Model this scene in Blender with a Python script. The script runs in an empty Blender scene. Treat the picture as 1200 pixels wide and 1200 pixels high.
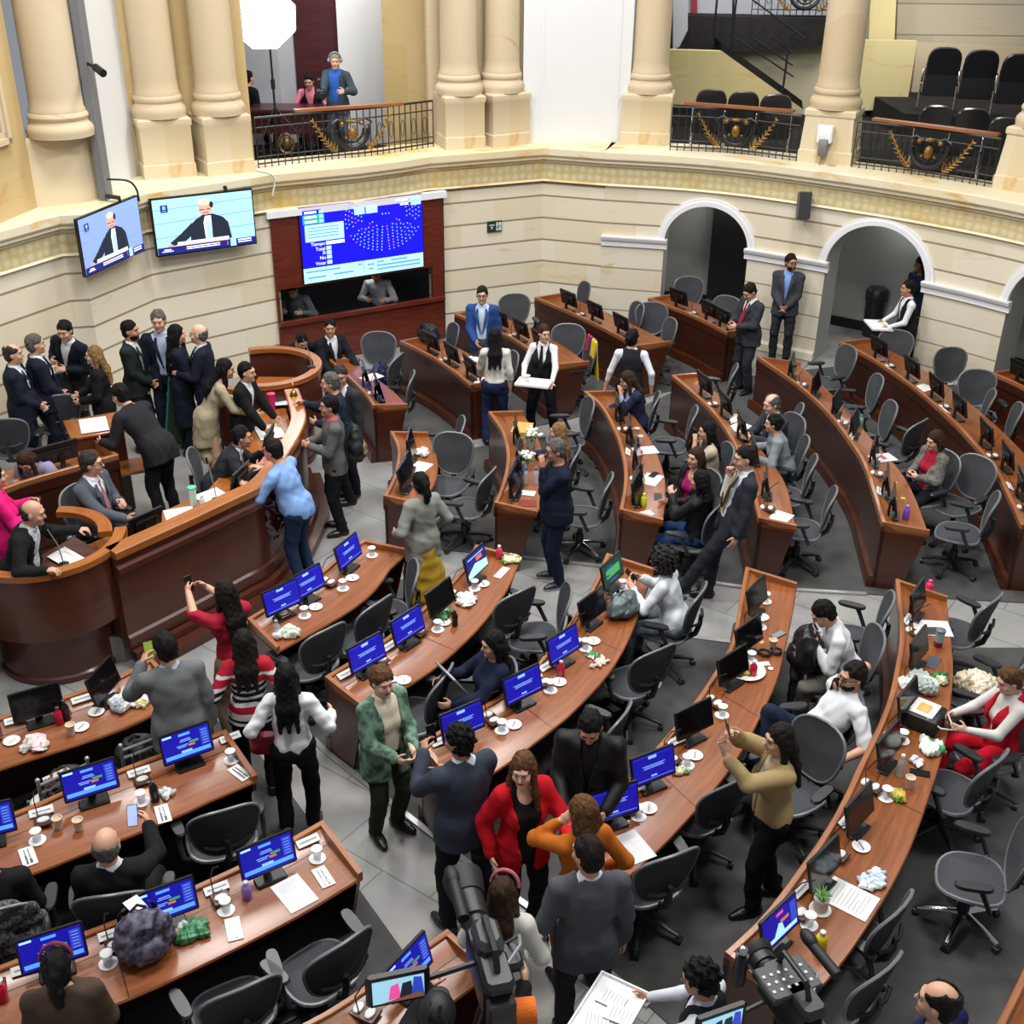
import bpy, math, random
import numpy as np
from mathutils import Vector, Matrix
random.seed(7)
SC = bpy.context.scene
COL = SC.collection
PI = math.pi
# ------------------------------------------------------------------ camera
FPX, CAMH = 1375.0, 6.8
_d = np.array([(571. - 600) / FPX, (3190. - 600) / FPX, 1.0]); _d /= np.linalg.norm(_d)
_U = -_d
_z = np.array([0, 0, 1.0]); _F = _z - _z.dot(_U) * _U; _F /= np.linalg.norm(_F)
_R = np.cross(_F, _U)
if _R[0] < 0: _R = -_R
def _ray(px, py):
    v = np.array([(px - 600) / FPX, (py - 600) / FPX, 1.0])
    return Vector((v.dot(_R), v.dot(_F), v.dot(_U)))
CAMP = Vector((0, 0, CAMH))
def at(px, py, z=0.0):
    """the place in the hall, at height z, that the survey photograph shows at px, py"""
    r = _ray(px, py); t = (z - CAMH) / r.z
    return Vector((r.x * t, r.y * t, z))
def atp(px, py, P, n):
    """the same, on the vertical plane through P with normal n"""
    r = _ray(px, py); n = Vector(n)
    t = (Vector(P) - CAMP).dot(n) / r.dot(n)
    return CAMP + r * t
def aty(px, py, Y):
    if isinstance(Y, (list, tuple)): Y = Y[1]
    return atp(px, py, (0, Y, 0), (0, 1, 0))
cam = bpy.data.cameras.new('camera'); co = bpy.data.objects.new('camera', cam); COL.objects.link(co)
co.matrix_world = Matrix(((_R[0], -_R[1], -_R[2], 0), (_F[0], -_F[1], -_F[2], 0), (_U[0], -_U[1], -_U[2], CAMH), (0, 0, 0, 1)))
cam.sensor_width = 36; cam.lens = 36 * FPX / 1200; cam.clip_end = 200; cam.clip_start = .05
SC.camera = co

# ------------------------------------------------------------------ materials
def lin(c):
    if isinstance(c, str):
        c = c.lstrip('#'); c = [int(c[i:i + 2], 16) / 255 for i in (0, 2, 4)]
    return tuple(((x / 12.92) if x <= .04045 else ((x + .055) / 1.055) ** 2.4) for x in c[:3]) + (1,)
MATS = {}
def M(name, col, rough=.6, metal=0., noise=None, bump=None, emit=0., trans=0., spec=.5, coat=0., alpha=1.):
    """noise=(scale, amount, colour2); bump=(scale, strength)"""
    if name in MATS: return MATS[name]
    m = bpy.data.materials.new(name); MATS[name] = m; m.use_nodes = True
    nt = m.node_tree; b = nt.nodes['Principled BSDF']; L = nt.links
    b.inputs['Base Color'].default_value = lin(col); b.inputs['Roughness'].default_value = rough
    b.inputs['Metallic'].default_value = metal; b.inputs['Specular IOR Level'].default_value = spec
    b.inputs['Coat Weight'].default_value = coat; b.inputs['Transmission Weight'].default_value = trans
    b.inputs['Alpha'].default_value = alpha
    m.diffuse_color = lin(col)
    if emit:
        b.inputs['Emission Color'].default_value = lin(col); b.inputs['Emission Strength'].default_value = emit
    tc = None
    if noise or bump: tc = nt.nodes.new('ShaderNodeTexCoord')
    if noise:
        n = nt.nodes.new('ShaderNodeTexNoise'); n.inputs['Scale'].default_value = noise[0]; n.inputs['Detail'].default_value = 5
        L.new(tc.outputs['Object'], n.inputs['Vector'])
        r = nt.nodes.new('ShaderNodeValToRGB'); r.color_ramp.elements[0].position = .5 - noise[1]; r.color_ramp.elements[1].position = .5 + noise[1]
        r.color_ramp.elements[0].color = lin(noise[2]); r.color_ramp.elements[1].color = lin(col)
        L.new(n.outputs['Fac'], r.inputs['Fac']); L.new(r.outputs['Color'], b.inputs['Base Color'])
    if bump:
        n = nt.nodes.new('ShaderNodeTexNoise'); n.inputs['Scale'].default_value = bump[0]; n.inputs['Detail'].default_value = 4
        L.new(tc.outputs['Object'], n.inputs['Vector'])
        bp = nt.nodes.new('ShaderNodeBump'); bp.inputs['Strength'].default_value = bump[1]; bp.inputs['Distance'].default_value = .02
        L.new(n.outputs['Fac'], bp.inputs['Height']); L.new(bp.outputs['Normal'], b.inputs['Normal'])
    return m
def wood(name, c1, c2, rough=.3, coat=.3, uv=True, sc=(1.5, 22, 22), spec=.5):
    if name in MATS: return MATS[name]
    m = M(name, c1, rough, coat=coat, spec=spec); nt = m.node_tree; b = nt.nodes['Principled BSDF']; L = nt.links
    b.inputs['Coat Roughness'].default_value = .15
    tc = nt.nodes.new('ShaderNodeTexCoord'); mp = nt.nodes.new('ShaderNodeMapping')
    mp.inputs['Scale'].default_value = sc
    L.new(tc.outputs['UV' if uv else 'Object'], mp.inputs['Vector'])
    n = nt.nodes.new('ShaderNodeTexNoise'); n.inputs['Scale'].default_value = 1; n.inputs['Detail'].default_value = 6; n.inputs['Distortion'].default_value = .6
    L.new(mp.outputs['Vector'], n.inputs['Vector'])
    r = nt.nodes.new('ShaderNodeValToRGB'); r.color_ramp.elements[0].position = .33; r.color_ramp.elements[1].position = .68
    r.color_ramp.elements[0].color = lin(c2); r.color_ramp.elements[1].color = lin(c1)
    L.new(n.outputs['Fac'], r.inputs['Fac']); L.new(r.outputs['Color'], b.inputs['Base Color'])
    return m
def stone_wall(name, c1, c2, cj, row=.372, off=0., jw=.03, vein='#c79a4e', bw=1.15, veinpos=.62):
    """ashlar courses: uv.x runs along the wall, uv.y is the height"""
    m = M(name, c1, .7, spec=.25); nt = m.node_tree; b = nt.nodes['Principled BSDF']; L = nt.links; N = nt.nodes.new
    tc = N('ShaderNodeTexCoord'); mp = N('ShaderNodeMapping'); mp.inputs['Location'].default_value = (0, off, 0)
    L.new(tc.outputs['UV'], mp.inputs['Vector'])
    br = N('ShaderNodeTexBrick'); br.inputs['Scale'].default_value = 1; br.inputs['Brick Width'].default_value = bw; br.inputs['Row Height'].default_value = row
    br.inputs['Mortar Size'].default_value = 0; br.inputs['Color1'].default_value = lin(c1); br.inputs['Color2'].default_value = lin(c2); br.inputs['Bias'].default_value = -.25
    L.new(mp.outputs['Vector'], br.inputs['Vector'])
    n = N('ShaderNodeTexNoise'); n.inputs['Scale'].default_value = 1.3; n.inputs['Detail'].default_value = 6; n.inputs['Distortion'].default_value = 1.4
    m2 = N('ShaderNodeMapping'); m2.inputs['Scale'].default_value = (.7, 2.2, 1); m2.inputs['Rotation'].default_value = (0, 0, .25)
    L.new(tc.outputs['UV'], m2.inputs['Vector']); L.new(m2.outputs['Vector'], n.inputs['Vector'])
    r = N('ShaderNodeValToRGB'); r.color_ramp.elements[0].position = veinpos; r.color_ramp.elements[1].position = veinpos + .12
    r.color_ramp.elements[0].color = (0, 0, 0, 1); r.color_ramp.elements[1].color = (.75, .75, .75, 1)
    L.new(n.outputs['Fac'], r.inputs['Fac'])
    mx = N('ShaderNodeMixRGB'); L.new(r.outputs['Color'], mx.inputs['Fac']); L.new(br.outputs['Color'], mx.inputs['Color1']); mx.inputs['Color2'].default_value = lin(vein)
    out = mx.outputs['Color']
    if jw:
        sx = N('ShaderNodeSeparateXYZ'); L.new(mp.outputs['Vector'], sx.inputs['Vector'])
        dv = N('ShaderNodeMath'); dv.operation = 'DIVIDE'; dv.inputs[1].default_value = row; L.new(sx.outputs['Y'], dv.inputs[0])
        fr = N('ShaderNodeMath'); fr.operation = 'FRACT'; L.new(dv.outputs[0], fr.inputs[0])
        lt = N('ShaderNodeMath'); lt.operation = 'LESS_THAN'; lt.inputs[1].default_value = jw / row; L.new(fr.outputs[0], lt.inputs[0])
        m3 = N('ShaderNodeMixRGB'); L.new(lt.outputs[0], m3.inputs['Fac']); L.new(out, m3.inputs['Color1']); m3.inputs['Color2'].default_value = lin(cj)
        out = m3.outputs['Color']
        bp = N('ShaderNodeBump'); bp.invert = True; bp.inputs['Strength'].default_value = .6; bp.inputs['Distance'].default_value = .02
        L.new(lt.outputs[0], bp.inputs['Height']); L.new(bp.outputs['Normal'], b.inputs['Normal'])
    L.new(out, b.inputs['Base Color'])
    return m

# ------------------------------------------------------------------ mesh building
class MB:
    def __init__(s): s.V = []; s.F = []; s.MI = []; s.UV = []; s.T = Matrix.Identity(4)
    def add(s, V, F, m=0, uv=None):
        b = len(s.V); T = s.T
        s.V += [tuple(T @ Vector(v)) for v in V]
        for i, f in enumerate(F):
            s.F.append(tuple(b + k for k in f)); s.MI.append(m)
            s.UV.append(uv[i] if uv else None)
        return s
    def prism(s, poly, z0, z1, b=0., m=0, mtop=None):
        n = len(poly); cx = sum(p[0] for p in poly) / n; cy = sum(p[1] for p in poly) / n
        def ring(z, k): return [(cx + (p[0] - cx) * k, cy + (p[1] - cy) * k, z) for p in poly]
        ext = max(max(abs(p[0] - cx) for p in poly), max(abs(p[1] - cy) for p in poly), 1e-6)
        if b > 0:
            k = 1 - b / ext
            R = [ring(z0, k), ring(z0 + b, 1), ring(z1 - b, 1), ring(z1, k)]
        else: R = [ring(z0, 1), ring(z1, 1)]
        V = [v for r in R for v in r]; F = []; nr = len(R)
        for j in range(nr - 1):
            for i in range(n): F.append((j * n + i, j * n + (i + 1) % n, (j + 1) * n + (i + 1) % n, (j + 1) * n + i))
        s.add(V, F + [tuple(range(n))[::-1]], m)
        if mtop is None: mtop = m
        bb = len(s.V) - n; s.F.append(tuple(bb + i for i in range(n))); s.MI.append(mtop); s.UV.append(None)
        return s
    def box(s, c, d, b=0., m=0, rz=0., mtop=None):
        hx, hy, hz = d[0] / 2, d[1] / 2, d[2] / 2
        if b > 0:
            b = min(b, hx * .9, hy * .9, hz * .9)
            P = [(-hx + b, -hy), (hx - b, -hy), (hx, -hy + b), (hx, hy - b), (hx - b, hy), (-hx + b, hy), (-hx, hy - b), (-hx, -hy + b)]
        else: P = [(-hx, -hy), (hx, -hy), (hx, hy), (-hx, hy)]
        ca, sa = math.cos(rz), math.sin(rz)
        P = [(c[0] + x * ca - y * sa, c[1] + x * sa + y * ca) for x, y in P]
        return s.prism(P, c[2] - hz, c[2] + hz, b, m, mtop)
    def lathe(s, prof, n=20, c=(0, 0, 0), m=0, cap=True):
        V = []; F = []
        for r, z in prof:
            for i in range(n):
                a = 2 * PI * i / n; V.append((c[0] + r * math.cos(a), c[1] + r * math.sin(a), c[2] + z))
        for j in range(len(prof) - 1):
            for i in range(n): F.append((j * n + i, j * n + (i + 1) % n, (j + 1) * n + (i + 1) % n, (j + 1) * n + i))
        if cap:
            F.append(tuple(range(n))[::-1]); k = (len(prof) - 1) * n; F.append(tuple(k + i for i in range(n)))
        return s.add(V, F, m)
    def tube(s, pts, r, n=8, m=0, closed=False, flat=1.):
        pts = [Vector(p) for p in pts]; k = len(pts); V = []; F = []
        rr = r if isinstance(r, (list, tuple)) else [r] * k
        t0 = (pts[1] - pts[0]).normalized(); up = Vector((0, 0, 1)) if abs(t0.z) < .9 else Vector((1, 0, 0))
        nrm = t0.cross(up).normalized()
        for i, p in enumerate(pts):
            if closed: t = (pts[(i + 1) % k] - pts[i - 1]).normalized()
            else: t = (pts[min(i + 1, k - 1)] - pts[max(i - 1, 0)]).normalized()
            nrm = (nrm - t * nrm.dot(t)).normalized(); bn = t.cross(nrm)
            for j in range(n):
                a = 2 * PI * j / n; V.append(p + (nrm * math.cos(a) + bn * math.sin(a) * flat) * rr[i])
        for i in range(k if closed else k - 1):
            for j in range(n): F.append((i * n + j, i * n + (j + 1) % n, ((i + 1) % k) * n + (j + 1) % n, ((i + 1) % k) * n + j))
        if not closed: F.append(tuple(range(n))[::-1]); F.append(tuple((k - 1) * n + j for j in range(n)))
        return s.add(V, F, m)
    def ell(s, c, r, n=14, m=0, k=None):
        if not isinstance(r, (list, tuple)): r = (r, r, r)
        k = k or max(6, n // 2); V = [(c[0], c[1], c[2] - r[2])]; F = []
        for j in range(1, k):
            p = PI * j / k - PI / 2
            for i in range(n):
                a = 2 * PI * i / n; V.append((c[0] + r[0] * math.cos(p) * math.cos(a), c[1] + r[1] * math.cos(p) * math.sin(a), c[2] + r[2] * math.sin(p)))
        V.append((c[0], c[1], c[2] + r[2])); e = len(V) - 1
        for i in range(n): F.append((0, 1 + (i + 1) % n, 1 + i)); F.append((e, e - n + i, e - n + (i + 1) % n))
        for j in range(k - 2):
            for i in range(n): F.append((1 + j * n + i, 1 + j * n + (i + 1) % n, 1 + (j + 1) * n + (i + 1) % n, 1 + (j + 1) * n + i))
        return s.add(V, F, m)
    def quad(s, a, b, c, d, m=0): return s.add([a, b, c, d], [(0, 1, 2, 3)], m)
    def slab(s, P, nrm, th, m=0):
        """planar polygon P (world points) given thickness th along -nrm"""
        nrm = Vector(nrm).normalized(); n = len(P); Q = [Vector(p) - nrm * th for p in P]
        F = [tuple(range(n)), tuple(range(2 * n - 1, n - 1, -1))] + [(i, n + i, n + (i + 1) % n, (i + 1) % n) for i in range(n)]
        return s.add([tuple(p) for p in P] + [tuple(q) for q in Q], F, m)
    def sweep(s, R, m=0, caps=True, u=None, closed=False):
        """R: rings of equal point count (closed section); u: arc length per ring"""
        n = len(R[0]); k = len(R); V = [tuple(p) for r in R for p in r]; F = []; UV = []
        if u is None:
            u = [0]
            for i in range(1, k): u.append(u[-1] + (Vector(R[i][0]) - Vector(R[i - 1][0])).length)
        w = [0]
        for j in range(n): w.append(w[-1] + (Vector(R[0][(j + 1) % n]) - Vector(R[0][j])).length)
        for i in range(k - 1):
            for j in range(n):
                F.append((i * n + j, i * n + (j + 1) % n, (i + 1) * n + (j + 1) % n, (i + 1) * n + j))
                UV.append([(u[i], w[j]), (u[i], w[j + 1]), (u[i + 1], w[j + 1]), (u[i + 1], w[j])])
        if caps:
            F.append(tuple(range(n))[::-1]); F.append(tuple((k - 1) * n + j for j in range(n)))
            UV += [None, None]
        return s.add(V, F, m, UV)
    def build(s, name, mats, parent=None, smooth=40, world=False):
        if not isinstance(mats, (list, tuple)): mats = [mats]
        V = s.V
        if world and parent is not None:
            o = parent.location; V = [(v[0] - o.x, v[1] - o.y, v[2] - o.z) for v in V]
        me = bpy.data.meshes.new(name); me.from_pydata(V, [], s.F)
        for x in mats: me.materials.append(x)
        me.polygons.foreach_set('material_index', s.MI)
        if any(x is not None for x in s.UV):
            ul = me.uv_layers.new(name='uv'); buf = []
            for f, x in zip(s.F, s.UV):
                if x is None: x = [(V[i][0], V[i][1] + V[i][2]) for i in f]
                for p in x: buf += [p[0], p[1]]
            ul.data.foreach_set('uv', buf)
        if smooth:
            me.polygons.foreach_set('use_smooth', [True] * len(s.F)); me.set_sharp_from_angle(angle=math.radians(smooth))
        me.update()
        o = bpy.data.objects.new(name, me); COL.objects.link(o)
        if parent is not None: o.parent = parent
        return o
def thing(name, label, cat, loc=(0, 0, 0), rz=0., group=None):
    o = bpy.data.objects.new(name, None); COL.objects.link(o); o.empty_display_size = .1
    o.location = loc; o.rotation_euler = (0, 0, rz); o['label'] = label; o['category'] = cat
    if group: o['group'] = group
    return o
def tag(o, label, cat, group=None, kind=None):
    if label: o['label'] = label
    if cat: o['category'] = cat
    if group: o['group'] = group
    if kind: o['kind'] = kind
    return o
def struct(o, label=None):
    o['kind'] = 'structure'
    if label: o['label'] = label
    return o
def dup(root, loc, rz, label=None, group=None):
    r = root.copy(); COL.objects.link(r); r.location = loc; r.rotation_euler = (0, 0, rz)
    if label: r['label'] = label
    if group: r['group'] = group
    for ch in list(root.children):
        c = ch.copy(); COL.objects.link(c); c.parent = r
        for g in ch.children:
            d = g.copy(); COL.objects.link(d); d.parent = c
    return r
def catmull(P, n, closed=False):
    """resample the smooth curve through P into n points evenly spaced"""
    P = [Vector(p) for p in P]; m = len(P)
    if m == 2: D = [P[0].lerp(P[1], i / 200) for i in range(201)]
    else:
        D = []
        for i in range(m - 1):
            a = P[i - 1] if i else P[0] * 2 - P[1]; b = P[i]; c = P[i + 1]; d = P[i + 2] if i + 2 < m else P[-1] * 2 - P[-2]
            for k in range(40):
                t = k / 40
                D.append(.5 * ((2 * b) + (c - a) * t + (2 * a - 5 * b + 4 * c - d) * t * t + (3 * b - 3 * c + d - a) * t ** 3))
        D.append(P[-1])
    L = [0]
    for i in range(1, len(D)): L.append(L[-1] + (D[i] - D[i - 1]).length)
    out = []; j = 0
    for i in range(n):
        s = L[-1] * i / (n - 1)
        while j < len(L) - 2 and L[j + 1] < s: j += 1
        f = (s - L[j]) / max(L[j + 1] - L[j], 1e-9)
        out.append(D[j].lerp(D[j + 1], min(max(f, 0), 1)))
    return out
ORD = ['first', 'second', 'third', 'fourth', 'fifth', 'sixth', 'seventh', 'eighth', 'ninth', 'tenth', 'eleventh', 'twelfth']
# ================================================================== the hall itself
m_stone = stone_wall('wall_stone', '#e0d7c2', '#d6c7a4', '#94866f', vein='#d0b077')
m_pier = stone_wall('pier_stone', '#ddd4c0', '#d5c8a9', '#9a8d76', vein='#cdb27e', bw=.62, jw=.022, row=.37)
m_corn = stone_wall('cornice_stone', '#e0d5b8', '#dcc48c', '#8b7c66', jw=0, vein='#d2a040', row=.9, bw=1.3, veinpos=.56)
m_col = stone_wall('column_stone', '#c8b698', '#c0ab88', '#8b7c66', jw=0, vein='#b98f55', row=3, bw=3, veinpos=.66)
m_ochre = stone_wall('ochre_stone', '#c2aa7c', '#b99f6b', '#8b7c66', jw=0, vein='#b98a3c', row=.9, bw=.9)
m_stair = stone_wall('stair_stone', '#cfc08e', '#c8b67c', '#8b7c66', jw=0, vein='#c4a55c', row=2, bw=1.2)
m_white = M('white_plaster', '#dcdcdc', .6)
m_trimw = M('white_trim', '#e8e8ea', .45)
m_grey = M('grey_plaster', '#a9aba7', .7)
m_dgrey = M('dark_grey_metal', '#6f7174', .5)
m_black = M('black_matte', '#0b0b0d', .6)
m_iron = M('black_iron', '#17171a', .45)
m_gold = M('gilded_iron', '#a07a34', .4, metal=.5, noise=(30, .2, '#6b4c1e'))
m_maroon = wood('maroon_wood', '#4a1a20', '#38121a', .4, .2, uv=False, sc=(2, 2, 14))
m_carpet = M('carpet_grey', '#555554', .95, noise=(3.2, .22, '#494949'), bump=(140, .5), spec=.1)
m_bcarpet = M('balcony_carpet', '#2e2b2a', .95, noise=(6, .2, '#242221'), spec=.1)
m_panel = wood('red_panel_wood', '#6a2c1c', '#541f13', .35, .25, uv=False, sc=(3, 3, 26))
def ornament():
    m = M('frieze_ornament', '#dccfa8', .7, spec=.25); nt = m.node_tree; N = nt.nodes.new; L = nt.links; b = nt.nodes['Principled BSDF']
    tc = N('ShaderNodeTexCoord'); w = N('ShaderNodeTexVoronoi'); w.inputs['Scale'].default_value = 7.5; w.inputs['Randomness'].default_value = .25
    L.new(tc.outputs['UV'], w.inputs['Vector'])
    r = N('ShaderNodeValToRGB'); r.color_ramp.elements[0].position = .25; r.color_ramp.elements[1].position = .5
    r.color_ramp.elements[0].color = lin('#d8caa2'); r.color_ramp.elements[1].color = lin('#c9b988')
    L.new(w.outputs['Distance'], r.inputs['Fac'])
    n = N('ShaderNodeTexNoise'); n.inputs['Scale'].default_value = 1.1; L.new(tc.outputs['UV'], n.inputs['Vector'])
    r2 = N('ShaderNodeValToRGB'); r2.color_ramp.elements[0].position = .54; r2.color_ramp.elements[1].position = .66
    r2.color_ramp.elements[0].color = (0, 0, 0, 1); r2.color_ramp.elements[1].color = (.6, .6, .6, 1); L.new(n.outputs['Fac'], r2.inputs['Fac'])
    mx = N('ShaderNodeMixRGB'); L.new(r2.outputs['Color'], mx.inputs['Fac']); L.new(r.outputs['Color'], mx.inputs['Color1']); mx.inputs['Color2'].default_value = lin('#cfa54c')
    L.new(mx.outputs['Color'], b.inputs['Base Color'])
    bp = N('ShaderNodeBump'); bp.inputs['Strength'].default_value = .5; bp.inputs['Distance'].default_value = .02; bp.invert = True
    L.new(w.outputs['Distance'], bp.inputs['Height']); L.new(bp.outputs['Normal'], b.inputs['Normal'])
    return m
m_orn = ornament()
def floor_tile():
    m = M('floor_marble', '#928d87', .32, spec=.4); nt = m.node_tree; N = nt.nodes.new; L = nt.links; b = nt.nodes['Principled BSDF']
    tc = N('ShaderNodeTexCoord'); mp = N('ShaderNodeMapping'); mp.inputs['Rotation'].default_value = (0, 0, .62); L.new(tc.outputs['Object'], mp.inputs['Vector'])
    br = N('ShaderNodeTexBrick'); br.inputs['Scale'].default_value = 1; br.inputs['Brick Width'].default_value = .95; br.inputs['Row Height'].default_value = .62
    br.inputs['Mortar Size'].default_value = .006; br.inputs['Color1'].default_value = lin('#938e88'); br.inputs['Color2'].default_value = lin('#89847d'); br.inputs['Mortar'].default_value = lin('#67625c')
    L.new(mp.outputs['Vector'], br.inputs['Vector'])
    n = N('ShaderNodeTexNoise'); n.inputs['Scale'].default_value = 2.5; n.inputs['Detail'].default_value = 8; L.new(tc.outputs['Object'], n.inputs['Vector'])
    mx = N('ShaderNodeMixRGB'); mx.blend_type = 'OVERLAY'; mx.inputs['Fac'].default_value = .45; L.new(br.outputs['Color'], mx.inputs['Color1']); L.new(n.outputs['Color'], mx.inputs['Color2'])
    hs = N('ShaderNodeHueSaturation'); hs.inputs['Saturation'].default_value = .35; L.new(mx.outputs['Color'], hs.inputs['Color'])
    L.new(hs.outputs['Color'], b.inputs['Base Color'])
    return m
m_floor = floor_tile()
ZC = 3.06
b = MB(); b.quad((-14, -2, 0), (14, -2, 0), (14, 27, 0), (-14, 27, 0)); struct(b.build('floor', m_floor))

def offset(P, d):
    """shift an open plan polyline sideways by d, to its right when walking it"""
    P = [Vector((p[0], p[1], 0)) for p in P]; out = []
    for i, p in enumerate(P):
        a = (p - P[i - 1]).normalized() if i else None; c = (P[i + 1] - p).normalized() if i < len(P) - 1 else None
        a = a or c; c = c or a
        na = Vector((a.y, -a.x, 0)); nc = Vector((c.y, -c.x, 0)); n = (na + nc).normalized()
        out.append(p + n * (d / max(n.dot(na), .35)))
    return out
def arcl(P):
    u = [0]
    for i in range(1, len(P)): u.append(u[-1] + (Vector(P[i][:2]) - Vector(P[i - 1][:2])).length)
    return u
def strip(mb, P, prof, mi=None):
    """sweep an open profile [(offset towards the hall, z)] along plan P"""
    rows = [[(q.x, q.y, z) for q in offset(P, o)] for o, z in prof]; u = arcl(P); k = len(P)
    w = [0]
    for i in range(1, len(prof)): w.append(w[-1] + math.hypot(prof[i][0] - prof[i - 1][0], prof[i][1] - prof[i - 1][1]))
    for j in range(len(prof) - 1):
        for i in range(k - 1):
            mb.add([rows[j][i], rows[j][i + 1], rows[j + 1][i + 1], rows[j + 1][i]], [(0, 1, 2, 3)], mi[j] if mi else 0,
                   [[(u[i], prof[j][1] if not mi else w[j]), (u[i + 1], prof[j][1] if not mi else w[j]), (u[i + 1], prof[j + 1][1] if not mi else w[j + 1]), (u[i], prof[j + 1][1] if not mi else w[j + 1])]])
a0 = at(0, 271, ZC); a1 = at(69, 252, ZC)
PL = [a1 + (a0 - a1) * 4.2, a0, a1, at(95, 251, ZC), at(173, 226, ZC), at(322, 204, ZC)]
PB = [at(322, 204, ZC), at(375, 199, ZC), at(423, 194.5, ZC), at(470, 188.5, ZC), at(505, 183, ZC)]
PP = [at(505, 183, ZC), at(520, 182, ZC), at(638, 173, ZC), at(708, 178, ZC)]
crv = [at(708, 178, ZC), at(800, 183, ZC), at(868, 189, ZC), at(933, 197, ZC), at(1033, 211, ZC), at(1120, 225, ZC), at(1200, 240, ZC)]
crv += [crv[-1] + Vector((1.25, -1.6, 0)), crv[-1] + Vector((2.1, -3.6, 0)), crv[-1] + Vector((2.5, -6.5, 0))]
PC = catmull(crv, 120)
def face(P): return offset(P, -.16)
corn = [(0, 2.48), (.05, 2.50), (.03, 2.53), (.03, 2.79), (.06, 2.81), (.08, 2.86), (.12, 2.87), (.12, 2.91), (.15, 2.93), (.16, 2.95), (.16, 3.05), (.15, ZC), (-.9, ZC)]
cmi = [0, 0, 1, 0, 0, 0, 0, 0, 0, 0, 0, 0]
FULL = PL + PB[1:] + PP[1:]; FF = face(FULL); NL1, NL2 = len(PL), len(PL) + len(PB) - 1
for nm, F_ in (('wall_left', FF[:NL1]), ('wall_recess', FF[NL1 - 1:NL2]), ('wall_pilaster', FF[NL2 - 1:])):
    b = MB(); strip(b, F_, [(0, 0 if nm != 'wall_recess' else 2.42), (0, 2.5)]); struct(b.build(nm, m_stone, smooth=0))
for i, P in enumerate((FF, face(PC))):
    b = MB(); strip(b, P, corn, cmi); struct(b.build('trim_%d' % (i + 1), [m_corn, m_orn], smooth=25))
# curved wall with the round-headed openings
FC = face(PC); UC = arcl(FC)
def s_at(p):
    best = (1e9, 0)
    for i in range(len(FC) - 1):
        a, c = FC[i], FC[i + 1]; d = c - a; t = max(0, min(1, (Vector((p[0], p[1], 0)) - a).dot(d) / d.dot(d)))
        q = a + d * t; e = (q - Vector((p[0], p[1], 0))).length
        if e < best[0]: best = (e, UC[i] + t * d.length)
    return best[1]
def p_at(s):
    for i in range(len(FC) - 1):
        if s <= UC[i + 1] or i == len(FC) - 2:
            t = (s - UC[i]) / (UC[i + 1] - UC[i]); return FC[i].lerp(FC[i + 1], t), (FC[i + 1] - FC[i]).normalized()
ZS = 1.62
ARCH = [(s_at(at(a[0], a[1], ZS)), s_at(at(c[0], c[1], ZS))) for a, c in (((783, 275), (889, 286)), ((984, 301), (1096, 328)), ((1191, 353), (1310, 395)))]
def top_of(s):
    for a, c in ARCH:
        if a <= s <= c:
            x = (s - (a + c) / 2) / ((c - a) / 2); return ZS + math.sqrt(max(0, 1 - x * x)) * (c - a) / 2 * .92
    return 0
S = sorted(set([i * .12 for i in range(int(UC[-1] / .12))] + [UC[-1]] + [x for a, c in ARCH for x in [a, c, a + 1e-4, c - 1e-4] + [(a + c) / 2 - math.cos(PI * k / 28) * (c - a) / 2 for k in range(1, 28)]]))
b = MB()
for i in range(len(S) - 1):
    s0, s1 = S[i], S[i + 1]
    if s1 - s0 < 2e-4: continue
    mid = (s0 + s1) / 2; op = any(a < mid < c for a, c in ARCH)
    z0, z1 = (top_of(max(s0, [a for a, c in ARCH if a < mid < c][0])), top_of(min(s1, [c for a, c in ARCH if a < mid < c][0]))) if op else (0, 0)
    p, t = p_at(s0); q, t2 = p_at(s1)
    zz = [ZS] if not op else []
    if not op:
        b.add([(p.x, p.y, 0), (q.x, q.y, 0), (q.x, q.y, ZS), (p.x, p.y, ZS)], [(0, 1, 2, 3)], 1, [[(s0, 0), (s1, 0), (s1, ZS), (s0, ZS)]])
        z0 = z1 = ZS
    b.add([(p.x, p.y, z0), (q.x, q.y, z1), (q.x, q.y, 2.5), (p.x, p.y, 2.5)], [(0, 1, 2, 3)], 0, [[(s0, z0), (s1, z1), (s1, 2.5), (s0, 2.5)]])
    if op:   # soffit
        n = Vector((-t.y, t.x, 0)) * .55; n2 = Vector((-t2.y, t2.x, 0)) * .55
        b.add([(p.x, p.y, z0), (q.x, q.y, z1), (q.x + n2.x, q.y + n2.y, z1), (p.x + n.x, p.y + n.y, z0)], [(0, 1, 2, 3)], 2)
for a, c in ARCH:
    for s in (a, c):
        p, t = p_at(s); n = Vector((-t.y, t.x, 0)) * .55; f = [(0, 1, 2, 3)]
        b.add([(p.x, p.y, 0), (p.x + n.x, p.y + n.y, 0), (p.x + n.x, p.y + n.y, ZS + .02), (p.x, p.y, ZS + .02)], f, 2 if s == a else 1, [[(0, 0), (.5, 0), (.5, ZS), (0, ZS)]])
struct(b.build('wall_back', [m_stone, m_pier, m_grey], smooth=0))
def radial(s, off):
    p, t = p_at(s); return p + Vector((t.y, -t.x, 0)) * off
k_ = 5
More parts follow.
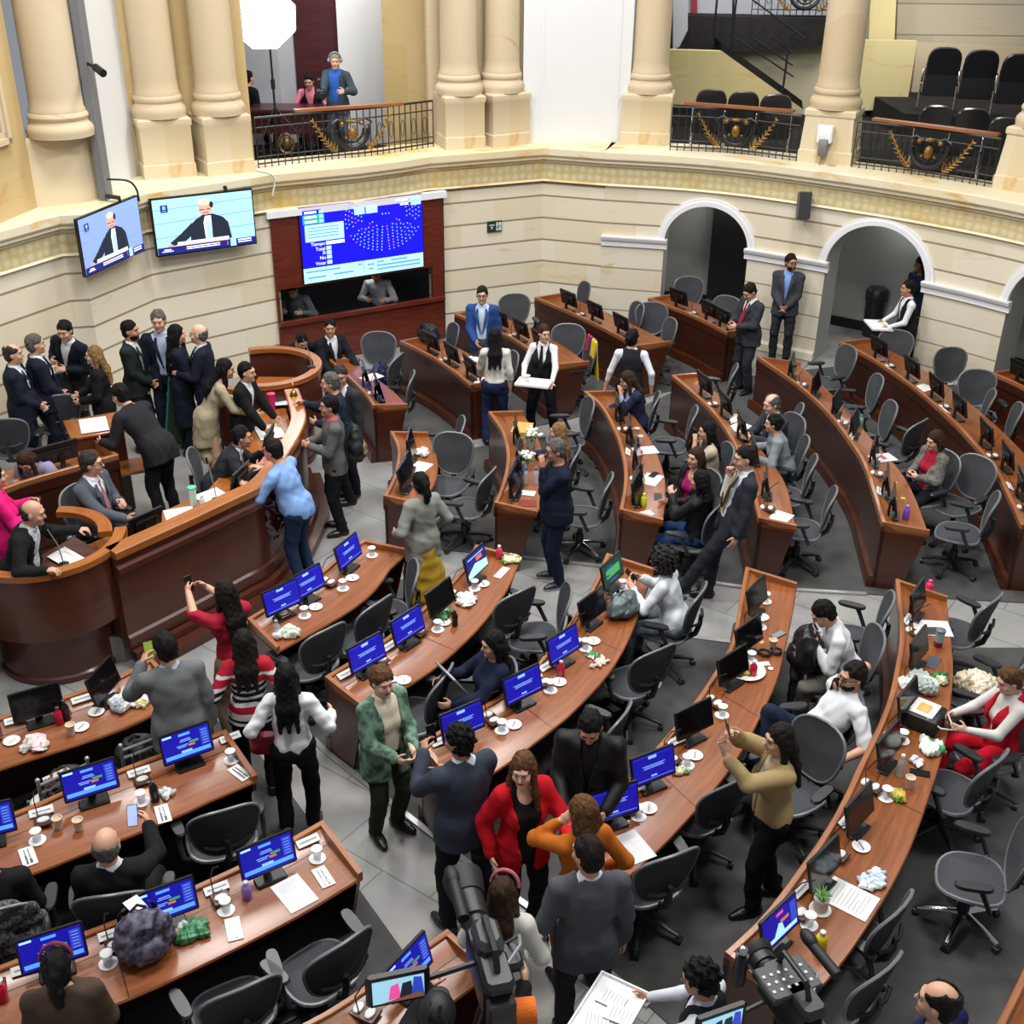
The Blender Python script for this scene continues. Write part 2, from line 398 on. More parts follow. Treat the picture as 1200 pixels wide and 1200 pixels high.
for a, c in ARCH:   # white archivolts
    r = (c - a) / 2; b = MB()
    for o0, o1, w0, th in ((0., .075, -.01, .05), (.075, .125, -.01, .03)):
        R = []
        for i in range(33):
            th_ = PI * i / 32; ring = []
            for rr, oo in ((r + o0, w0), (r + o1, w0), (r + o1, th), (r + o0, th)):
                q = radial((a + c) / 2 - math.cos(th_) * rr, oo); ring.append((q.x, q.y, ZS + math.sin(th_) * (r * .92 + rr - r)))
            R.append(ring)
        b.sweep(R)
    struct(b.build('trim_%d' % k_, m_trimw)); k_ += 1
ends = [s_at(at(704, 273, ZS))] + [x for p in ARCH for x in p]
for i in range(0, 5, 2):   # white impost mouldings between the openings
    s0, s1 = ends[i] - (0 if i == 0 else .05), ends[i + 1] + .05
    P = [p_at(s0 + (s1 - s0) * k / 12)[0] for k in range(13)]
    b = MB(); prof = [(-.02, ZS - .12), (.03, ZS - .12), (.03, ZS - .03), (.06, ZS - .02), (.08, ZS + .03), (.08, ZS + .05), (-.02, ZS + .05)]
    strip(b, P, prof, [0] * 6)
    for e in (0, 12):
        t = p_at(s0 if e == 0 else s1)[1]; n = Vector((t.y, -t.x, 0))
        b.add([tuple(P[e] + n * o) [:2] + (z,) for o, z in prof], [tuple(range(7))])
    struct(b.build('trim_%d' % k_, m_trimw)); k_ += 1
    # plinth at the foot of the pier
    if i:
        b = MB(); strip(b, [p_at(s0 + .05 + (s1 - s0 - .1) * k / 8)[0] for k in range(9)], [(.06, 0), (.06, .14), (.03, .17), (0, .17)], [0] * 3); struct(b.build('baseboard_back', m_pier))
# corridor behind the openings
COR = offset(FC[::6], -2.0)
b = MB(); strip(b, COR, [(0, 0), (0, 3.0)]); struct(b.build('wall_corridor', m_grey, smooth=0))
b = MB(); strip(b, COR, [(.03, 0), (.03, .16), (0, .17)], [0, 0]); struct(b.build('baseboard_corridor', m_black))
# gallery floors behind the ledge
def gfloor(nm, P, z):
    b = MB(); P = [(p[0], p[1]) for p in P]
    ar = sum(P[i][0] * P[(i + 1) % len(P)][1] - P[(i + 1) % len(P)][0] * P[i][1] for i in range(len(P)))
    b.prism(P if ar > 0 else P[::-1], z - .2, z); struct(b.build(nm, m_bcarpet, smooth=0))
GB = 2.64
gfloor('floor_gallery_bay', [p for p in FF[4:]] + [FC[0], (FC[0].x, 26, 0), (FF[4].x - 2.5, 26, 0)], GB)
gfloor('floor_gallery', FC[4:] + [(FC[-1].x + 5, FC[-1].y, 0), (FC[-1].x + 5, 26, 0), (FC[4].x, 26, 0)], ZC - .01)
# ------------------------------------------------------------------ carpets of the seating blocks
def carpet(i, P):
    b = MB(); b.prism([(p[0], p[1]) for p in P], .002, .012); struct(b.build('floor_carpet_%d' % i, m_carpet, smooth=0))
g = lambda x, y: at(x, y, 0)
carpet(1, [g(-40, 985), g(120, 880), g(235, 830), g(300, 880), g(340, 930), g(470, 1112), g(540, 1240), g(200, 1400), g(-150, 1250)])
carpet(2, [g(330, 826), g(384, 884), g(475, 955), g(560, 1022), g(632, 1073), g(760, 1180), g(850, 1260), g(1300, 1260), g(1260, 760), g(1068, 760), g(930, 765), g(851, 753), g(804, 747), g(700, 740), g(600, 738), g(520, 690), g(470, 680), g(430, 720)])
carpet(3, [g(452, 640), g(575, 650), g(720, 666), g(863, 688), g(1015, 697), g(1180, 706), g(1300, 712), g(1330, 480), g(1180, 430), g(980, 430), g(890, 440), g(800, 455), g(690, 505), g(585, 520), g(500, 535), g(458, 560)])
carpet(4, [g(440, 541), g(560, 512), g(660, 494), g(770, 462), g(850, 446), g(880, 400), g(800, 380), g(660, 388), g(560, 400), g(480, 425), g(420, 470)])
def nosing(i, P):
    b = MB()
    for p, q in zip(P[:-1], P[1:]):
        p = Vector(p); q = Vector(q); d = (q - p).normalized(); n = Vector((-d.y, d.x, 0)) * .025
        b.prism([(p - n)[:2], (q - n)[:2], (q + n)[:2], (p + n)[:2]], .004, .022)
    struct(b.build('trim_%d' % i, M('aluminium_strip', '#b9b9b6', .35, metal=.7), smooth=0))
nosing(20, [g(368, 868), g(384, 884), g(475, 955), g(560, 1022), g(632, 1073), g(760, 1180)])
nosing(21, [g(804, 747), g(851, 753), g(930, 765)])
nosing(22, [g(575, 650), g(720, 666), g(863, 688), g(1015, 697)])
# ------------------------------------------------------------------ upper storey
ZT = 7.2
def upright(mb, p, q, z0, z1, th=.12, m=0):
    p = Vector((p[0], p[1], 0)); q = Vector((q[0], q[1], 0)); d = (q - p).normalized(); n = Vector((-d.y, d.x, 0)) * th
    R = [[(p.x, p.y, z0), (q.x, q.y, z0), (q.x + n.x, q.y + n.y, z0), (p.x + n.x, p.y + n.y, z0)], [(p.x, p.y, z1), (q.x, q.y, z1), (q.x + n.x, q.y + n.y, z1), (p.x + n.x, p.y + n.y, z1)]]
    L = (q - p).length
    mb.add(R[0] + R[1], [(0, 1, 5, 4), (1, 2, 6, 5), (2, 3, 7, 6), (3, 0, 4, 7), (4, 5, 6, 7), (3, 2, 1, 0)], m,
           [[(0, z0), (L, z0), (L, z1), (0, z1)], [(0, z0), (th, z0), (th, z1), (0, z1)], [(0, z0), (L, z0), (L, z1), (0, z1)], [(0, z0), (th, z0), (th, z1), (0, z1)], None, None])
def uwall(name, mat, p, q, z0=GB - .1, z1=ZT, th=.15):
    b = MB(); upright(b, p, q, z0, z1, th); return struct(b.build(name, mat, smooth=0))
h = lambda x, y: at(x, y, ZC)
uA, uB = h(-70, 292), h(44, 243)
uwall('wall_gallery_left', m_ochre, uA, uB)
b = MB(); d = (uB - uA).normalized(); n = Vector((d.y, -d.x, 0))   # moulded panel on it
pc = atp(-12, 90, uB, n); c0 = pc - d * .5; 
for k, (i0, dp) in enumerate(((0, .07), (.07, .045), (.12, .02))):
    for zz in (3.95 + i0, 6.6): b.slab([c0 + Vector((0, 0, zz - c0.z)) + n * dp, c0 + d * (.62 - i0) + Vector((0, 0, zz - c0.z)) + n * dp, c0 + d * (.62 - i0) + Vector((0, 0, zz + .07 - c0.z)) + n * dp, c0 + Vector((0, 0, zz + .07 - c0.z)) + n * dp], n, dp)
    b.slab([c0 + d * (.55 - i0) + Vector((0, 0, 3.95 + i0 - c0.z)) + n * dp, c0 + d * (.62 - i0) + Vector((0, 0, 3.95 + i0 - c0.z)) + n * dp, c0 + d * (.62 - i0) + Vector((0, 0, 6.6 - c0.z)) + n * dp, c0 + d * (.55 - i0) + Vector((0, 0, 6.6 - c0.z)) + n * dp], n, dp)
struct(b.build('trim_30', m_col, smooth=0))
w0, w1 = h(108, 238) + Vector((.05, .3, 0)), h(160, 208) + Vector((-.02, .22, 0))
uwall('wall_gallery_white', m_white, w0, w1)
dw = (w1 - w0).normalized(); nw = Vector((dw.y, -dw.x, 0))
q0 = atp(96, 80, w0, nw); q0.z = 0
b = MB(); upright(b, q0 - dw * .13 + nw * .12, q0 + dw * .10 + nw * .12, ZC, ZT, .1); struct(b.build('trim_31', m_dgrey, smooth=0))
e0, e1 = h(150, 213) + Vector((-.15, .35, 0)), h(300, 198) + Vector((-.1, .42, 0))
uwall('wall_gallery_piers', m_ochre, e0, e1)
uwall('wall_gallery_bay_grey', M('pale_grey_wall', '#b4b6bd', .7), aty(262, 120, 22.0), aty(330, 120, 22.0))
uwall('wall_gallery_bay_side', M('pale_grey_wall'  , '#b4b6bd', .7), aty(330, 120, 22.0), aty(352, 120, 22.4))
uwall('wall_gallery_bay_panelling', m_maroon, aty(350, 120, 22.3), aty(404, 120, 22.3))
uwall('wall_gallery_bay_white', m_white, aty(400, 120, 22.1), aty(458, 120, 22.1))
uwall('wall_gallery_pilaster', m_ochre, aty(451, 120, 20.9), aty(513, 120, 20.5))
uwall('wall_gallery_pilaster_return', m_col, h(500, 178) + Vector((0, .75, 0)), h(622, 168) + Vector((0, .45, 0)))
uwall('wall_gallery_niche', m_white, h(612, 167) + Vector((0, .02, 0)), h(735, 167) + Vector((0, .02, 0)))
b = MB(); pa, pb = h(640, 167), h(715, 166)
for x0, x1 in ((632, 636), (718, 722)):
    p, q = h(x0, 166.5), h(x1, 166.5); upright(b, p + Vector((0, -.03, 0)), q + Vector((0, -.03, 0)), ZC, ZT, .08)
struct(b.build('trim_32', m_white, smooth=0))
# pedestals and columns
def pedestal(nm, A, B, C, zt=3.88, cap=True, r=.30, mat=m_col, tap=1.):
    A, B, C = Vector(A), Vector(B), Vector(C); D = A + C - B; ce = (A + C) / 2
    P = [(p.x, p.y) for p in (A, B, C, D)]
    ar = sum(P[i][0] * P[(i + 1) % 4][1] - P[(i + 1) % 4][0] * P[i][1] for i in range(4))
    if ar < 0: P = P[::-1]
    b = MB()
    def ring(k, z): return [(ce.x + (p[0] - ce.x) * k, ce.y + (p[1] - ce.y) * k, z) for p in P]
    R = [ring(1.04, ZC - .01), ring(1.04, ZC + .18), ring(1., ZC + .2), ring(tap, zt - .12), ring(tap + .05, zt - .09), ring(tap + .05, zt - .02), ring(tap, zt)]
    b.sweep(R)
    prof = [(r * 1.27, 0), (r * 1.27, .03), (r * 1.3, .07), (r * 1.27, .12), (r * 1.2, .15), (r * 1.13, .17), (r * 1.1, .2), (r * 1.14, .22), (r * 1.16, .25), (r * 1.13, .28), (r * 1.07, .3), (r * 1.07, .33), (r * 1.02, .36), (r, .5), (r * .985, 1.5), (r * .95, 3.4)]
    b.lathe(prof, 32, (ce.x, ce.y, zt), 1)
    return struct(b.build(nm, [m_ped, m_col], smooth=30))
m_ped = stone_wall('pedestal_stone', '#d2c3a4', '#cbb58c', '#8b7c66', jw=0, vein='#c4a063', row=.5, bw=1.4)
def fr(B, C, depth, shift=0):
    """front face B to C: give the pedestal its depth"""
    B, C = Vector(B), Vector(C); d = (C - B).normalized(); return B + Vector((-d.y, d.x, 0)) * depth, B, C
pedestal('pillar_left', h(44, 243), h(87, 239), h(124, 231), 3.93, r=.33)
pedestal('pillar_left_pair', *fr(h(171, 211), h(230, 206), .62), r=.30)
pedestal('pillar_left_pair', *fr(h(245, 207), h(298, 201), .6), r=.30)
pedestal('pillar_mid_pair', *fr(h(523, 176), h(568, 173.5), .66), r=.30)
pedestal('pillar_mid_pair', *fr(h(578, 173), h(620, 168.5), .66), r=.29)
pedestal('pillar_right', *fr(h(727, 168.5), h(783, 171), .66), 3.86, r=.30)
pedestal('pillar_right_far', *fr(h(935, 189), h(995, 195), .7), 3.86, r=.31, tap=.93)
pedestal('pillar_right_end', *fr(h(1163, 220), h(1230, 232), .8), 3.92, r=.33, tap=.9)
# ================================================================== desks
m_top = wood('desk_top_wood', '#8f5126', '#753f1a', .33, .25, sc=(2.2, 26, 26))
m_rail = wood('desk_rail_wood', '#9c6338', '#844b28', .36, .2, sc=(2.5, 30, 30))
m_front = wood('desk_front_wood', '#401c0f', '#33150a', .35, .25, sc=(1.2, 14, 14))
m_end = wood('desk_end_wood', '#4c210d', '#3d1a0a', .35, .25, uv=False, sc=(4, 4, 14))
m_plug = M('outlet_white', '#c9c9c6', .4)
m_plugd = M('outlet_dark', '#5b5a58', .5)
DESK = {}
ZR, ZW = .83, .75
class Desk: pass
def sect(b, D, pts, i0=0, i1=None, m=0):
    """sweep a closed section [(t, z)] along the desk; t may be a number (metres from the front) or ('w', k) = k from the back edge"""
    R = []
    for i in range(i0, (i1 or D.n)):
        ring = []
        for t, z in pts:
            tt = D.W[i] + t[1] if isinstance(t, tuple) else t
            q = D.F[i] + D.d[i] * tt; ring.append((q.x, q.y, z + D.z0))
        R.append(ring)
    b.sweep(R, m)
def desk(key, fpx, bpx=None, width=.58, label='', group='curved desk rows', side=1, z0=0., zr=ZR, zw=ZW, ends=(1, 1), n=None, rows=None, plugs=1, name='desk'):
    D = Desk(); DESK[key] = D; D.z0 = z0; D.key = key
    P = [at(x, y, zr + z0) for x, y in fpx]
    L = sum((P[i + 1] - P[i]).length for i in range(len(P) - 1)); D.n = n or max(12, int(L / .16))
    D.F = [Vector((p.x, p.y, 0)) for p in catmull(P, D.n)]
    T = [(D.F[min(i + 1, D.n - 1)] - D.F[max(i - 1, 0)]).normalized() for i in range(D.n)]
    if bpx:
        Bk = [Vector((p.x, p.y, 0)) for p in catmull([at(x, y, zw + z0) for x, y in bpx], D.n)]
        D.d = [(q - p).normalized() for p, q in zip(D.F, Bk)]; D.W = [(q - p).length for p, q in zip(D.F, Bk)]
        D.W = [sum(D.W[max(0, i - 2):i + 3]) / len(D.W[max(0, i - 2):i + 3]) for i in range(D.n)]
    else:
        D.d = [Vector((t.y, -t.x, 0)) * side for t in T]; D.W = [width] * D.n
    D.len = L
    c = D.F[D.n // 2] + D.d[D.n // 2] * .3
    t = thing(name, label, 'desk', (c.x, c.y, z0), 0, group); D.t = t
    b = MB(); sect(b, D, [(.03, zw + .055), (.15, zw), (('w', 0), zw), (('w', .008), zw - .012), (('w', 0), zw - .03), (.03, zw - .03)])
    sect(b, D, [(.147, zw + .0012), (.154, zw + .0012), (.154, zw - .002), (.147, zw - .002)], m=1)
    for k in range(1, int(L / 1.15)):
        i = int(k * 1.15 / L * (D.n - 1)); T_ = T[i] * .004; q0, q1 = D.F[i] + D.d[i] * .155, D.F[i] + D.d[i] * (D.W[i] - .004); zz = zw + z0 + .0009
        b.quad((q0 - T_)[:2] + (zz,), (q1 - T_)[:2] + (zz,), (q1 + T_)[:2] + (zz,), (q0 + T_)[:2] + (zz,), 1)
    b.build('worktop', [m_top, m_front], t, 30, True)
    b = MB(); sect(b, D, [(-.012, zr - .05), (-.012, zr - .006), (-.006, zr), (.028, zr), (.034, zr - .006), (.034, zr - .05)])
    for e in range(2):
        if not ends[e]: continue
        i = 0 if e == 0 else D.n - 1; j = 1 if e == 0 else D.n - 2
        tv = (D.F[j] - D.F[i]).normalized() * .04
        p = D.F[i]; q = p + D.d[i] * (D.W[i] + .005); hh = zr if ends[e] == 1 else zw + .012
        R = [[(p.x, p.y, zw - .03 + z0), (p.x + tv.x, p.y + tv.y, zw - .03 + z0), (p.x + tv.x, p.y + tv.y, zr + z0), (p.x, p.y, zr + z0)],
             [(q.x, q.y, zw - .03 + z0), (q.x + tv.x, q.y + tv.y, zw - .03 + z0), (q.x + tv.x, q.y + tv.y, hh - .03 + z0), (q.x, q.y, hh - .03 + z0)]]
        b.sweep(R)
    b.build('rail', m_rail, t, 30, True)
    b = MB(); sect(b, D, [(.0, .02), (.0, zr - .05), (.035, zr - .05), (.035, .02)])
    sect(b, D, [(-.014, zr - .17), (-.014, zr - .06), (.0, zr - .05), (.0, zr - .18)])
    b.build('front_panel', m_front, t, 30, True)
    b = MB(); sect(b, D, [(-.07, .0), (-.07, .12), (-.055, .15), (.0, .15), (.0, 0)]); b.build('plinth', m_end, t, 30, True)
    for e in range(2):
        i = 0 if e == 0 else D.n - 1; j = 1 if e == 0 else D.n - 2
        tv = (D.F[j] - D.F[i]).normalized() * .03; p = D.F[i]; d = D.d[i]; W = D.W[i]
        poly = [(0, 0), (W * .6, 0), (W * .96, zw - .03), (0.0, zw - .03), (0, zw - .02)]
        A = [p + d * x + Vector((0, 0, z + z0)) for x, z in poly[:4]]; Q = [a + tv for a in A]
        b = MB(); b.add([tuple(a) for a in A] + [tuple(q) for q in Q], [(0, 1, 2, 3), (7, 6, 5, 4), (0, 4, 5, 1), (1, 5, 6, 2), (2, 6, 7, 3), (3, 7, 4, 0)])
        b.build('end_panel', m_end, t, 30, True)
    return D
def dpos(D, px, py, z, t=.2):
    """index along desk D of what the photograph shows at px, py, height z"""
    p = at(px, py, z + D.z0); p.z = 0
    best = min(range(D.n), key=lambda i: (D.F[i] + D.d[i] * min(t, D.W[i]) - p).length)
    return best
def dpt(D, i, t): return D.F[i] + D.d[i] * t
G_A, G_B, G_C, G_D = 'desks of the near left block', 'desks of the middle block', 'desks beyond the cross aisle', 'desks below the far wall'
desk('A1', [(-90, 876), (0, 840), (105, 806), (150, 787), (178, 770)], [(-90, 938), (0, 900), (100, 870), (182, 835), (214, 816)], label='curved wooden desk just behind the round speaker lectern, with two switched-off monitors', group=G_A)
desk('A2', [(-80, 985), (22, 950), (80, 925), (152, 897), (265, 855)], [(-80, 1062), (42, 1021), (160, 977), (250, 937), (300, 911)], label='curved wooden desk with two blue voting screens behind the silver slatted chairs', group=G_A)
desk('A3', [(-80, 1160), (0, 1132), (100, 1092), (175, 1062), (300, 1005), (379, 961)], [(-80, 1255), (0, 1228), (140, 1175), (300, 1099), (360, 1066), (425, 1027)], label='curved wooden desk carrying the patterned backpack and a printed sheet by the bottom aisle', group=G_A)
desk('A4', [(230, 1262), (373, 1191), (428, 1156), (525, 1089)], [(330, 1300), (470, 1215), (575, 1140)], label='curved wooden desk partly hidden behind the large video camera', group=G_A)
desk('B1', [(290, 725), (363, 680), (402, 648), (428, 632)], [(323, 763), (380, 733), (422, 707), (457, 672), (468, 646)], label='short curved desk with three blue screens in front of the podium', group=G_B)
desk('B2', [(381, 793), (451, 749), (504, 705), (542, 667), (558, 638)], [(425, 833), (483, 801), (542, 755), (577, 717), (600, 676), (610, 657)], label='curved desk with four screens beside the woman in the green jacket', group=G_B)
desk('B3', [(492, 870), (594, 810), (632, 775), (672, 725), (696, 685), (712, 648)], [(535, 930), (585, 903), (637, 860), (690, 816), (725, 772), (742, 734), (765, 670)], label='curved desk at which the curly-haired woman sits, a grey bag on it', group=G_B)
desk('B4', [(672, 968), (729, 922), (769, 877), (807, 833), (839, 787), (859, 749), (869, 696), (875, 664)], [(715, 1047), (732, 1031), (772, 993), (821, 943), (856, 900), (897, 827), (911, 790), (929, 717), (932, 687)], label='long curved desk with the white salad plate before the woman in beige', group=G_B)
desk('B5', [(851, 1116), (894, 1075), (935, 1022), (978, 958), (1013, 886), (1040, 827), (1051, 781), (1056, 740), (1051, 678)], [(930, 1185), (972, 1145), (1005, 1101), (1048, 1031), (1083, 949), (1108, 865), (1115, 804), (1115, 763), (1109, 703)], label='long curved desk cluttered with food bags beside the woman in red', group=G_B)
desk('B6', [(1150, 1240), (1172, 1197), (1200, 1140), (1240, 1050)], None, .6, label='outermost curved desk, only its corner showing in the bottom right corner', group=G_B)
desk('C1', [(450, 581), (460, 563), (466, 542), (466, 522), (458, 505)], [(488, 594), (510, 567), (512, 538), (502, 510)], label='shortest curved desk beyond the aisle, the woman in grey blazer walking past it', group=G_C)
desk('C2', [(580, 589), (587, 573), (594, 547), (594, 523), (587, 502), (573, 482)], [(627, 604), (639, 575), (638, 547), (630, 513), (613, 485)], label='curved desk crowded with white flowers and bottles', group=G_C)
desk('C3', [(727, 597), (732, 569), (732, 545), (724, 512), (705, 476), (685, 458)], [(777, 614), (779, 560), (772, 539), (759, 509), (744, 491), (722, 461)], label='curved desk with two yellow bottles and a red cup', group=G_C)
desk('C4', [(890, 607), (878, 560), (861, 520), (845, 494), (824, 470), (788, 439)], [(932, 621), (922, 570), (907, 545), (883, 517), (850, 473), (820, 440)], label='curved desk against which the man with the yellow tie stands', group=G_C)
desk('C5', [(1035, 612), (1023, 573), (1012, 541), (995, 514), (968, 480), (935, 450), (888, 417)], [(1088, 627), (1072, 582), (1053, 550), (1033, 528), (978, 466), (938, 428)], label='long curved desk with the purple bottle at its aisle end', group=G_C)
desk('C6', [(1198, 615), (1170, 555), (1147, 525), (1110, 486), (1065, 448), (1020, 418), (984, 400)], None, .58, label='long curved desk below the second archway, its row of empty chairs against the pier', group=G_C)
desk('C7', [(1290, 525), (1240, 482), (1200, 453), (1162, 436)], None, .58, label='outermost reddish desk corner below the stone pier by the photo edge', group=G_C)
desk('D0', [(438, 475), (430, 463), (415, 447), (385, 420)], [(477, 478), (467, 463), (450, 451), (418, 424)], label='short dark desk with the blue backpack on its chair, below the screen booth', group=G_D)
desk('D1', [(552, 451), (530, 433), (502, 415), (469, 399)], None, .62, label='dark curved desk with the black backpack lying on it', group=G_D)
desk('D2', [(645, 428), (616, 406), (589, 390), (533, 367)], None, .62, label='dark curved desk behind the waitress, beside the man in the blue jacket', group=G_D)
desk('D3', [(747, 405), (710, 385), (670, 366), (627, 348)], None, .62, label='dark curved desk behind the flag-draped chair, near the waiter seen from behind', group=G_D)
desk('D4', [(853, 389), (810, 368), (760, 349)], None, .62, label='dark curved desk in front of the first archway', group=G_D)
PZ_ = .3
# ================================================================== swivel chairs
m_mesh = M('chair_mesh', '#404246', .75, bump=(420, .35), spec=.3)
m_chair = M('chair_frame', '#2a2b2d', .4)
m_pad = M('arm_pad', '#26272a', .35, spec=.6)
m_rim = M('chair_rim', '#6a6c70', .35)
m_chrome = M('polished_aluminium', '#c8c8c8', .18, metal=1.)
def membrane(outline, th=.008):
    """closed outline of 3D points -> slightly dished double skin; returns MB"""
    b = MB(); n = len(outline); c = sum((Vector(p) for p in outline), Vector()) / n
    nr = (Vector(outline[0]) - c).cross(Vector(outline[n // 4]) - c).normalized()
    for s in (1, -1):
        V = []; F = []
        for k, f in enumerate((1, .75, .45, .15)):
            for p in outline: V.append(c + (Vector(p) - c) * f + nr * (s * th + .03 * (1 - f * f)))
        for k in range(3):
            for i in range(n):
                q = (k * n + i, k * n + (i + 1) % n, (k + 1) * n + (i + 1) % n, (k + 1) * n + i); F.append(q if s > 0 else q[::-1])
        q = tuple(3 * n + i for i in range(n)); F.append(q if s > 0 else q[::-1])
        b.add([tuple(v) for v in V], F)
    return b
def superell(n, wx, wy, p=2.6, taper=0.):
    out = []
    for i in range(n):
        a = 2 * PI * i / n; c, s = math.cos(a), math.sin(a)
        x = math.copysign(abs(c) ** (2 / p), c); y = math.copysign(abs(s) ** (2 / p), s)
        out.append((wx * x * (1 + taper * y), wy * y))
    return out
def make_chair(star):
    t = thing('swivel_chair', 'x', 'chair')
    o2 = superell(28, .245, .25, 2.7, .22)      # backrest outline
    def bp(x, y): z = .76 + y; return (x, -.235 - (y + .25) * .22 + (x / .25) ** 2 * .045, z)
    back = [bp(x, y) for x, y in o2]
    r = membrane(back).build('backrest', m_mesh, t)
    MB().tube(back, .013, 6, closed=True).build('back_frame', m_rim, t)
    b = MB(); b.tube([(0, -.21, .42), (0, -.30, .5), (0, -.335, .62), (0, -.34, .72)], [.03, .028, .024, .02], 8); b.tube([(-.17, -.30, .68), (-.08, -.335, .66), (.08, -.335, .66), (.17, -.30, .68)], .014, 6)
    b.build('back_support', m_chair, t)
    o1 = superell(28, .25, .235, 2.8, -.06)
    seat = [(x, y, .455 - max(0, y - .1) ** 2 * 1.2 + (x / .25) ** 2 * .018) for x, y in o1]
    membrane([(x, y, z) for x, y, z in seat], .01).build('seat', m_mesh, t)
    MB().tube(seat, .016, 6, closed=True).build('seat_frame', m_rim, t)
    for s in (-1, 1):
        b = MB(); b.T = Matrix.Translation((s * .305, .02, .675)) @ Matrix.Rotation(-s * .12, 4, 'Z')
        b.prism(superell(16, .045, .135, 3), -.016, .016, .012); a = b.build('armrest', m_pad, t)
        b = MB(); b.tube([(s * .24, -.12, .43), (s * .30, -.12, .47), (s * .31, -.07, .58), (s * .305, -.03, .665)], [.018, .02, .02, .024], 8); b.build('arm_support', m_chair, a)
    b = MB(); b.box((0, -.03, .40), (.2, .3, .055), .02); b.lathe([(.045, .12), (.045, .26), (.028, .262), (.028, .38)], 14); b.build('column', m_chair, t)
    for k in range(5):
        a = 2 * PI * k / 5 + .3; c, s = math.cos(a), math.sin(a)
        b = MB(); b.tube([(c * .03, s * .03, .135), (c * .17, s * .17, .115), (c * .31, s * .31, .078)], [.032, .026, .02], 8, flat=.75); l = b.build('base_spoke', star, t)
        b = MB(); b.T = Matrix.Translation((c * .315, s * .315, .033)) @ Matrix.Rotation(a, 4, 'Z')
        b.tube([(-.022, 0, 0), (.022, 0, 0)], .032, 12); b.box((0, 0, .035), (.03, .03, .03), .008); b.build('caster', m_chair, l)
    return t
CH = {'b': make_chair(m_chair), 's': make_chair(m_chrome)}
CH_USED = {'b': False, 's': False}
CHAIRS = {}; CHAIR_OBJ = {}
def chair(key, px, py, label, desk=None, turn=0., head=None, star='b', z0=0., group='swivel chairs of the hall', zt=1.0, shift=0.):
    """px, py: the middle of the backrest's top edge; head: absolute heading in degrees (0 faces away from the camera); turn: extra turn towards the desk"""
    top = at(px, py, zt + z0); p = Vector((top.x, top.y, 0))
    if head is None:
        D = DESK[desk]; i = min(range(D.n), key=lambda i: (D.F[i] + D.d[i] * (D.W[i] + .3) - p).length)
        f = -D.d[i]; a = math.atan2(-f.x, f.y) + math.radians(turn)
    else: a = math.radians(head)
    f = Vector((-math.sin(a), math.cos(a), 0)); q = p + f * (.335 + shift)
    if not CH_USED[star]:
        o = CH[star]; CH_USED[star] = True; o.location = (q.x, q.y, z0); o.rotation_euler = (0, 0, a); o['label'] = label; o['group'] = group
    else: o = dup(CH[star], (q.x, q.y, z0), a, label, group)
    CHAIRS[key] = (Vector((q.x, q.y, z0)), a); CHAIR_OBJ[key] = o
    return o
g1, g2, g3, g4, g5 = 'chairs of the near left block', 'chairs of the middle block', 'chairs beyond the cross aisle', 'chairs below the far wall', 'chairs on the podium'
K = 'grey mesh swivel chair '
chair('A2a', 262, 950, K + 'pushed in behind the voting screens, armrest by the bottom aisle', 'A2', group=g1, turn=-8)
chair('A2b', 137, 1043, K + 'under the bald man photographing with a phone', 'A2', group=g1)
chair('A2c', 15, 1085, K + 'with a checked coat hung over its back', 'A2', group=g1)
chair('A3a', 425, 1128, K + 'standing askew between the printed-sheet desk and the video camera', 'A3', turn=10, group=g1, shift=0.2)
chair('A3b', 300, 1195, K + 'cut off by the bottom edge beside the patterned-backpack desk', 'A3', group=g1, shift=0.25)
chair('B1a', 383, 738, K + 'nearest the bottom aisle at the short three-screen desk', 'B1', group=g2)
chair('B1b', 444, 706, K + 'in the middle at the short three-screen desk', 'B1', group=g2)
chair('B1c', 489, 663, K + 'behind the yellow skirt at the short three-screen desk', 'B1', turn=35, group=g2)
chair('B2a', 523, 790, K + 'empty, between the green-jacketed woman and the laptop holder', 'B2', turn=20, group=g2)
chair('B2b', 566, 752, K + 'under the dark-haired woman holding a laptop', 'B2', head=30, group=g2)
chair('B2c', 609, 694, K + 'showing its whole back at the aisle end of the four-screen desk', 'B2', turn=-18, group=g2)
chair('B2d', 690, 692, K + 'seen edge-on before the curly-haired woman\'s desk', 'B2', turn=28, group=g2, shift=.17)
chair('B3a', 815, 697, K + 'under the curly-haired woman in white', 'B3', group=g2)
chair('B3b', 772, 762, K + 'tucked in beside the curly-haired woman', 'B3', turn=-15, group=g2)
chair('B3c', 733, 835, K + 'behind the man in the black leather jacket', 'B3', turn=20, group=g2)
chair('B4a', 1047, 702, K + 'beside the young man in the white sweater, back to the aisle', 'B4', turn=12, group=g2)
chair('B4b', 1030, 765, K + 'under the young man in the white sweater', 'B4', group=g2)
chair('B4c', 1030, 830, K + 'under the reclining man in the white T-shirt', 'B4', turn=-40, group=g2)
chair('B4d', 968, 848, K + 'turned between the beige jacket and the reclining man', head=128, group=g2)
chair('B4e', 858, 918, K + 'hidden behind the legs of the beige-jacketed woman', 'B4', group=g2)
chair('B4f', 789, 1003, K + 'at the paper sheet end of the salad-plate desk', 'B4', group=g2)
chair('B5a', 1168, 702, K + 'first from the cross aisle at the cluttered desk', 'B5', turn=-12, group=g2)
chair('B5b', 1203, 775, K + 'holding the cream bag beside the woman in red', 'B5', group=g2)
chair('B5c', 1212, 870, K + 'under the woman in red', 'B5', group=g2)
chair('B5d', 1172, 890, K + 'close beside the knees of the woman in red', 'B5', turn=-8, group=g2)
chair('B5e', 1215, 975, K + 'with bright silver spokes, pulled far out from the cluttered desk', head=72, star='s', group=g2, zt=1.02)
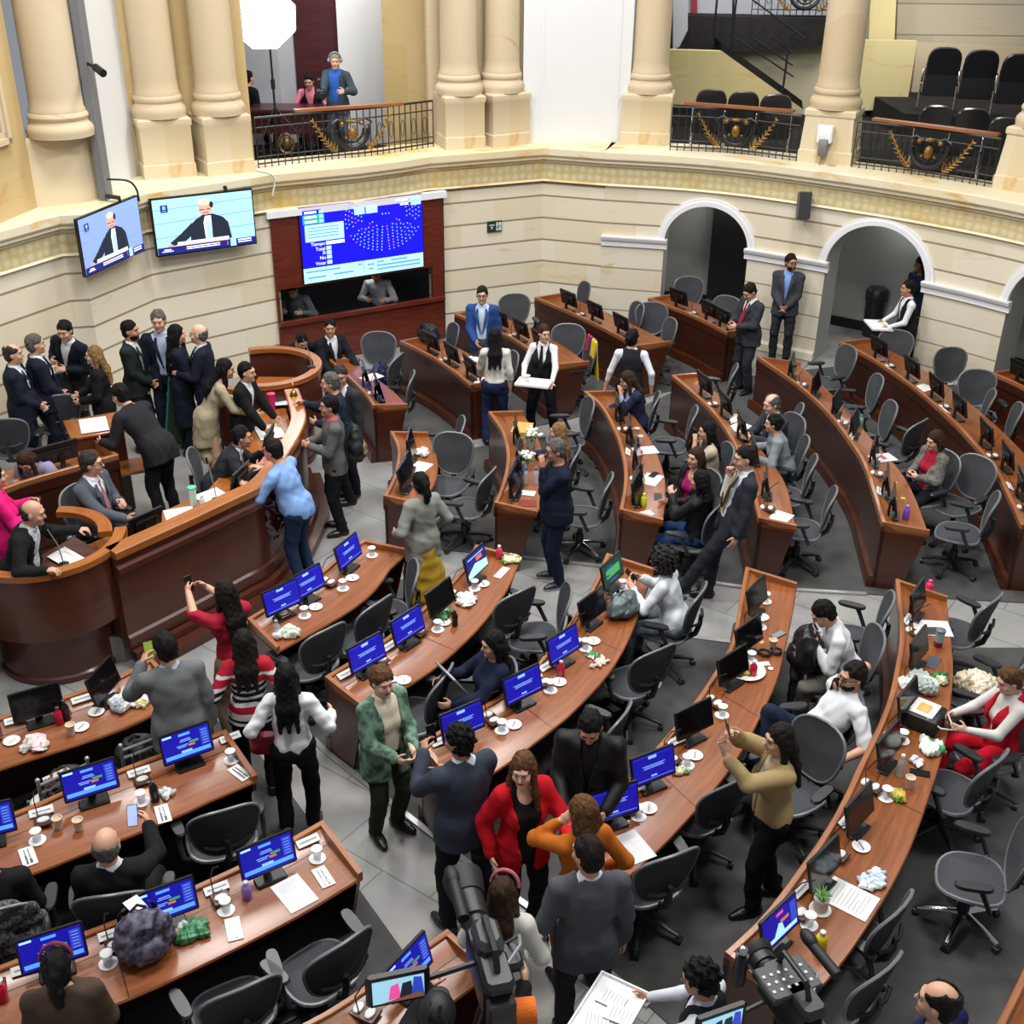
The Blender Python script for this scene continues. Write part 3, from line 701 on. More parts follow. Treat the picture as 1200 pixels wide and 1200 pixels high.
chair('B5f', 1058, 1062, K + 'pushed in by the glaring white paper', 'B5', group=g2)
chair('B5g', 1040, 1135, K + 'by the yellow bottle, beside the second video camera', 'B5', group=g2, turn=-5)
chair('C1a', 533, 508, K + 'facing the camera, behind the shortest desk', head=165, group=g3)
chair('C1b', 544, 492, K + 'small behind the camera-facing one', 'C1', group=g3)
chair('C1c', 576, 553, K + 'side-on in front of the flower desk', 'C1', turn=-12, group=g3)
chair('C2a', 694, 469, K + 'side-on below the feet of the waitress', 'C2', group=g3)
chair('C2b', 678, 520, K + 'behind the blond woman at the flower desk', 'C2', group=g3)
chair('C2c', 717, 560, K + 'with silver spokes behind the man in the navy jacket', 'C2', star='s', group=g3)
chair('C3a', 779, 447, K + 'beside the woman in navy resting her head', 'C3', turn=-35, group=g3)
chair('C3b', 817, 480, K + 'side-on just past the woman in navy', 'C3', group=g3, turn=-10)
chair('C3c', 843, 512, K + 'under the woman in the cream cardigan', 'C3', group=g3)
chair('C3d', 841, 541, K + 'under the smiling woman with the magenta top', 'C3', group=g3)
chair('C3e', 845, 577, K + 'under the woman seen from behind in black', 'C3', group=g3)
chair('C4a', 864, 430, K + 'at the far end of the yellow-tie man\'s desk', 'C4', turn=-35, group=g3)
chair('C4b', 901, 448, K + 'behind the seated greying man', 'C4', turn=-25, group=g3)
chair('C4c', 941, 477, K + 'just past the seated greying man', 'C4', turn=-20, group=g3)
chair('C4d', 976, 508, K + 'under the woman in the grey sweater', 'C4', group=g3)
chair('C4e', 957, 538, K + 'partly hidden behind the grey sweater', 'C4', group=g3, turn=-10)
chair('C4f', 980, 576, K + 'at the aisle end of the yellow-tie man\'s desk', 'C4', group=g3, turn=-5)
chair('C5a', 998, 407, K + 'below the second archway, turned sideways', 'C5', turn=30, group=g3)
chair('C5b', 1033, 442, K + 'reclined and seen edge-on, far half of the purple-bottle desk', 'C5', turn=20, group=g3)
chair('C5c', 1072, 474, K + 'seen edge-on next to the woman with the phone', 'C5', turn=25, group=g3, shift=0.25)
chair('C5d', 1068, 490, K + 'directly beside the woman in the grey tweed jacket', 'C5', turn=-20, group=g3, shift=-0.15)
chair('C5e', 1113, 519, K + 'under the woman in the grey tweed jacket', 'C5', group=g3)
chair('C5f', 1142, 540, K + 'turned towards the camera beside the tweed jacket', head=125, group=g3, shift=-0.15)
chair('C5g', 1171, 582, K + 'at the aisle end of the purple-bottle desk', 'C5', turn=-6, group=g3)
chair('C6a', 1052, 395, K + 'in front of the waiter in the archway', head=165, group=g3, shift=-0.3)
chair('C6b', 1113, 408, K + 'with its back to the stone pier', head=190, group=g3)
chair('C6c', 1146, 434, K + 'with see-through mesh below the stone pier', head=175, group=g3)
chair('C6d', 1157, 459, K + 'in front of the see-through mesh one', 'C6', turn=-25, group=g3, shift=-0.1)
chair('C6e', 1198, 476, K + 'cut off by the photo edge beside the reddish desk', 'C6', turn=-20, group=g3)
chair('D0a', 442, 395, K + 'with a green-grey mesh back below the wooden booth', head=180, group=g4, shift=-0.2)
chair('D0b', 468, 417, K + 'with the blue backpack on its seat', 'D0', turn=-30, group=g4)
chair('D0c', 485, 438, K + 'at the near end of the short dark desk', 'D0', turn=-15, group=g4)
chair('D1a', 535, 381, K + 'beside the man in the blue jacket', 'D1', turn=-20, group=g4)
chair('D1b', 605, 414, K + 'beside the woman in the white blouse', 'D1', turn=-10, group=g4)
chair('D2a', 602, 345, K + 'with its back against the wall beside the blue jacket', head=190, group=g4)
chair('D2b', 665, 392, K + 'behind the waitress', head=175, group=g4, shift=-0.45)
chair('D2c', 697, 399, K + 'draped with a yellow and red flag', 'D2', turn=-10, group=g4)
chair('D3a', 689, 332, K + 'furthest from the camera against the pale wall', 'D3', turn=-20, group=g4)
chair('D3b', 727, 358, K + 'half hidden behind a monitor at the flag row', 'D3', turn=-15, group=g4, shift=-0.35)
chair('D3c', 764, 355, K + 'turned to the hall beside the first archway', head=178, group=g4)
chair('D3d', 790, 375, K + 'just behind the waiter seen from behind', 'D3', turn=-15, group=g4)
chair('D4a', 807, 325, K + 'standing inside the first archway', head=185, group=g4)
chair('D4b', 851, 350, K + 'in front of the red cushion in the first archway', 'D4', turn=20, group=g4, shift=-0.12)

chair('P11', 222, 505, K + 'on the podium beside the man in the dark grey suit', head=-80, z0=PZ_, group=g5)
chair('P12', 160, 548, K + 'on the podium holding a black bag, beside the grey-suited man', head=-120, z0=PZ_, group=g5)
chair('Pa', 66, 464, K + 'on the podium in front of the men standing at the wall', head=20, z0=PZ_, group=g5)
chair('Pb', 78, 436, K + 'dark, behind the gesturing man on the podium', head=30, z0=PZ_, group=g5)
chair('Pc', 277, 478, K + 'on the podium between the beige dress and the dark grey suit', head=-75, z0=PZ_, group=g5)
chair('Pd', 2, 492, K + 'on the podium at the very edge beside the lilac top', head=10, z0=PZ_, group=g5)
# ================================================================== podium
PZ = .3
m_pod = wood('podium_front_wood', '#54291b', '#472014', .35, .3, sc=(1.0, 10, 10))
m_podrail = wood('podium_rail_wood', '#a3622c', '#8a4d20', .32, .35, sc=(2.5, 24, 24))
RP = [at(x, y, 1.3) for x, y in ((133, 647), (200, 617), (273, 583), (310, 563), (340, 523), (355, 493), (353, 473), (347, 455))]
RP = [Vector((p.x, p.y, 0)) for p in catmull(RP, 40)]
b = MB(); C0 = offset(RP, -.12)
poly = [(p.x, p.y) for p in C0] + [(-2.75, 14.9), (-2.9, 15.7), (-3.3, 16.5), (-5.0, 16.4), (-5.75, 15.4), (-6.2, 15.0), (-8.5, 9.7), (-5.2, 9.4), (-4.2, 9.5)]
b.prism(poly[::-1], .0, PZ); struct(b.build('floor_podium', M('podium_floor', '#8a8783', .6, noise=(4, .2, '#7d7a76')), smooth=0))
b = MB(); strip(b, RP, [(.22, 0), (.22, .11), (.10, .115), (.10, .20), (-.05, .205)], [0] * 4); struct(b.build('trim_40', m_pod))
t = thing('podium_desk', 'long curved wooden podium desk with raised front rail in front of the presiding officials', 'desk', (-3.0, 11.2, 0), 0)
def psec(mb, pts, m=0):
    mb.sweep([[(q.x, q.y, z) for q, z in zip([offs[o][i] for o, _ in pts], [z for _, z in pts])] for i in range(len(RP))], m)
offs = {o: offset(RP, o) for o in (0., .03, .015, -.02, -.06, -.14, -.15, -.72, -.70, .04, .05)}
b = MB(); psec(b, [(.03, 1.22), (.03, 1.29), (.015, 1.3), (-.14, 1.3), (-.15, 1.29), (-.15, 1.22)]); b.build('rail', m_podrail, t, 30, True)
b = MB(); psec(b, [(0., .2), (0., 1.22), (-.06, 1.22), (-.06, .2)]); psec(b, [(.04, 1.06), (.04, 1.12), (0., 1.14), (0., 1.03)]); psec(b, [(.03, .22), (.03, .34), (0., .36), (0., .22)])
b.build('front_panel', m_pod, t, 30, True)
b = MB(); psec(b, [(-.15, 1.02), (-.15, 1.05), (-.72, 1.05), (-.72, 1.02)]); b.build('worktop', m_podrail, t, 30, True)
for i in (0, 10, 20, 30, 39):
    p, q = offs[-.06][i], offs[-.70][i]; d = (RP[min(i + 1, 39)] - RP[max(i - 1, 0)]).normalized() * .02
    b = MB(); b.prism([(p.x - d.x, p.y - d.y), (q.x - d.x, q.y - d.y), (q.x + d.x, q.y + d.y), (p.x + d.x, p.y + d.y)], PZ, 1.02); b.build('support_panel', m_pod, t, 30, True)
def arc_ring(c, r0, r1, a0, a1, z0, z1, n=40, m=0, mb=None):
    mb = mb or MB(); R = []
    for i in range(n + 1):
        a = math.radians(a0 + (a1 - a0) * i / n); ca, sa = math.cos(a), math.sin(a)
        R.append([(c[0] + r0 * ca, c[1] + r0 * sa, z0), (c[0] + r1 * ca, c[1] + r1 * sa, z0), (c[0] + r1 * ca, c[1] + r1 * sa, z1), (c[0] + r0 * ca, c[1] + r0 * sa, z1)])
    mb.sweep(R, m); return mb
def lectern(c, r, a0, a1, label, low=None):
    t = thing('round_lectern', label, 'lectern', (c[0], c[1], 0), 0, None)
    arc_ring(c, r - .09, r + .02, a0, a1, 1.24, 1.30).build('rail', m_podrail, t, 30, True)
    b = arc_ring(c, r - .05, r, a0, a1, .58, 1.24); b.build('upper_drum', m_pod, t, 30, True)
    b = MB(); b.lathe([(r - .13, 0), (r - .13, .06), (r - .15, .08), (r - .15, .58)], 48, (c[0], c[1], 0)); b.build('lower_drum', m_pod, t, 30, True)
    return t
LC = (-4.47, 9.75); L2 = (-3.24, 14.35)
t = lectern(LC, .74, -200, 18, 'round wooden speaker lectern with a curved rail around the bald speaker')
b = MB(); b.T = Matrix.Translation((LC[0] + .22, LC[1] - .1, 1.1)) @ Matrix.Rotation(math.radians(-28), 4, 'Z') @ Matrix.Rotation(math.radians(12), 4, 'Y')
b.box((0, 0, 0), (.42, .62, .025), .005); b.build('reading_shelf', m_pod, t, 30, True)
arc_ring(LC, .5, .63, 12, 96, 1.24, 1.3).build('side_rail', m_podrail, t, 30, True)
t = lectern(L2, .72, -105, 118, 'second round wooden lectern, empty, at the far end of the podium below the booth')
b = MB(); b.T = Matrix.Translation((L2[0] + .05, L2[1] + .3, .95)); b.box((0, 0, 0), (.5, .3, .03), .005); b.build('reading_shelf', m_podrail, t, 30, True)
arc_ring((L2[0] - .05, L2[1] + .25), .70, .80, -155, -82, 1.10, 1.16).build('side_rail', m_podrail, t, 30, True)
arc_ring((L2[0] - .05, L2[1] + .25), .74, .78, -155, -82, .3, 1.10).build('side_panel', m_pod, t, 30, True)
# second tier desk behind
RT_ = [at(x, y, 1.35) for x, y in ((-70, 602), (33, 562), (92, 545), (140, 530))]
desk('P2', [(-70, 602), (0, 574), (33, 562), (92, 545), (138, 532)], None, .62, label='rear podium desk with two monitors behind the man in the grey suit', z0=PZ, side=-1, zr=1.0, zw=.88, group=None)

t = thing('side_cabinet', 'small wooden cabinet at the end of the rear podium desk, papers lying on it', 'cabinet', tuple(at(113, 502, 1.36).xy) + (.6,), math.radians(28))
b = MB(); b.box((0, .12, .22), (.55, .5, 1.0), .01); b.build('body', m_pod, t)
b = MB(); b.box((0, .12, .74), (.6, .55, .04), .01); b.build('top', m_podrail, t)
b = MB(); b.box((.12, -.3, .35), (.75, .38, .035), .01); b.build('shelf', m_podrail, t)
b = MB(); b.box((-5.62, 8.6, .16), (1.1, .7, .32), .02); b.box((-5.62, 9.1, .3), (1.1, .6, .6), .02); tag(b.build('carpeted_step', m_carpet), 'dark carpeted steps beside the round speaker lectern', 'steps')
# ================================================================== screens on the walls
m_bezel = M('screen_bezel', '#0d0d0f', .35)
def E(name, col, e=1.0): return M('glow_' + name, col, .5, emit=e)
e_blue = E('blue', '#14119a', .75); e_led = E('led_blue', '#0a06c8', 1.25); e_cyan = E('cyan', '#9fd4ee', 1.0); e_white = E('white', '#dfe8f2', 1.0)
e_teal = E('teal', '#1d9a86', 1.0); e_red = E('red', '#d2506a', 1.0); e_pale = E('pale', '#7fa9e0', 1.0); e_navy = E('navy', '#1a1f6e', .8); e_org = E('orange', '#d98a4a', 1.)
e_sky = E('sky', '#94c4d8', .95); e_sky2 = E('sky2', '#7f97d0', .8); e_dark = E('dark', '#1b2230', .8); e_skin = E('skin', '#c79683', .9); e_line = E('line', '#6f93a6', .9); e_dim = E('dim', '#2f47b8', .8); e_green = E('green', '#3d8f5a', .9); e_pink = E('pink', '#d24d8f', 1.)
class Pic:
    """flat picture on a rectangle: origin lower left, axes ex (width w) and ey (height h), normal n"""
    def __init__(s, o, ex, ey, w, h):
        s.o = Vector(o); s.ex = Vector(ex).normalized(); s.ey = Vector(ey).normalized(); s.n = s.ex.cross(s.ey).normalized(); s.w = w; s.h = h; s.b = MB(); s.ms = []; s.k = 0
    def P(s, u, v): return s.o + s.ex * (u * s.w) + s.ey * (v * s.h) + s.n * (.0006 * s.k)
    def mi(s, m):
        if m not in s.ms: s.ms.append(m)
        return s.ms.index(m)
    def poly(s, pts, m):
        s.k += 1; V = [tuple(s.P(u, v)) for u, v in pts]; s.b.add(V, [tuple(range(len(V)))], s.mi(m)); return s
    def rect(s, u0, v0, u1, v1, m): return s.poly([(u0, v0), (u1, v0), (u1, v1), (u0, v1)], m)
    def disc(s, u, v, ru, rv, m, n=16): return s.poly([(u + ru * math.cos(2 * PI * i / n), v + rv * math.sin(2 * PI * i / n)) for i in range(n)], m)
    def dot(s, u, v, ru, rv, m): V = [tuple(s.P(u + a * ru, v + c * rv)) for a, c in ((-1, 0), (0, -1), (1, 0), (0, 1))]; s.b.add(V, [(0, 1, 2, 3)], s.mi(m))
    def done(s, name, parent, world=True): return s.b.build(name, s.ms, parent, 0, world)
def speech(p, bg, dk, lower):
    p.rect(0, 0, 1, 1, bg)
    for v in (.86, .62, .36): p.poly([(0, v - .06), (1, v), (1, v + .012), (0, v - .048)], e_line)
    p.poly([(.16, .14), (.27, .18), (.40, .36), (.44, .5), (.36, .52), (.24, .34), (.13, .2)], dk)
    p.poly([(.33, .1), (.35, .48), (.4, .57), (.48, .65), (.58, .65), (.68, .57), (.73, .46), (.76, .1)], dk)
    p.poly([(.49, .1), (.48, .5), (.5, .62), (.56, .62), (.56, .5), (.555, .1)], e_white)
    p.poly([(.51, .1), (.5, .5), (.53, .55), (.55, .5), (.555, .1)], e_sky)
    p.disc(.51, .77, .068, .13, e_skin); p.disc(.505, .87, .062, .06, E('bald', '#d8b3a4', .95)); p.disc(.575, .82, .02, .06, dk)
    p.rect(.45, .735, .5, .75, dk); p.rect(.52, .735, .56, .75, dk); p.rect(.48, .675, .54, .69, E('mouth', '#8b5048', .8))
    p.disc(.13, .13, .03, .05, e_skin)
    p.rect(.2, .13, .72, .2, e_white); p.rect(0, 0, 1, .13, lower); p.rect(.2, .128, .72, .14, e_org)
    p.rect(.04, .045, .15, .062, e_white); p.rect(.06, .075, .13, .095, e_white)
    for v in (.05, .085): p.rect(.28, v, .62, v + .018, e_white)
    p.rect(.70, .03, .702, .11, e_white); p.rect(.73, .0, .79, .16, e_sky)
    p.rect(.81, .05, .95, .07, e_white); p.rect(.81, .09, .95, .115, e_white)
    p.rect(.07, .77, .14, .9, e_navy); p.rect(.09, .82, .12, .88, e_pale); p.rect(.085, .79, .125, .8, e_pale)
def wall_tv(label, px, P, n, out, bg, dk, lower):
    P = Vector(P) + Vector(n) * out
    tl, tr, br, bl = [atp(x, y, P, n) for x, y in px]
    t = thing('television', label, 'television', tuple((tl + br) / 2), 0, 'televisions on the side wall')
    ex = (br - bl).normalized(); ey = Vector((0, 0, 1)); w_ = (br - bl).length; h_ = ((tl.z - bl.z) + (tr.z - br.z)) / 2
    lo = Vector((bl.x, bl.y, (bl.z + br.z) / 2)); n = Vector(n)
    b = MB(); c = [lo, lo + ex * w_, lo + ex * w_ + ey * h_, lo + ey * h_]; b.slab(c, n, .05); b.build('casing', m_bezel, t, 0, True)
    g = .012 * w_; p = Pic(lo + ex * g + ey * g * 1.2 + n * .002, ex, ey, w_ - 2 * g, h_ - 2.4 * g); speech(p, bg, dk, lower); p.done('screen', t)
    b = MB(); m_ = lo + ex * w_ * .5 + ey * h_ * .5 - n * .05
    for s in (-.25, .25): b.tube([m_ + ex * w_ * s, m_ + ex * w_ * s - n * (out - .04)], .03, 8)
    b.tube([m_ + ex * w_ * .25 + ey * h_ * .45, m_ + ex * w_ * .25 + ey * h_ * .55 , m_ + ex * w_ * .2 + ey * h_ * .58 - n * (out - .05)], .03, 6)
    b.build('wall_bracket', m_iron, t, 40, True)
A_, B_ = FF[3], FF[4]; d1 = (B_ - A_).normalized(); nn1 = Vector((d1.y, -d1.x, 0)); C_ = FF[5]; d2 = (C_ - B_).normalized(); nn2 = Vector((d2.y, -d2.x, 0))
wall_tv('wall television at an angle, bluish picture of a man speaking, the smaller-looking one', [(96, 257), (168, 230), (170, 296), (101, 328)], A_, nn1, .22, e_sky2, e_dark, e_navy)
wall_tv('wall television facing the hall, bright picture of a bald man speaking at a lectern', [(176, 230), (299, 218), (301, 283), (184, 299)], B_, nn2, .22, e_sky, e_dark, e_navy)
# LED voting board in its wooden wall
pA, pB = FF[NL1 - 1], FF[NL2 - 2]; db = (pB - pA).normalized(); nb = Vector((db.y, -db.x, 0)); PW = pA + nb * .06
bp_ = lambda x, y, o=0.: atp(x, y, PW + nb * o, nb)
t = thing('voting_board', 'large blue electronic voting board with a seat plan of dots on the wooden wall', 'screen', tuple(bp_(425, 280)), 0)
q = [bp_(350, 243, .04), bp_(494, 228, .04), bp_(496, 313, .04), bp_(357, 332, .04)]
w_ = (q[2] - q[3]).length * .5 + (q[1] - q[0]).length * .5; ztop, zbot = (q[0].z + q[1].z) / 2, (q[2].z + q[3].z) / 2; lo = Vector((q[3].x, q[3].y, zbot)) ; lo = (Vector((q[0].x, q[0].y, 0)) + Vector((q[3].x, q[3].y, 0))) / 2; lo.z = zbot; h_ = ztop - zbot
b = MB(); b.slab([lo - db * .01, lo + db * (w_ + .01), lo + db * (w_ + .01) + Vector((0, 0, h_)), lo - db * .01 + Vector((0, 0, h_))], nb, .05); b.build('casing', m_bezel, t, 0, True)
p = Pic(lo + nb * .002, db, (0, 0, 1), w_, h_); p.rect(0, 0, 1, 1, e_led)
p.rect(0, 0, 1, .2, e_cyan); p.rect(.49, 0, .493, 1, e_navy)
for u0, v, u1 in ((.02, .14, .3), (.03, .06, .18), (.24, .07, .4), (.44, .15, .48), (.52, .13, .58), (.6, .15, .66), (.72, .15, .86), (.6, .1, .97), (.6, .05, .97), (.53, .07, .57)): p.rect(u0, v, u1, v + .02, E('ink', '#5f8fb0', .8))
p.rect(.02, .9, .17, .96, e_led); p.rect(.02, .84, .19, .9, e_teal); p.rect(.02, .78, .19, .84, e_teal)
for v in (.915, .855, .795): p.rect(.035, v, .13, v + .03, e_white); p.rect(.15, v - .005, .18, v + .035, e_cyan)
p.rect(.03, .55, .34, .77, e_cyan)
for v in (.72, .68, .64, .6): p.rect(.05, v, .3, v + .012, E('ink', '#5f8fb0', .8))
p.rect(.19, .49, .34, .535, e_white)
for v in (.42, .36, .30, .23): p.rect(.19, v, .23, v + .05, e_cyan)
p.rect(.43, .83, .515, .92, e_cyan); p.rect(.525, .83, .62, .92, e_cyan); p.rect(.9, .93, .985, .98, e_cyan); p.rect(.9, .87, .985, .92, e_cyan)
p.rect(.78, .94, .88, .965, e_white); p.rect(.81, .885, .88, .91, e_white)
p.k += 1; rr = random.Random(3)
for i in range(3): p.dot(.66 + i * .027, .80, .007, .012, e_pale)
for side in (-1, 1):
    for r in range(9):
        q_ = .10 + .026 * r; n_ = int(q_ * 1.5 / .026)
        for c_ in range(n_):
            a_ = math.radians(4 + 116 * c_ / max(n_ - 1, 1)); u = .675 + side * (.012 + q_ * math.sin(a_)); v = .80 - q_ * 1.5 * math.cos(a_) - .02
            if 62 < math.degrees(a_) < 74 or (math.degrees(a_) > 70 and r < 3) or u > .97 or v < .24: continue
            p.dot(u, v, .0065, .012, e_red if rr.random() < .14 else e_pale)
scr = p.done('screen', t)
def words_on(par, txt, P, ex, ey, size, mat, name='lettering'):
    c = bpy.data.curves.new(name, 'FONT'); c.body = txt; c.size = size; c.extrude = .001; c.align_x = 'RIGHT'
    o = bpy.data.objects.new(name, c); COL.objects.link(o); ex = Vector(ex).normalized(); ey = Vector(ey).normalized(); n = ex.cross(ey)
    dg = bpy.context.evaluated_depsgraph_get(); me = bpy.data.meshes.new_from_object(o.evaluated_get(dg)); bpy.data.objects.remove(o)
    me.materials.clear(); me.materials.append(mat); o = bpy.data.objects.new(name, me); COL.objects.link(o)
    Mx = Matrix(((ex.x, ey.x, n.x, P[0]), (ex.y, ey.y, n.y, P[1]), (ex.z, ey.z, n.z, P[2]), (0, 0, 0, 1)))
    if par is not None:
        q = Matrix.Translation(Vector(P) - par.location); Mx.translation = Vector(P) - par.location; o.parent = par
    o.matrix_local = Mx; return o
for txt, u, v in (('Tiempo', .18, .495), ('Si', .18, .37), ('No', .18, .305), ('Votar', .18, .235), ('Total', .18, .425)):
    words_on(t, txt, lo + db * (u * w_) + Vector((0, 0, v * h_)) + nb * .03, db, (0, 0, 1), .075, e_white)
# wooden booth wall around it
zf = lambda x, y: bp_(x, y).z
sL, sR = bp_(320, 300), bp_(519, 270); zt_ = 2.46
b = MB()
def wslab(x0, x1, z0, z1, th=.05, o=0.):
    L_ = (sR - sL).length; P0 = Vector((sL.x, sL.y, 0)) + nb * o
    a, c = P0 + db * (L_ * x0), P0 + db * (L_ * x1)
    b.slab([a + Vector((0, 0, z0)), c + Vector((0, 0, z0)), c + Vector((0, 0, z1)), a + Vector((0, 0, z1))], nb, th)
zl = bp_(420, 326).z; zs_ = bp_(420, 366).z
wslab(0, 1, zl, zt_ - .06); wslab(0, 1, 0.0, zs_ - .02); wslab(.0, 1, zs_ - .02, zs_ + .04, .09, .05)
wslab(0, .015, zs_, zl); wslab(.93, 1., zs_, zl)
struct(b.build('wall_booth', m_panel, smooth=0))
b = MB(); wslab(-.02, 1.02, zt_ - .06, zt_ + .04, .1, .05); struct(b.build('trim_41', m_trimw, smooth=0))
b = MB(); wslab(.01, .95, zs_, zl, .01, -.03); struct(b.build('window_1', M('booth_glass', '#0c1016', .06, spec=.4, alpha=.16), smooth=0))
b = MB(); L_ = (sR - sL).length; P0 = Vector((sL.x, sL.y, 0)); P1 = P0 + db * L_; bk = nb * -1.5
for x, y in ((P0 - nb * .06, P0 + bk), (P0 + bk, P1 + bk), (P1 + bk, P1 - nb * .06)): upright(b, x, y, 0, 2.5, .05)
b.prism([p[:2] for p in (P0 - nb * .06, P1 - nb * .06, P1 + bk, P0 + bk)], .4, .45); b.prism([p[:2] for p in (P0 - nb * .06, P1 - nb * .06, P1 + bk, P0 + bk)], 2.44, 2.48)
struct(b.build('wall_booth_inner', M('booth_dark', '#19181a', .8), smooth=0))
# end of the recess beside the pilaster
# exit sign
c0, c1 = FF[NL2], FF[NL2 + 1]; dp_ = (c1 - c0).normalized(); np_ = Vector((dp_.y, -dp_.x, 0)); pt = atp(579, 265, c0, np_) + np_ * .03
t = thing('exit_sign', 'small dark green emergency exit sign on the pale stone pilaster beside the voting board', 'sign', tuple(pt), 0)
b = MB(); o_ = pt - dp_ * .13 - Vector((0, 0, .09)); b.slab([o_, o_ + dp_ * .26, o_ + dp_ * .26 + Vector((0, 0, .18)), o_ + Vector((0, 0, .18))], np_, .028); b.build('plate', M('sign_green', '#16352c', .5), t, 0, True)
p = Pic(o_ + np_ * .002, dp_, (0, 0, 1), .26, .18); mw = M('sign_white', '#d8e6df', .5)
p.rect(.6, .12, .76, .88, mw); p.rect(.8, .12, .95, .88, mw); p.poly([(.64, .2), (.68, .2), (.7, .45), (.74, .2), (.75, .3), (.71, .6), (.66, .62)], M('sign_green', '#16352c')); p.disc(.69, .74, .03, .05, M('sign_green', '#16352c'))
p.poly([(.84, .3), (.91, .5), (.84, .7)], M('sign_green', '#16352c')); p.rect(.1, .62, .48, .7, mw); p.poly([(.25, .3), (.33, .3), (.33, .42), (.38, .42), (.29, .54), (.2, .42), (.25, .42)], mw); p.done('pictogram', t)
# loudspeaker on the curved wall
s_ = s_at(at(945, 256, 2.35)); p0, tt = p_at(s_); nf = Vector((tt.y, -tt.x, 0)); pz = atp(942, 241, p0 + nf * .2, nf)
t = thing('wall_speaker', 'grey box loudspeaker mounted on the curved wall between the two archways', 'speaker', tuple(pz), math.atan2(nf.y, nf.x) - PI / 2 + .5)
b = MB(); b.T = Matrix.Rotation(.25, 4, 'X'); b.box((0, 0, 0), (.2, .22, .42), .02); b.build('cabinet', M('speaker_grey', '#55575a', .5), t)
b = MB(); b.T = Matrix.Rotation(.25, 4, 'X'); b.box((0, .112, 0), (.175, .01, .39), .004); b.build('grille', M('speaker_grille', '#2b2c2e', .8), t)
b = MB(); b.tube([(0, -.1, 0), (-.08, -.26, .0)], .025, 8); b.build('bracket', m_iron, t)
# wall microphone / camera on the white gallery panel
pz = atp(112, 79, w0 + nw * .25, nw)
t = thing('bullet_camera', 'small black bullet camera sticking out of the white gallery panel', 'camera', tuple(pz), 0)
b = MB(); b.tube([(.0, 0, 0), (.14, -.16, -.05)], .05, 12); b.build('body', m_iron, t)
b = MB(); b.tube([(-.18, .12, .05), (0, 0, 0)], .02, 8); b.build('arm', m_iron, t)
# ================================================================== balcony furniture
def frond(b, p, q, side, up, n=9, m=0):
    """gilded palm leaf from p to q with short leaflets"""
    p, q = Vector(p), Vector(q); d = q - p; sd = Vector(side)
    for i in range(n):
        c = p + d * (i / (n - 1)) + Vector(up) * math.sin(PI * i / (n - 1)) * -.06; k = .075 * (1 - .55 * i / n)
        for s in (-1, 1): b.tube([c, c + d.normalized() * k * .9 + d.cross(Vector((sd.y, -sd.x, 0))).normalized() * s * k], [.02, .004], 5)
    b.tube([p, (p + q) / 2 - Vector(up) * .06, q], .013, 6)
def balustrade(label, P, centre, zt=3.72, wood_w=1.5, group='gilded iron balcony railings', z0=ZC):
    """P: plan polyline; centre: plan point where the ornament sits"""
    P = [Vector((p[0], p[1], 0)) for p in P]; L = arcl(P); n = max(4, int(L[-1] / .11)); Q = catmull(P, n + 1)
    mid = Q[n // 2]; t = thing('balustrade', label, 'railing', (mid.x, mid.y, z0), 0, group)
    b = MB()
    for zz, r in ((z0 + .06, .014), (z0 + .16, .01), (zt - .14, .01), (zt, .018)): b.tube([(q.x, q.y, zz) for q in Q], r, 6)
    for q in Q: b.tube([(q.x, q.y, z0 + .0), (q.x, q.y, zt)], .009, 5)
    for i in range(n):
        m_ = (Q[i] + Q[i + 1]) / 2; d = (Q[i + 1] - Q[i]).normalized() * .035
        if i % 2 == 0: b.tube([(m_.x + d.x * math.cos(a), m_.y + d.y * math.cos(a), (z0 + zt) / 2 + .13 * math.sin(a)) for a in [2 * PI * k / 10 for k in range(10)]], .006, 4, closed=True)
    b.build('ironwork', m_iron, t, 40, True)
    if centre is not None:
        c = Vector((centre[0], centre[1], 0)); i = min(range(n + 1), key=lambda i: (Q[i] - c).length); d = (Q[min(i + 1, n)] - Q[max(i - 1, 0)]).normalized(); nf = Vector((d.y, -d.x, 0)) * .06; c = Q[i] + nf
        zc = z0 + (zt - z0) * .55; w3 = lambda u, v: c + d * u + Vector((0, 0, zc + v))
        b = MB(); b.tube([w3(.27 * math.cos(a), .04 + .27 * math.sin(a)) for a in [PI + PI * k / 16 for k in range(17)]], .035, 8); b.tube([w3(.19 * math.cos(a), .05 + .2 * math.sin(a)) for a in [PI + PI * k / 16 for k in range(17)]], .018, 6)
        for s in (-1, 1): b.tube([w3(s * .27, .04), w3(s * .32, .14), w3(s * .22, .2), w3(s * .1, .14)], .02, 6)
        b.build('medallion', m_iron, t, 40, True)
        b = MB(); b.ell(tuple(w3(0, -.02)), (.07, .05, .1)); b.ell(tuple(w3(-.16, .13)), .04); b.ell(tuple(w3(.16, .13)), .04); b.ell(tuple(w3(0, .16)), (.09, .04, .03)); b.ell(tuple(w3(-.1, -.08)), .022); b.ell(tuple(w3(.1, -.08)), .022); b.build('gilded_rosette', m_gold, t, 40, True)
        for s in (-1, 1):
            b = MB(); frond(b, w3(s * .26, -.26), w3(s * .62, .2), d, (0, 0, 1)); b.build('gilded_frond', m_gold, t, 40, True)
        if wood_w:
            b = MB(); a, e = c - nf - d * wood_w / 2, c - nf + d * wood_w / 2
            b.sweep([[(x.x + k * nf.x, x.y + k * nf.y, z) for k, z in ((-1.1, zt + .02), (1.1, zt + .02), (1.1, zt + .06), (-1.1, zt + .06))] for x in (a, e)]); b.build('wooden_ledge', m_rail, t, 30, True)
    return t
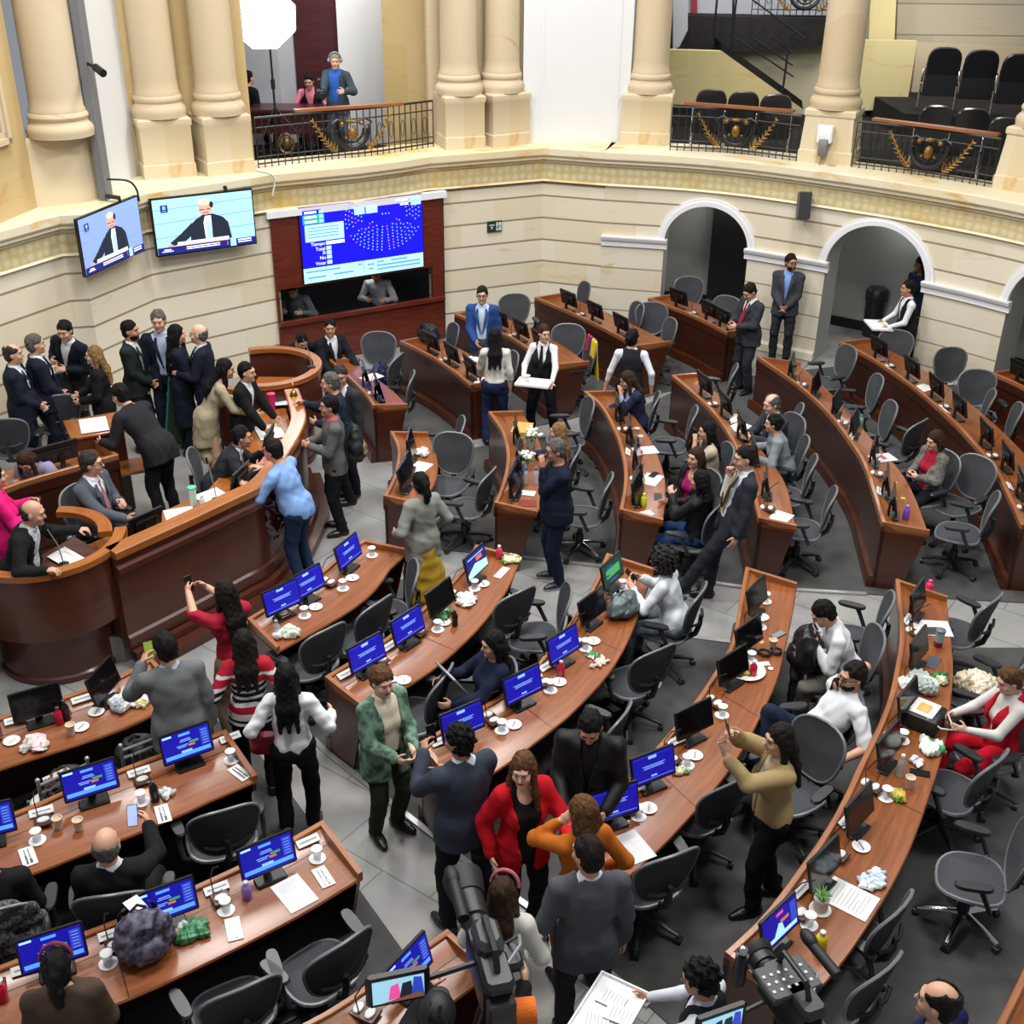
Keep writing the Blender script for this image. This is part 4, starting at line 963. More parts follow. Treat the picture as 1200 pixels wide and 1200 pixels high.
balustrade('gilded iron railing of the gallery bay with the studio light and camera operator', [h(303, 197), h(345, 192), h(400, 186), h(440, 182), h(508, 172)], h(412, 185), 3.78, 1.75)
balustrade('gilded iron railing in front of three low seats beside the yellow stone stairs', [h(785, 176), h(860, 180), h(933, 189)], h(862, 180), 3.74, 1.75)
balustrade('gilded iron railing in front of the black folding seats by the right-hand pillar', [h(998, 196), h(1080, 206), h(1162, 220)], h(1085, 207), 3.74, 1.9)
# stairs and walls of the right-hand gallery
def ypoly(name, mat, pts, Y, th=.15):
    b = MB(); b.slab([aty(x, y, Y) for x, y in pts], (0, -1, 0), -th); b2 = MB()
    P = [aty(x, y, Y) for x, y in pts]; n = len(P); V = [tuple(p) for p in P] + [(p.x, p.y + th, p.z) for p in P]
    F = [tuple(range(n)), tuple(range(2 * n - 1, n - 1, -1))] + [(i, n + i, n + (i + 1) % n, (i + 1) % n) for i in range(n)]
    b2.add(V, F, 0, [[(v[0], v[2]) for v in [V[k] for k in f]] for f in F]); return struct(b2.build(name, mat, smooth=0))
ypoly('wall_stair_flank', m_stair, [(780, 122), (780, 58), (846, 60), (941, 128)], 22.0)
ypoly('floor_stair_flight', m_bcarpet, [(846, 62), (846, 50), (940, 118), (941, 128)], 22.02, .9)
ypoly('floor_stair_landing', m_bcarpet, [(770, 60), (770, 18), (990, 22), (990, 52), (846, 62)], 23.0, .6)
ypoly('wall_stair_rear', stone_wall('pale_stair_stone', '#c6bd9f', '#bcb394', '#8b7c66', jw=0, vein='#c4b48a', row=1.0, bw=1.6), [(850, 130), (850, 42), (1014, 46), (1014, 140)], 23.4)
ypoly('wall_stair_far', M('pale_grey_wall', '#b4b6bd'), [(740, 60), (740, -140), (1000, -140), (1000, 40)], 24.5)
ypoly('trim_42', M('red_frame', '#8e2a2a', .5), [(810, 22), (810, -40), (817, -40), (817, 22)], 24.4, .05)
ypoly('wall_stair_side', M('pale_grey_wall', '#b4b6bd'), [(789, 58), (789, -60), (806, -60), (806, 35), (796, 55)], 22.4)
ypoly('wall_gallery_right', stone_wall('gallery_ashlar', '#c3b79d', '#b9ad95', '#8f856f', row=.55, jw=.02, vein='#c2a878', bw=1.6), [(1050, 60), (1058, -160), (1420, -160), (1420, 80)], 24.2)
ypoly('wall_gallery_dado', m_stair, [(1000, 130), (1012, 47), (1075, 48), (1062, 128)], 23.2)
ypoly('wall_gallery_dado_right', m_col, [(1062, 160), (1075, 50), (1420, 66), (1420, 190)], 23.8)
ypoly('trim_43', m_stair, [(1018, 50), (1026, -160), (1058, -160), (1048, 50)], 23.6)
t = thing('stair_rail', 'thin black iron handrail following the gallery stairs', 'railing', tuple(aty(890, 80, 21.9)), 0)
b = MB(); Y_ = 21.9
for a, c in (((860, 43), (930, 90)), ((880, 43), (929, 77)), ((905, 43), (930, 63)), ((866, -12), (943, 45))): b.tube([aty(*a, Y_), aty(*c, Y_)], .016, 6)
b.build('bar', m_iron, t, 40, True)
for (x0, y0), (x1, y1) in (((926, 40), (917, 108)), ((865, -20), (856, 62)), ((842, -20), (835, 57)), ((860, -20), (858, 55))):
    b = MB(); b.tube([aty(x0, y0, Y_), aty(x1, y1, Y_)], .02, 6); b.build('post', m_iron, t, 40, True)
pl = aty(880, 22, 23.2); pr = aty(985, 24, 23.2); balustrade('upper gilded iron railing at the very top edge above the stairs', [(pl.x, 23.2), (pr.x, 23.2)], ((aty(937, 20, 23.2)).x, 23.2), pl.z + .75, 0, z0=pl.z)
# black seats of the gallery
m_seat = M('black_leatherette', '#1d1e21', .3, spec=.6)
def make_fold():
    t = thing('folding_seat', 'x', 'seat')
    b = MB(); b.T = Matrix.Rotation(-.18, 4, 'X')
    P = superell(20, .23, .27, 3.2); V = [(x, 0., .66 + y) for x, y in P]
    b.sweep([[(x * .97, .05, z) for x, _, z in V], [(x, .03, z) for x, _, z in V], [(x, -.02, z) for x, _, z in V], [(x * .9, -.035, (z - .66) * .9 + .66) for x, _, z in V]]); b.build('backrest', m_seat, t)
    return t
FS = make_fold()
b = MB(); b.box((0, .1, .42), (.46, .09, .42), .02); b.build('tipped_seat', M('black_cloth', '#131418', .8), FS)
for s in (-1, 1): b = MB(); b.tube([(s * .25, .05, 0), (s * .25, .04, .38)], .018, 6); b.box((s * .25, .02, .5), (.03, .12, .2), .01); b.build('leg', m_chrome, FS)
first = True
lab = [('folding seat with raised cushion, nearest the pale dado on the right gallery', 1095, 128), ('folding seat with raised cushion, middle of the three on the right gallery', 1137, 132), ('folding seat with raised cushion, cut off by the photo edge', 1180, 138)]
for l, x, y in lab:
    p = at(x, y, 3.42)
    if first: o = FS; o.scale = (1.25, 1.1, 1.15); o.location = p; o.rotation_euler = (0, 0, PI - .12); o['label'] = l; o['group'] = 'folding seats of the gallery'; first = False
    else: dup(FS, p, PI - .12, l, 'folding seats of the gallery').scale = (1.25, 1.1, 1.15)
for l, x, y, z, rz in (('low black seat behind the railing by the stairs, first from the white panel', 829, 150, 0, PI - .05), ('low black seat behind the railing by the stairs, middle one', 866, 153, 0, PI - .05), ('low black seat behind the railing by the stairs, nearest the pillar', 903, 157, 0, PI - .05),
                       ('low black seat behind the right railing, its top beside the wooden ledge', 1088, 173, 0, PI - .15), ('low black seat behind the right railing, second along', 1129, 177, 0, PI - .15), ('shiny black seat behind the right railing, next to the end pillar', 1168, 190, 0, PI - .2)):
    q_ = dup(FS, tuple(at(x, y + 22, ZC) + Vector((0, .1, 0))), rz, l, 'low seats behind the railings'); q_.scale = (1.1, 1, 1)
te, tf = at(1066, 133, 3.42), at(1200, 145, 3.42); b = MB(); b.prism([(te.x - .1, te.y), (tf.x + 3, tf.y - 1.), (tf.x + 3, 25), (te.x - .1, 25)], ZC, 3.42); struct(b.build('floor_gallery_tier', m_bcarpet, smooth=0))
for l_, P_ in (('white cable trailing over the ledge between the television and the voting board', [(300, 200, 3.1), (316, 204, 3.12), (322, 212, 2.98), (319, 230, 2.85)]), ('black cable looped over the ledge above the angled television', [(126, 210, 3.2), (150, 212, 3.22), (160, 222, 3.08), (163, 236, 2.95)])):
    b = MB(); b.tube(catmull([atp(x, y, A_ + nn1 * .2 if x < 200 else C_ + nn2 * .22, nn1 if x < 200 else nn2) for x, y, z in P_], 12), .014, 6); tag(b.build('cable', M('cable_pale', '#c9c6bd') if P_[0][0] > 200 else m_iron), l_, 'cable')
# white junction box and adapter on the right pillar
bA = h(935, 189); bB = h(995, 195); dB_ = (bB - bA).normalized(); nB = Vector((dB_.y, -dB_.x, 0))
pz = atp(967, 157, bA + nB * .06, nB)
t = thing('junction_box', 'white junction box with a grey adapter plugged below it on the pillar pedestal', 'box', tuple(pz), math.atan2(dB_.y, dB_.x))
b = MB(); b.box((0, 0, 0), (.24, .1, .26), .015); b.build('box', m_trimw, t); b = MB(); b.box((-.0, -.03, -.2), (.14, .09, .26), .015); b.build('adapter', m_dgrey, t)
b = MB(); b.tube([(0, -.03, -.32), (-.02, -.04, -.45), (.04, -.04, -.5), (.14, -.03, -.5)], .012, 6); b.box((.17, -.02, -.5), (.14, .08, .09), .01); b.build('cable', m_dgrey, t)
# studio softbox
pS = aty(310, 22, 20.2); foot = h(318, 190); 
t = thing('softbox_light', 'glowing octagonal studio softbox on a tall light stand in the gallery', 'lamp', (pS.x, pS.y, ZC), 0)
b = MB(); tgt = (Vector((0, 9, 1)) - pS).normalized(); up = Vector((0, 0, 1)); sx_ = tgt.cross(up).normalized(); sy_ = sx_.cross(tgt)
ring = lambda r, o: [pS + (sx_ * math.cos(a) + sy_ * math.sin(a)) * r + tgt * o for a in [PI / 8 + 2 * PI * k / 8 for k in range(8)]]
b.add([tuple(v) for v in ring(.53, 0)], [tuple(range(8))]); b.build('diffuser', M('softbox_glow', '#ffffff', .5, emit=14), t, 0, True)
b = MB(); R1, R0 = ring(.55, -.01), ring(.1, -.35); b.add([tuple(v) for v in R1 + R0], [(i, (i + 1) % 8, 8 + (i + 1) % 8, 8 + i) for i in range(8)] + [tuple(range(8, 16))]); b.build('shell', m_black, t, 0, True)
b = MB(); b.tube([(pS.x, pS.y + .25, ZC), (pS.x, pS.y + .25, pS.z)], .018, 8); b.tube([(pS.x, pS.y + .25, pS.z - 1.1), (pS.x, pS.y + .25, pS.z - .95)], .035, 8)
for k in range(3): a = 2 * PI * k / 3; b.tube([(pS.x, pS.y + .25, ZC + .5), (pS.x + .4 * math.cos(a), pS.y + .25 + .4 * math.sin(a), ZC)], .012, 6)
b.build('light_stand', m_iron, t, 40, True)
# gallery desk
t = thing('gallery_desk', 'dark red wooden desk in the gallery bay behind the railing', 'desk', tuple(aty(350, 150, 20.6)), 0)
P0, P1 = aty(288, 127, 20.6), aty(392, 131, 20.6); zt_ = (P0.z + P1.z) / 2
b = MB(); b.box(((P0.x + P1.x) / 2, 20.95, zt_ - .03), (P1.x - P0.x, .7, .06), .01); b.build('top', m_maroon, t, 30, True)
b = MB(); b.box(((P0.x + P1.x) / 2, 20.75, (ZC + zt_ - .06) / 2), (P1.x - P0.x - .05, .06, zt_ - .06 - ZC), .005); b.build('front_panel', m_maroon, t, 30, True)
b = MB(); c = aty(335, 169, 20.6); b.T = Matrix.Translation((c.x, 20.66, c.z)); b.tube([(.13 * math.cos(2 * PI * k / 16), 0, .16 * math.sin(2 * PI * k / 16)) for k in range(16)], .025, 6, closed=True); b.ell((0, 0, 0), (.07, .04, .09)); b.build('gilded_emblem', m_gold, t, 30, True)
# doorway curtain/door in the first archway and red cushion
s0 = s_at(at(838, 300, 1.2)); q0, tt = p_at(s0); nf = Vector((tt.y, -tt.x, 0)); a, c = [atp(x, 330, q0 - nf * 1.6, nf) for x in (829, 893)]
b = MB(); upright(b, a, c, 0.01, 2.75, .08); struct(b.build('door_1', M('door_black', '#0b0b10', .6)))
t_ = at(850, 372, .45); b = MB(); b.T = Matrix.Translation((t_.x, t_.y + .3, .42)); b.box((0, 0, 0), (.7, .5, .12), .04); tag(b.build('bench_cushion', M('red_cushion', '#a01c2c', .8)), 'flat red bench cushion at the foot of the black doorway', 'cushion')
# black waste bin in the second archway
p = at(1022, 395, 0)
b = MB(); b.lathe([(.15, 0), (.17, .62), (.19, .63), (.19, .8), (.15, .85), (.05, .86)], 20); o = b.build('waste_bin', M('bin_black', '#1d1d1f', .4)); o.location = (p.x, p.y + .1, 0); tag(o, 'black waste bin in the second archway beside the waiter', 'bin')
# ================================================================== people
import zlib
def rotm(rx=0, ry=0, rz=0):
    return np.array((Matrix.Rotation(math.radians(rz), 3, 'Z') @ Matrix.Rotation(math.radians(rx), 3, 'X') @ Matrix.Rotation(math.radians(ry), 3, 'Y')))
class Field:
    """signed distance field on a grid, meshed by surface nets"""
    def __init__(s, lo, hi, h):
        s.h = h; s.lo = np.array(lo, np.float32) - 2 * h; n = np.ceil((np.array(hi) + 2 * h - s.lo) / h).astype(int) + 1
        s.n = n; s.d = np.full(n, .5, np.float32)
        s.ax = [s.lo[i] + h * np.arange(n[i], dtype=np.float32) for i in range(3)]
    def sub(s, lo, hi, m):
        sl = []
        for i in range(3):
            a = int(max(0, math.floor((lo[i] - m - s.lo[i]) / s.h))); b = int(min(s.n[i], math.ceil((hi[i] + m - s.lo[i]) / s.h) + 1))
            if a >= b: return None, None
            sl.append(slice(a, b))
        X, Y, Z = np.meshgrid(s.ax[0][sl[0]], s.ax[1][sl[1]], s.ax[2][sl[2]], indexing='ij', sparse=True)
        return tuple(sl), (X, Y, Z)
    def put(s, sl, v, k):
        a = s.d[sl]
        if k <= 0: s.d[sl] = np.minimum(a, v); return
        hh = np.clip(.5 + .5 * (a - v) / k, 0, 1); s.d[sl] = a + (v - a) * hh - k * hh * (1 - hh)
    def cut(s, sl, v, k):
        """remove the inside of v (negative inside)"""
        a = s.d[sl]; v = -v
        if k <= 0: s.d[sl] = np.maximum(a, v); return
        hh = np.clip(.5 - .5 * (a - v) / k, 0, 1); s.d[sl] = a + (v - a) * hh + k * hh * (1 - hh)
    def cone(s, a, b, ra, rb, k=.02, cut=False, flat=None):
        a = np.array(a, np.float32); b = np.array(b, np.float32); r = max(ra, rb)
        sl, g = s.sub(np.minimum(a, b) - r, np.maximum(a, b) + r, k + 3 * s.h)
        if sl is None: return s
        d = b - a; L = float(d.dot(d)) + 1e-9
        px, py, pz = g[0] - a[0], g[1] - a[1], g[2] - a[2]
        t = np.clip((px * d[0] + py * d[1] + pz * d[2]) / L, 0, 1)
        v = np.sqrt((px - t * d[0]) ** 2 + (py - t * d[1]) ** 2 + (pz - t * d[2]) ** 2) - (ra + (rb - ra) * t)
        (s.cut if cut else s.put)(sl, v, k); return s
    def ell(s, c, r, R=None, k=.02, cut=False):
        c = np.array(c, np.float32); m = max(r); sl, g = s.sub(c - m, c + m, k + 3 * s.h)
        if sl is None: return s
        px, py, pz = g[0] - c[0], g[1] - c[1], g[2] - c[2]
        if R is not None:
            px, py, pz = (R[0, 0] * px + R[1, 0] * py + R[2, 0] * pz, R[0, 1] * px + R[1, 1] * py + R[2, 1] * pz, R[0, 2] * px + R[1, 2] * py + R[2, 2] * pz)
        k0 = np.sqrt((px / r[0]) ** 2 + (py / r[1]) ** 2 + (pz / r[2]) ** 2) + 1e-6
        k1 = np.sqrt((px / r[0] ** 2) ** 2 + (py / r[1] ** 2) ** 2 + (pz / r[2] ** 2) ** 2) + 1e-6
        v = k0 * (k0 - 1) / k1; (s.cut if cut else s.put)(sl, v, k); return s
    def plane(s, p, n, k=0):
        """cut away the side the normal points to"""
        X, Y, Z = np.meshgrid(*s.ax, indexing='ij', sparse=True); n = np.array(n) / np.linalg.norm(n)
        v = -((X - p[0]) * n[0] + (Y - p[1]) * n[1] + (Z - p[2]) * n[2]); s.cut(slice(None), v.astype(np.float32), k); return s
    def fn(s, f, k=0, cutting=True):
        X, Y, Z = np.meshgrid(*s.ax, indexing='ij', sparse=True); v = f(X, Y, Z).astype(np.float32)
        (s.cut if cutting else s.put)(slice(None), v, k); return s
    def ripple(s, amp, fr, seed=0, zk=.6):
        r = np.random.RandomState(seed); X, Y, Z = np.meshgrid(*s.ax, indexing='ij', sparse=True); w = 0
        for i in range(3):
            a = r.randn(3); a[2] *= zk; a *= fr / np.linalg.norm(a); b = r.randn(3) * fr * .45
            w = w + np.sin(a[0] * X + a[1] * Y + a[2] * Z + 1.7 * np.sin(b[0] * X + b[1] * Y + b[2] * Z) + r.rand() * 6)
        s.d += (amp / 2 * w).astype(np.float32); return s
    def mesh(s):
        d = s.d; ins = d < 0
        n0, n1, n2 = d.shape
        c = np.zeros((n0 - 1, n1 - 1, n2 - 1), np.int8)
        for i in (0, 1):
            for j in (0, 1):
                for k in (0, 1): c += ins[i:n0 - 1 + i, j:n1 - 1 + j, k:n2 - 1 + k]
        act = (c > 0) & (c < 8); idx = np.full(act.shape, -1, np.int32); I = np.argwhere(act); m = len(I)
        if m == 0: return np.zeros((0, 3)), np.zeros((0, 4), int)
        idx[act] = np.arange(m); acc = np.zeros((m, 3)); cnt = np.zeros(m)
        corners = [(i, j, k) for i in (0, 1) for j in (0, 1) for k in (0, 1)]
        val = {q: d[I[:, 0] + q[0], I[:, 1] + q[1], I[:, 2] + q[2]] for q in corners}
        for a in range(3):
            for q in corners:
                if q[a]: continue
                q2 = list(q); q2[a] = 1; q2 = tuple(q2); v0, v1 = val[q], val[q2]; x = (v0 < 0) != (v1 < 0)
                t = np.where(x, v0 / np.where(x, v0 - v1, 1), 0)
                for e in range(3): acc[:, e] += np.where(x, q[e] + (t if e == a else 0), 0)
                cnt += x
        V = (I + acc / cnt[:, None]) * s.h + s.lo
        F = []
        for a in range(3):
            b, e = (a + 1) % 3, (a + 2) % 3
            s0 = [slice(1, -1)] * 3; s0[a] = slice(0, -1)
            A = ins[tuple(s0)]; s1 = list(s0); s1[a] = slice(1, None); B = ins[tuple(s1)]
            X = np.argwhere(A != B)
            if not len(X): continue
            off = np.array([1, 1, 1]); off[a] = 0; X = X + off
            fl = ins[X[:, 0], X[:, 1], X[:, 2]]
            def cell(db, de):
                Y = X.copy(); Y[:, b] -= db; Y[:, e] -= de; return idx[Y[:, 0], Y[:, 1], Y[:, 2]]
            Q = np.stack([cell(0, 0), cell(1, 0), cell(1, 1), cell(0, 1)], 1)
            Q[~fl] = Q[~fl][:, ::-1]; F.append(Q)
        F = np.concatenate(F); F = F[(F >= 0).all(1)]
        return V, F
    def build(s, name, mats, parent, mi=None, smooth_iter=1):
        V, F = s.mesh()
        if not len(F): return None
        for _ in range(smooth_iter):
            A = np.zeros_like(V); C = np.zeros(len(V))
            for a in range(4):
                for q in ((a + 1) % 4, (a + 3) % 4): np.add.at(A, F[:, a], V[F[:, q]]); np.add.at(C, F[:, a], 1)
            V = V * .5 + .5 * A / np.maximum(C, 1)[:, None]
        me = bpy.data.meshes.new(name); me.vertices.add(len(V)); me.vertices.foreach_set('co', V.astype(np.float32).ravel())
        me.loops.add(len(F) * 4); me.loops.foreach_set('vertex_index', F.astype(np.int32).ravel())
        me.polygons.add(len(F)); me.polygons.foreach_set('loop_start', np.arange(len(F), dtype=np.int32) * 4)
        me.polygons.foreach_set('use_smooth', np.ones(len(F), bool))
        for m in (mats if isinstance(mats, (list, tuple)) else [mats]): me.materials.append(m)
        if mi is not None: me.polygons.foreach_set('material_index', mi(V[F].mean(1)).astype(np.int32))
        me.update(calc_edges=True); me.validate()
        o = bpy.data.objects.new(name, me); COL.objects.link(o); o.parent = parent
        return o
def cloth(col, rough=.85, bump=(260, .25), noise=None): return M('cloth_' + str(col) + str(noise), col, rough, spec=.2, bump=bump, noise=noise)
SKIN = {'l': '#c99a80', 'm': '#b5846a', 'd': '#7d5340', 'p': '#d6a891'}
HAIRC = {'black': '#0b0908', 'dark': '#1a120c', 'brown': '#3f2818', 'lbrown': '#6b4628', 'blond': '#9c7647', 'grey': '#6c6863', 'dgrey': '#3b3835', 'white': '#a9a6a0'}
def skinm(k): return M('skin_' + k, SKIN[k], .5, spec=.35, bump=(90, .08))
def hairm(k): return M('hair_' + k, HAIRC[k], .6, spec=.2, noise=(55, .2, '#%02x%02x%02x' % tuple(int(int(HAIRC[k][i:i + 2], 16) * .55) for i in (1, 3, 5))), bump=(120, .6))
m_eye, m_lens = M('eye_white', '#988d84', .4), M('eye_dark', '#1c120c', .2)
def ik(a, c, l1, l2, hint):
    a, c, hint = np.array(a), np.array(c), np.array(hint); d = c - a; L = np.linalg.norm(d); mx = (l1 + l2) * .995
    if L > mx: c = a + d / L * mx; d = c - a; L = mx
    L = max(L, abs(l1 - l2) + .02); u = d / max(np.linalg.norm(d), 1e-6); x = (l1 * l1 - l2 * l2 + L * L) / (2 * L); y = math.sqrt(max(l1 * l1 - x * x, 0))
    h = hint - u * hint.dot(u); h /= max(np.linalg.norm(h), 1e-6)
    return a + u * x + h * y, c
def hand_bits(w, d, n, side, curl, sc=1., spread=1.):
    """palm and five fingers from wrist w: d finger direction, n palm normal (fingers curl towards it), side thumb side vector"""
    out = [('e', w + d * .048 * sc, (.040 * sc, .050 * sc, .019 * sc), np.stack([side, d, n], 1))]
    for i, (o, L) in enumerate(((.029, .072), (.010, .08), (-.010, .075), (-.029, .058))):
        p = w + d * .085 * sc + side * o * sc * spread; dr = d + side * o * 2.2 * spread; dr /= np.linalg.norm(dr); c = curl * (1 + .12 * i)
        for j, f in enumerate((.42, .33, .25)):
            ang = c * (.9 if j == 0 else 1.1); dr = dr * math.cos(ang) + n * math.sin(ang); dr /= np.linalg.norm(dr); q = p + dr * L * f * sc
            out.append(('c', p, q, .0098 * sc * (1 - .1 * j), .0092 * sc * (1 - .1 * j))); nn = n - dr * n.dot(dr); n2 = nn / max(np.linalg.norm(nn), 1e-6)
            p = q
    p = w + d * .022 * sc + side * .03 * sc; q = p + (side * .72 + d * .62 + n * .25) * .042 * sc; r = q + (side * .25 + d * .8 + n * (.3 + curl * .4)) * .034 * sc
    out += [('c', p, q, .0125 * sc, .011 * sc), ('c', q, r, .0105 * sc, .0095 * sc)]
    return out
PEOPLE = {}
def person(key, top, head, label, z0=0., at_foot=None, **o):
    """pos: world foot point; head: heading in degrees (0 = away from camera). Options describe build, pose and clothes."""
    g = o.get; H = g('H', 1.72); s = H / 1.75; fem = g('fem', 0); wd = g('wide', 1.) ; 
    far = at_foot.length > 12.5 if at_foot is not None else (at(top[0], top[1], z0 + 1.6) - CAMP).length > 12.5
    hb, hc = (.0105, .014) if far else (.0088, .0125)
    sit = g('sit', 0)
    hz = (g('seat', .50) + .06) if sit else .925 * s
    lean, tw, sd = g('lean', 0), g('twist', 0), g('side', 0)
    T = rotm(-lean, sd, tw); Tp = rotm(-lean * .35, sd * .4, tw * .35)
    O = np.array([0, 0, hz]); tp = lambda x, y, z: O + T @ (np.array([x, y, z]) * s); pp = lambda x, y, z: O + Tp @ (np.array([x, y, z]) * s)
    shw = (.152 if fem else .176) * wd ** .5; bw = wd * (.92 if fem else 1.)
    sho = {e: tp(e * shw, -.005, .478) for e in (-1, 1)}
    nb = tp(0, -.005, .545); hy, hp, hr = g('look', (0, 0))[0], g('look', (0, 0))[1], g('tilt', 0)
    HR = rotm(-hp - lean * .35, hr, hy + tw * .5); hcn = tp(0, .005, .60) + HR @ (np.array([0, .02, .105]) * s); hs = s * g('hs', 1.0) * (.97 if fem else 1.0)
    hd = lambda x, y, z: hcn + HR @ (np.array([x, y, z]) * hs)
    # where the figure stands: the crown of the head is where the photograph shows it
    tl = hd(0, -.012, .137); ch_, sh_ = math.cos(math.radians(head)), math.sin(math.radians(head))
    if at_foot is None:
        w = at(top[0], top[1], z0 + float(tl[2])); pos = Vector((w.x - (ch_ * tl[0] - sh_ * tl[1]), w.y - (sh_ * tl[0] + ch_ * tl[1]), z0))
    else: pos = Vector((at_foot.x, at_foot.y, z0))
    t = thing('person', label, 'person', tuple(pos), math.radians(head), g('group'))
    PEOPLE[key] = (t, pos, head)
    if g('on'):
        co_ = CHAIR_OBJ[g('on')]; co_.location = (pos.x - sh_ * g('onx', .1), pos.y + ch_ * g('onx', .1), z0); co_.rotation_euler = (0, 0, math.radians(head + g('onr', 0)))
    # legs
    hips = {e: pp(e * .09, 0, -.0) for e in (-1, 1)}; lt, ls = .43 * s, .425 * s; knees, ank, toe = {}, {}, {}
    for e in (-1, 1):
        if sit:
            fo = g('feet', {}).get(e, (e * .12, .42, 0)); spread = e * .06
            a = np.array([fo[0], fo[1], fo[2] + .085]); kn, a = ik(hips[e], a, lt, ls, np.array([e * .25, .5, .9]))
        else:
            fo = g('feet', {}).get(e, (e * .11, 0, 0)); a = np.array([fo[0], fo[1] - .02, fo[2] + .085]); kn, a = ik(hips[e], a, lt, ls, np.array([e * .2, 1., .1]))
        knees[e], ank[e] = kn, a; td = g('toes', {}).get(e, e * 12); r = math.radians(-td); toe[e] = np.array([math.sin(-r), math.cos(r), 0])
    # arms: wrist targets in the person's frame
    el, wr, hands = {}, {}, {}
    A_U, A_F = .285 * s, .25 * s
    for e, nm in ((1, 'R'), (-1, 'L')):
        tg = g(nm, 'down')
        if isinstance(tg, str):
            tg = {'down': tp(e * (shw + .07), .03, -.05), 'clasp': tp(e * .05, .2, .05), 'behind': tp(e * .05, -.19, -.02), 'phone': tp(e * .07, .28, .26), 'lap': np.array([e * .1, .22, hz + .14]), 'desk': np.array([e * .17, .40, .79]),
                  'chin': hd(e * .03, .16, -.16), 'ear': hd(e * .115, .03, -.09), 'hip': tp(e * (shw + .09), .05, .10), 'chest': tp(-e * .03, .2, .3), 'knee': np.array([e * .14, .36, hz + .1])}[tg]
        else: tg = np.array(tg)
        q, w = ik(sho[e], tg, A_U, A_F, np.array(g(nm + 'e', (e * .55, -.5, -.7)))); el[e], wr[e] = q, w
        fd = (w - q) / max(np.linalg.norm(w - q), 1e-6); d2 = np.array(g(nm + 'd', tuple(fd))); d2 = d2 / np.linalg.norm(d2); d2 = fd * .35 + d2 * .65; d2 /= np.linalg.norm(d2)
        n = np.array(g(nm + 'n', (-e * 1., .25, -.15))); n = n - d2 * n.dot(d2); n /= max(np.linalg.norm(n), 1e-6); sdv = np.cross(d2, n) * (1 if e > 0 else -1)
        if sdv.dot(np.array([0, .4, 1.])) < 0 and g(nm + 'flip', 0): sdv = -sdv
        hands[e] = hand_bits(w, d2, n, sdv, g(nm + 'c', .35), s * (.92 if fem else 1.));
        PEOPLE[(key, nm)] = (w, d2, n, sdv)
    pts = [hd(0, 0, .14), hd(0, 0, -.14), hd(.1, .13, 0), hd(-.1, -.13, 0), *sho.values(), *hips.values(), *knees.values(), *ank.values(), *el.values(), *wr.values()]
    lo = np.min(pts, 0) - .20; hi = np.max(pts, 0) + .20; lo[2] = max(lo[2], 0)if not sit else min(lo[2], 0) if False else max(lo[2], -.02)
    sk = skinm(g('skin', 'l'))
    def torso(F, inf, k=.05):
        for c, r in (((0, .0, .33), (.150, .108, .17)), ((0, .008, .15), (.138, .108, .15)), ((0, -.004, .44), (.140, .088, .10))):
            F.ell(tp(*c), tuple((q * (bw if i < 2 else 1) + inf / s) * s for i, q in enumerate(r)), T, k)
        F.ell(pp(0, -.005, .02), tuple((q * (wd if i < 2 else 1) + inf / s) * s for i, q in enumerate((.155 if not fem else .16, .118, .14))), Tp, k)
        F.cone(sho[-1], sho[1], .042 * s + inf * .7, .042 * s + inf * .7, .03)
        for e in (-1, 1): F.cone(sho[e], tp(0, -.02, .535), .04 * s + inf * .6, .045 * s + inf * .6, .03)
        if fem:
            for e in (-1, 1): F.ell(tp(e * .062, .078, .325), tuple(np.array((.062, .06, .062)) * s + inf), T, .04)
        if g('belly'): F.ell(tp(0, .05, .13), tuple(np.array((.15, .13, .16)) * s * g('belly') + inf), T, .06)
    def arms(F, inf, upto=1., k=.022, only=(-1, 1), r0=1.):
        for e in only:
            F.cone(sho[e], el[e], .051 * s * r0 + inf, .042 * s * r0 + inf, k)
            if upto > 0: w = el[e] + (wr[e] - el[e]) * upto; F.cone(el[e], w, .043 * s * r0 + inf, (.041 - .012 * upto) * s * r0 + inf, .02)
    def legs(F, inf, ra=.038, k=.04, upto=1.):
        for e in (-1, 1):
            F.cone(hips[e], knees[e], .088 * s * wd ** .5 + inf, .058 * s + inf, k)
            q = knees[e] + (ank[e] - knees[e]) * upto; F.cone(knees[e], q, .056 * s + inf, (ra if upto == 1 else .05) * s + inf, .02)
    # ---- body
    F = Field(lo, hi, hb); torso(F, -.004); arms(F, 0); legs(F, 0)
    for e in (-1, 1): F.cone(ank[e] + np.array([0, 0, -.04]), ank[e] + toe[e] * .13 + np.array([0, 0, -.05]), .036, .028, .02)
    F.cone(tp(0, -.015, .50), hd(0, -.02, -.06), .060 * s * wd ** .3, .054 * s, .03)
    hk = hs
    F.ell(hd(0, -.014, .028), (.077 * hk, .096 * hk, .098 * hk), HR, .01); F.ell(hd(0, .022, -.045), (.060 * hk * g('jaw', 1.), .072 * hk, .078 * hk), HR, .035)
    F.ell(hd(0, .075, -.098), (.026 * hk, .022 * hk, .02 * hk), HR, .025); F.ell(hd(0, .078, .034), (.052 * hk, .018 * hk, .012 * hk), HR, .02)
    for e in (-1, 1): F.ell(hd(e * .032, .098, .006), (.016 * hk, .011 * hk, .009 * hk), HR, .012, cut=True); F.ell(hd(e * .080, -.008, -.008), (.010 * hk, .020 * hk, .030 * hk), HR, .006); F.ell(hd(e * .04, .066, -.03), (.024 * hk, .02 * hk, .02 * hk), HR, .02)
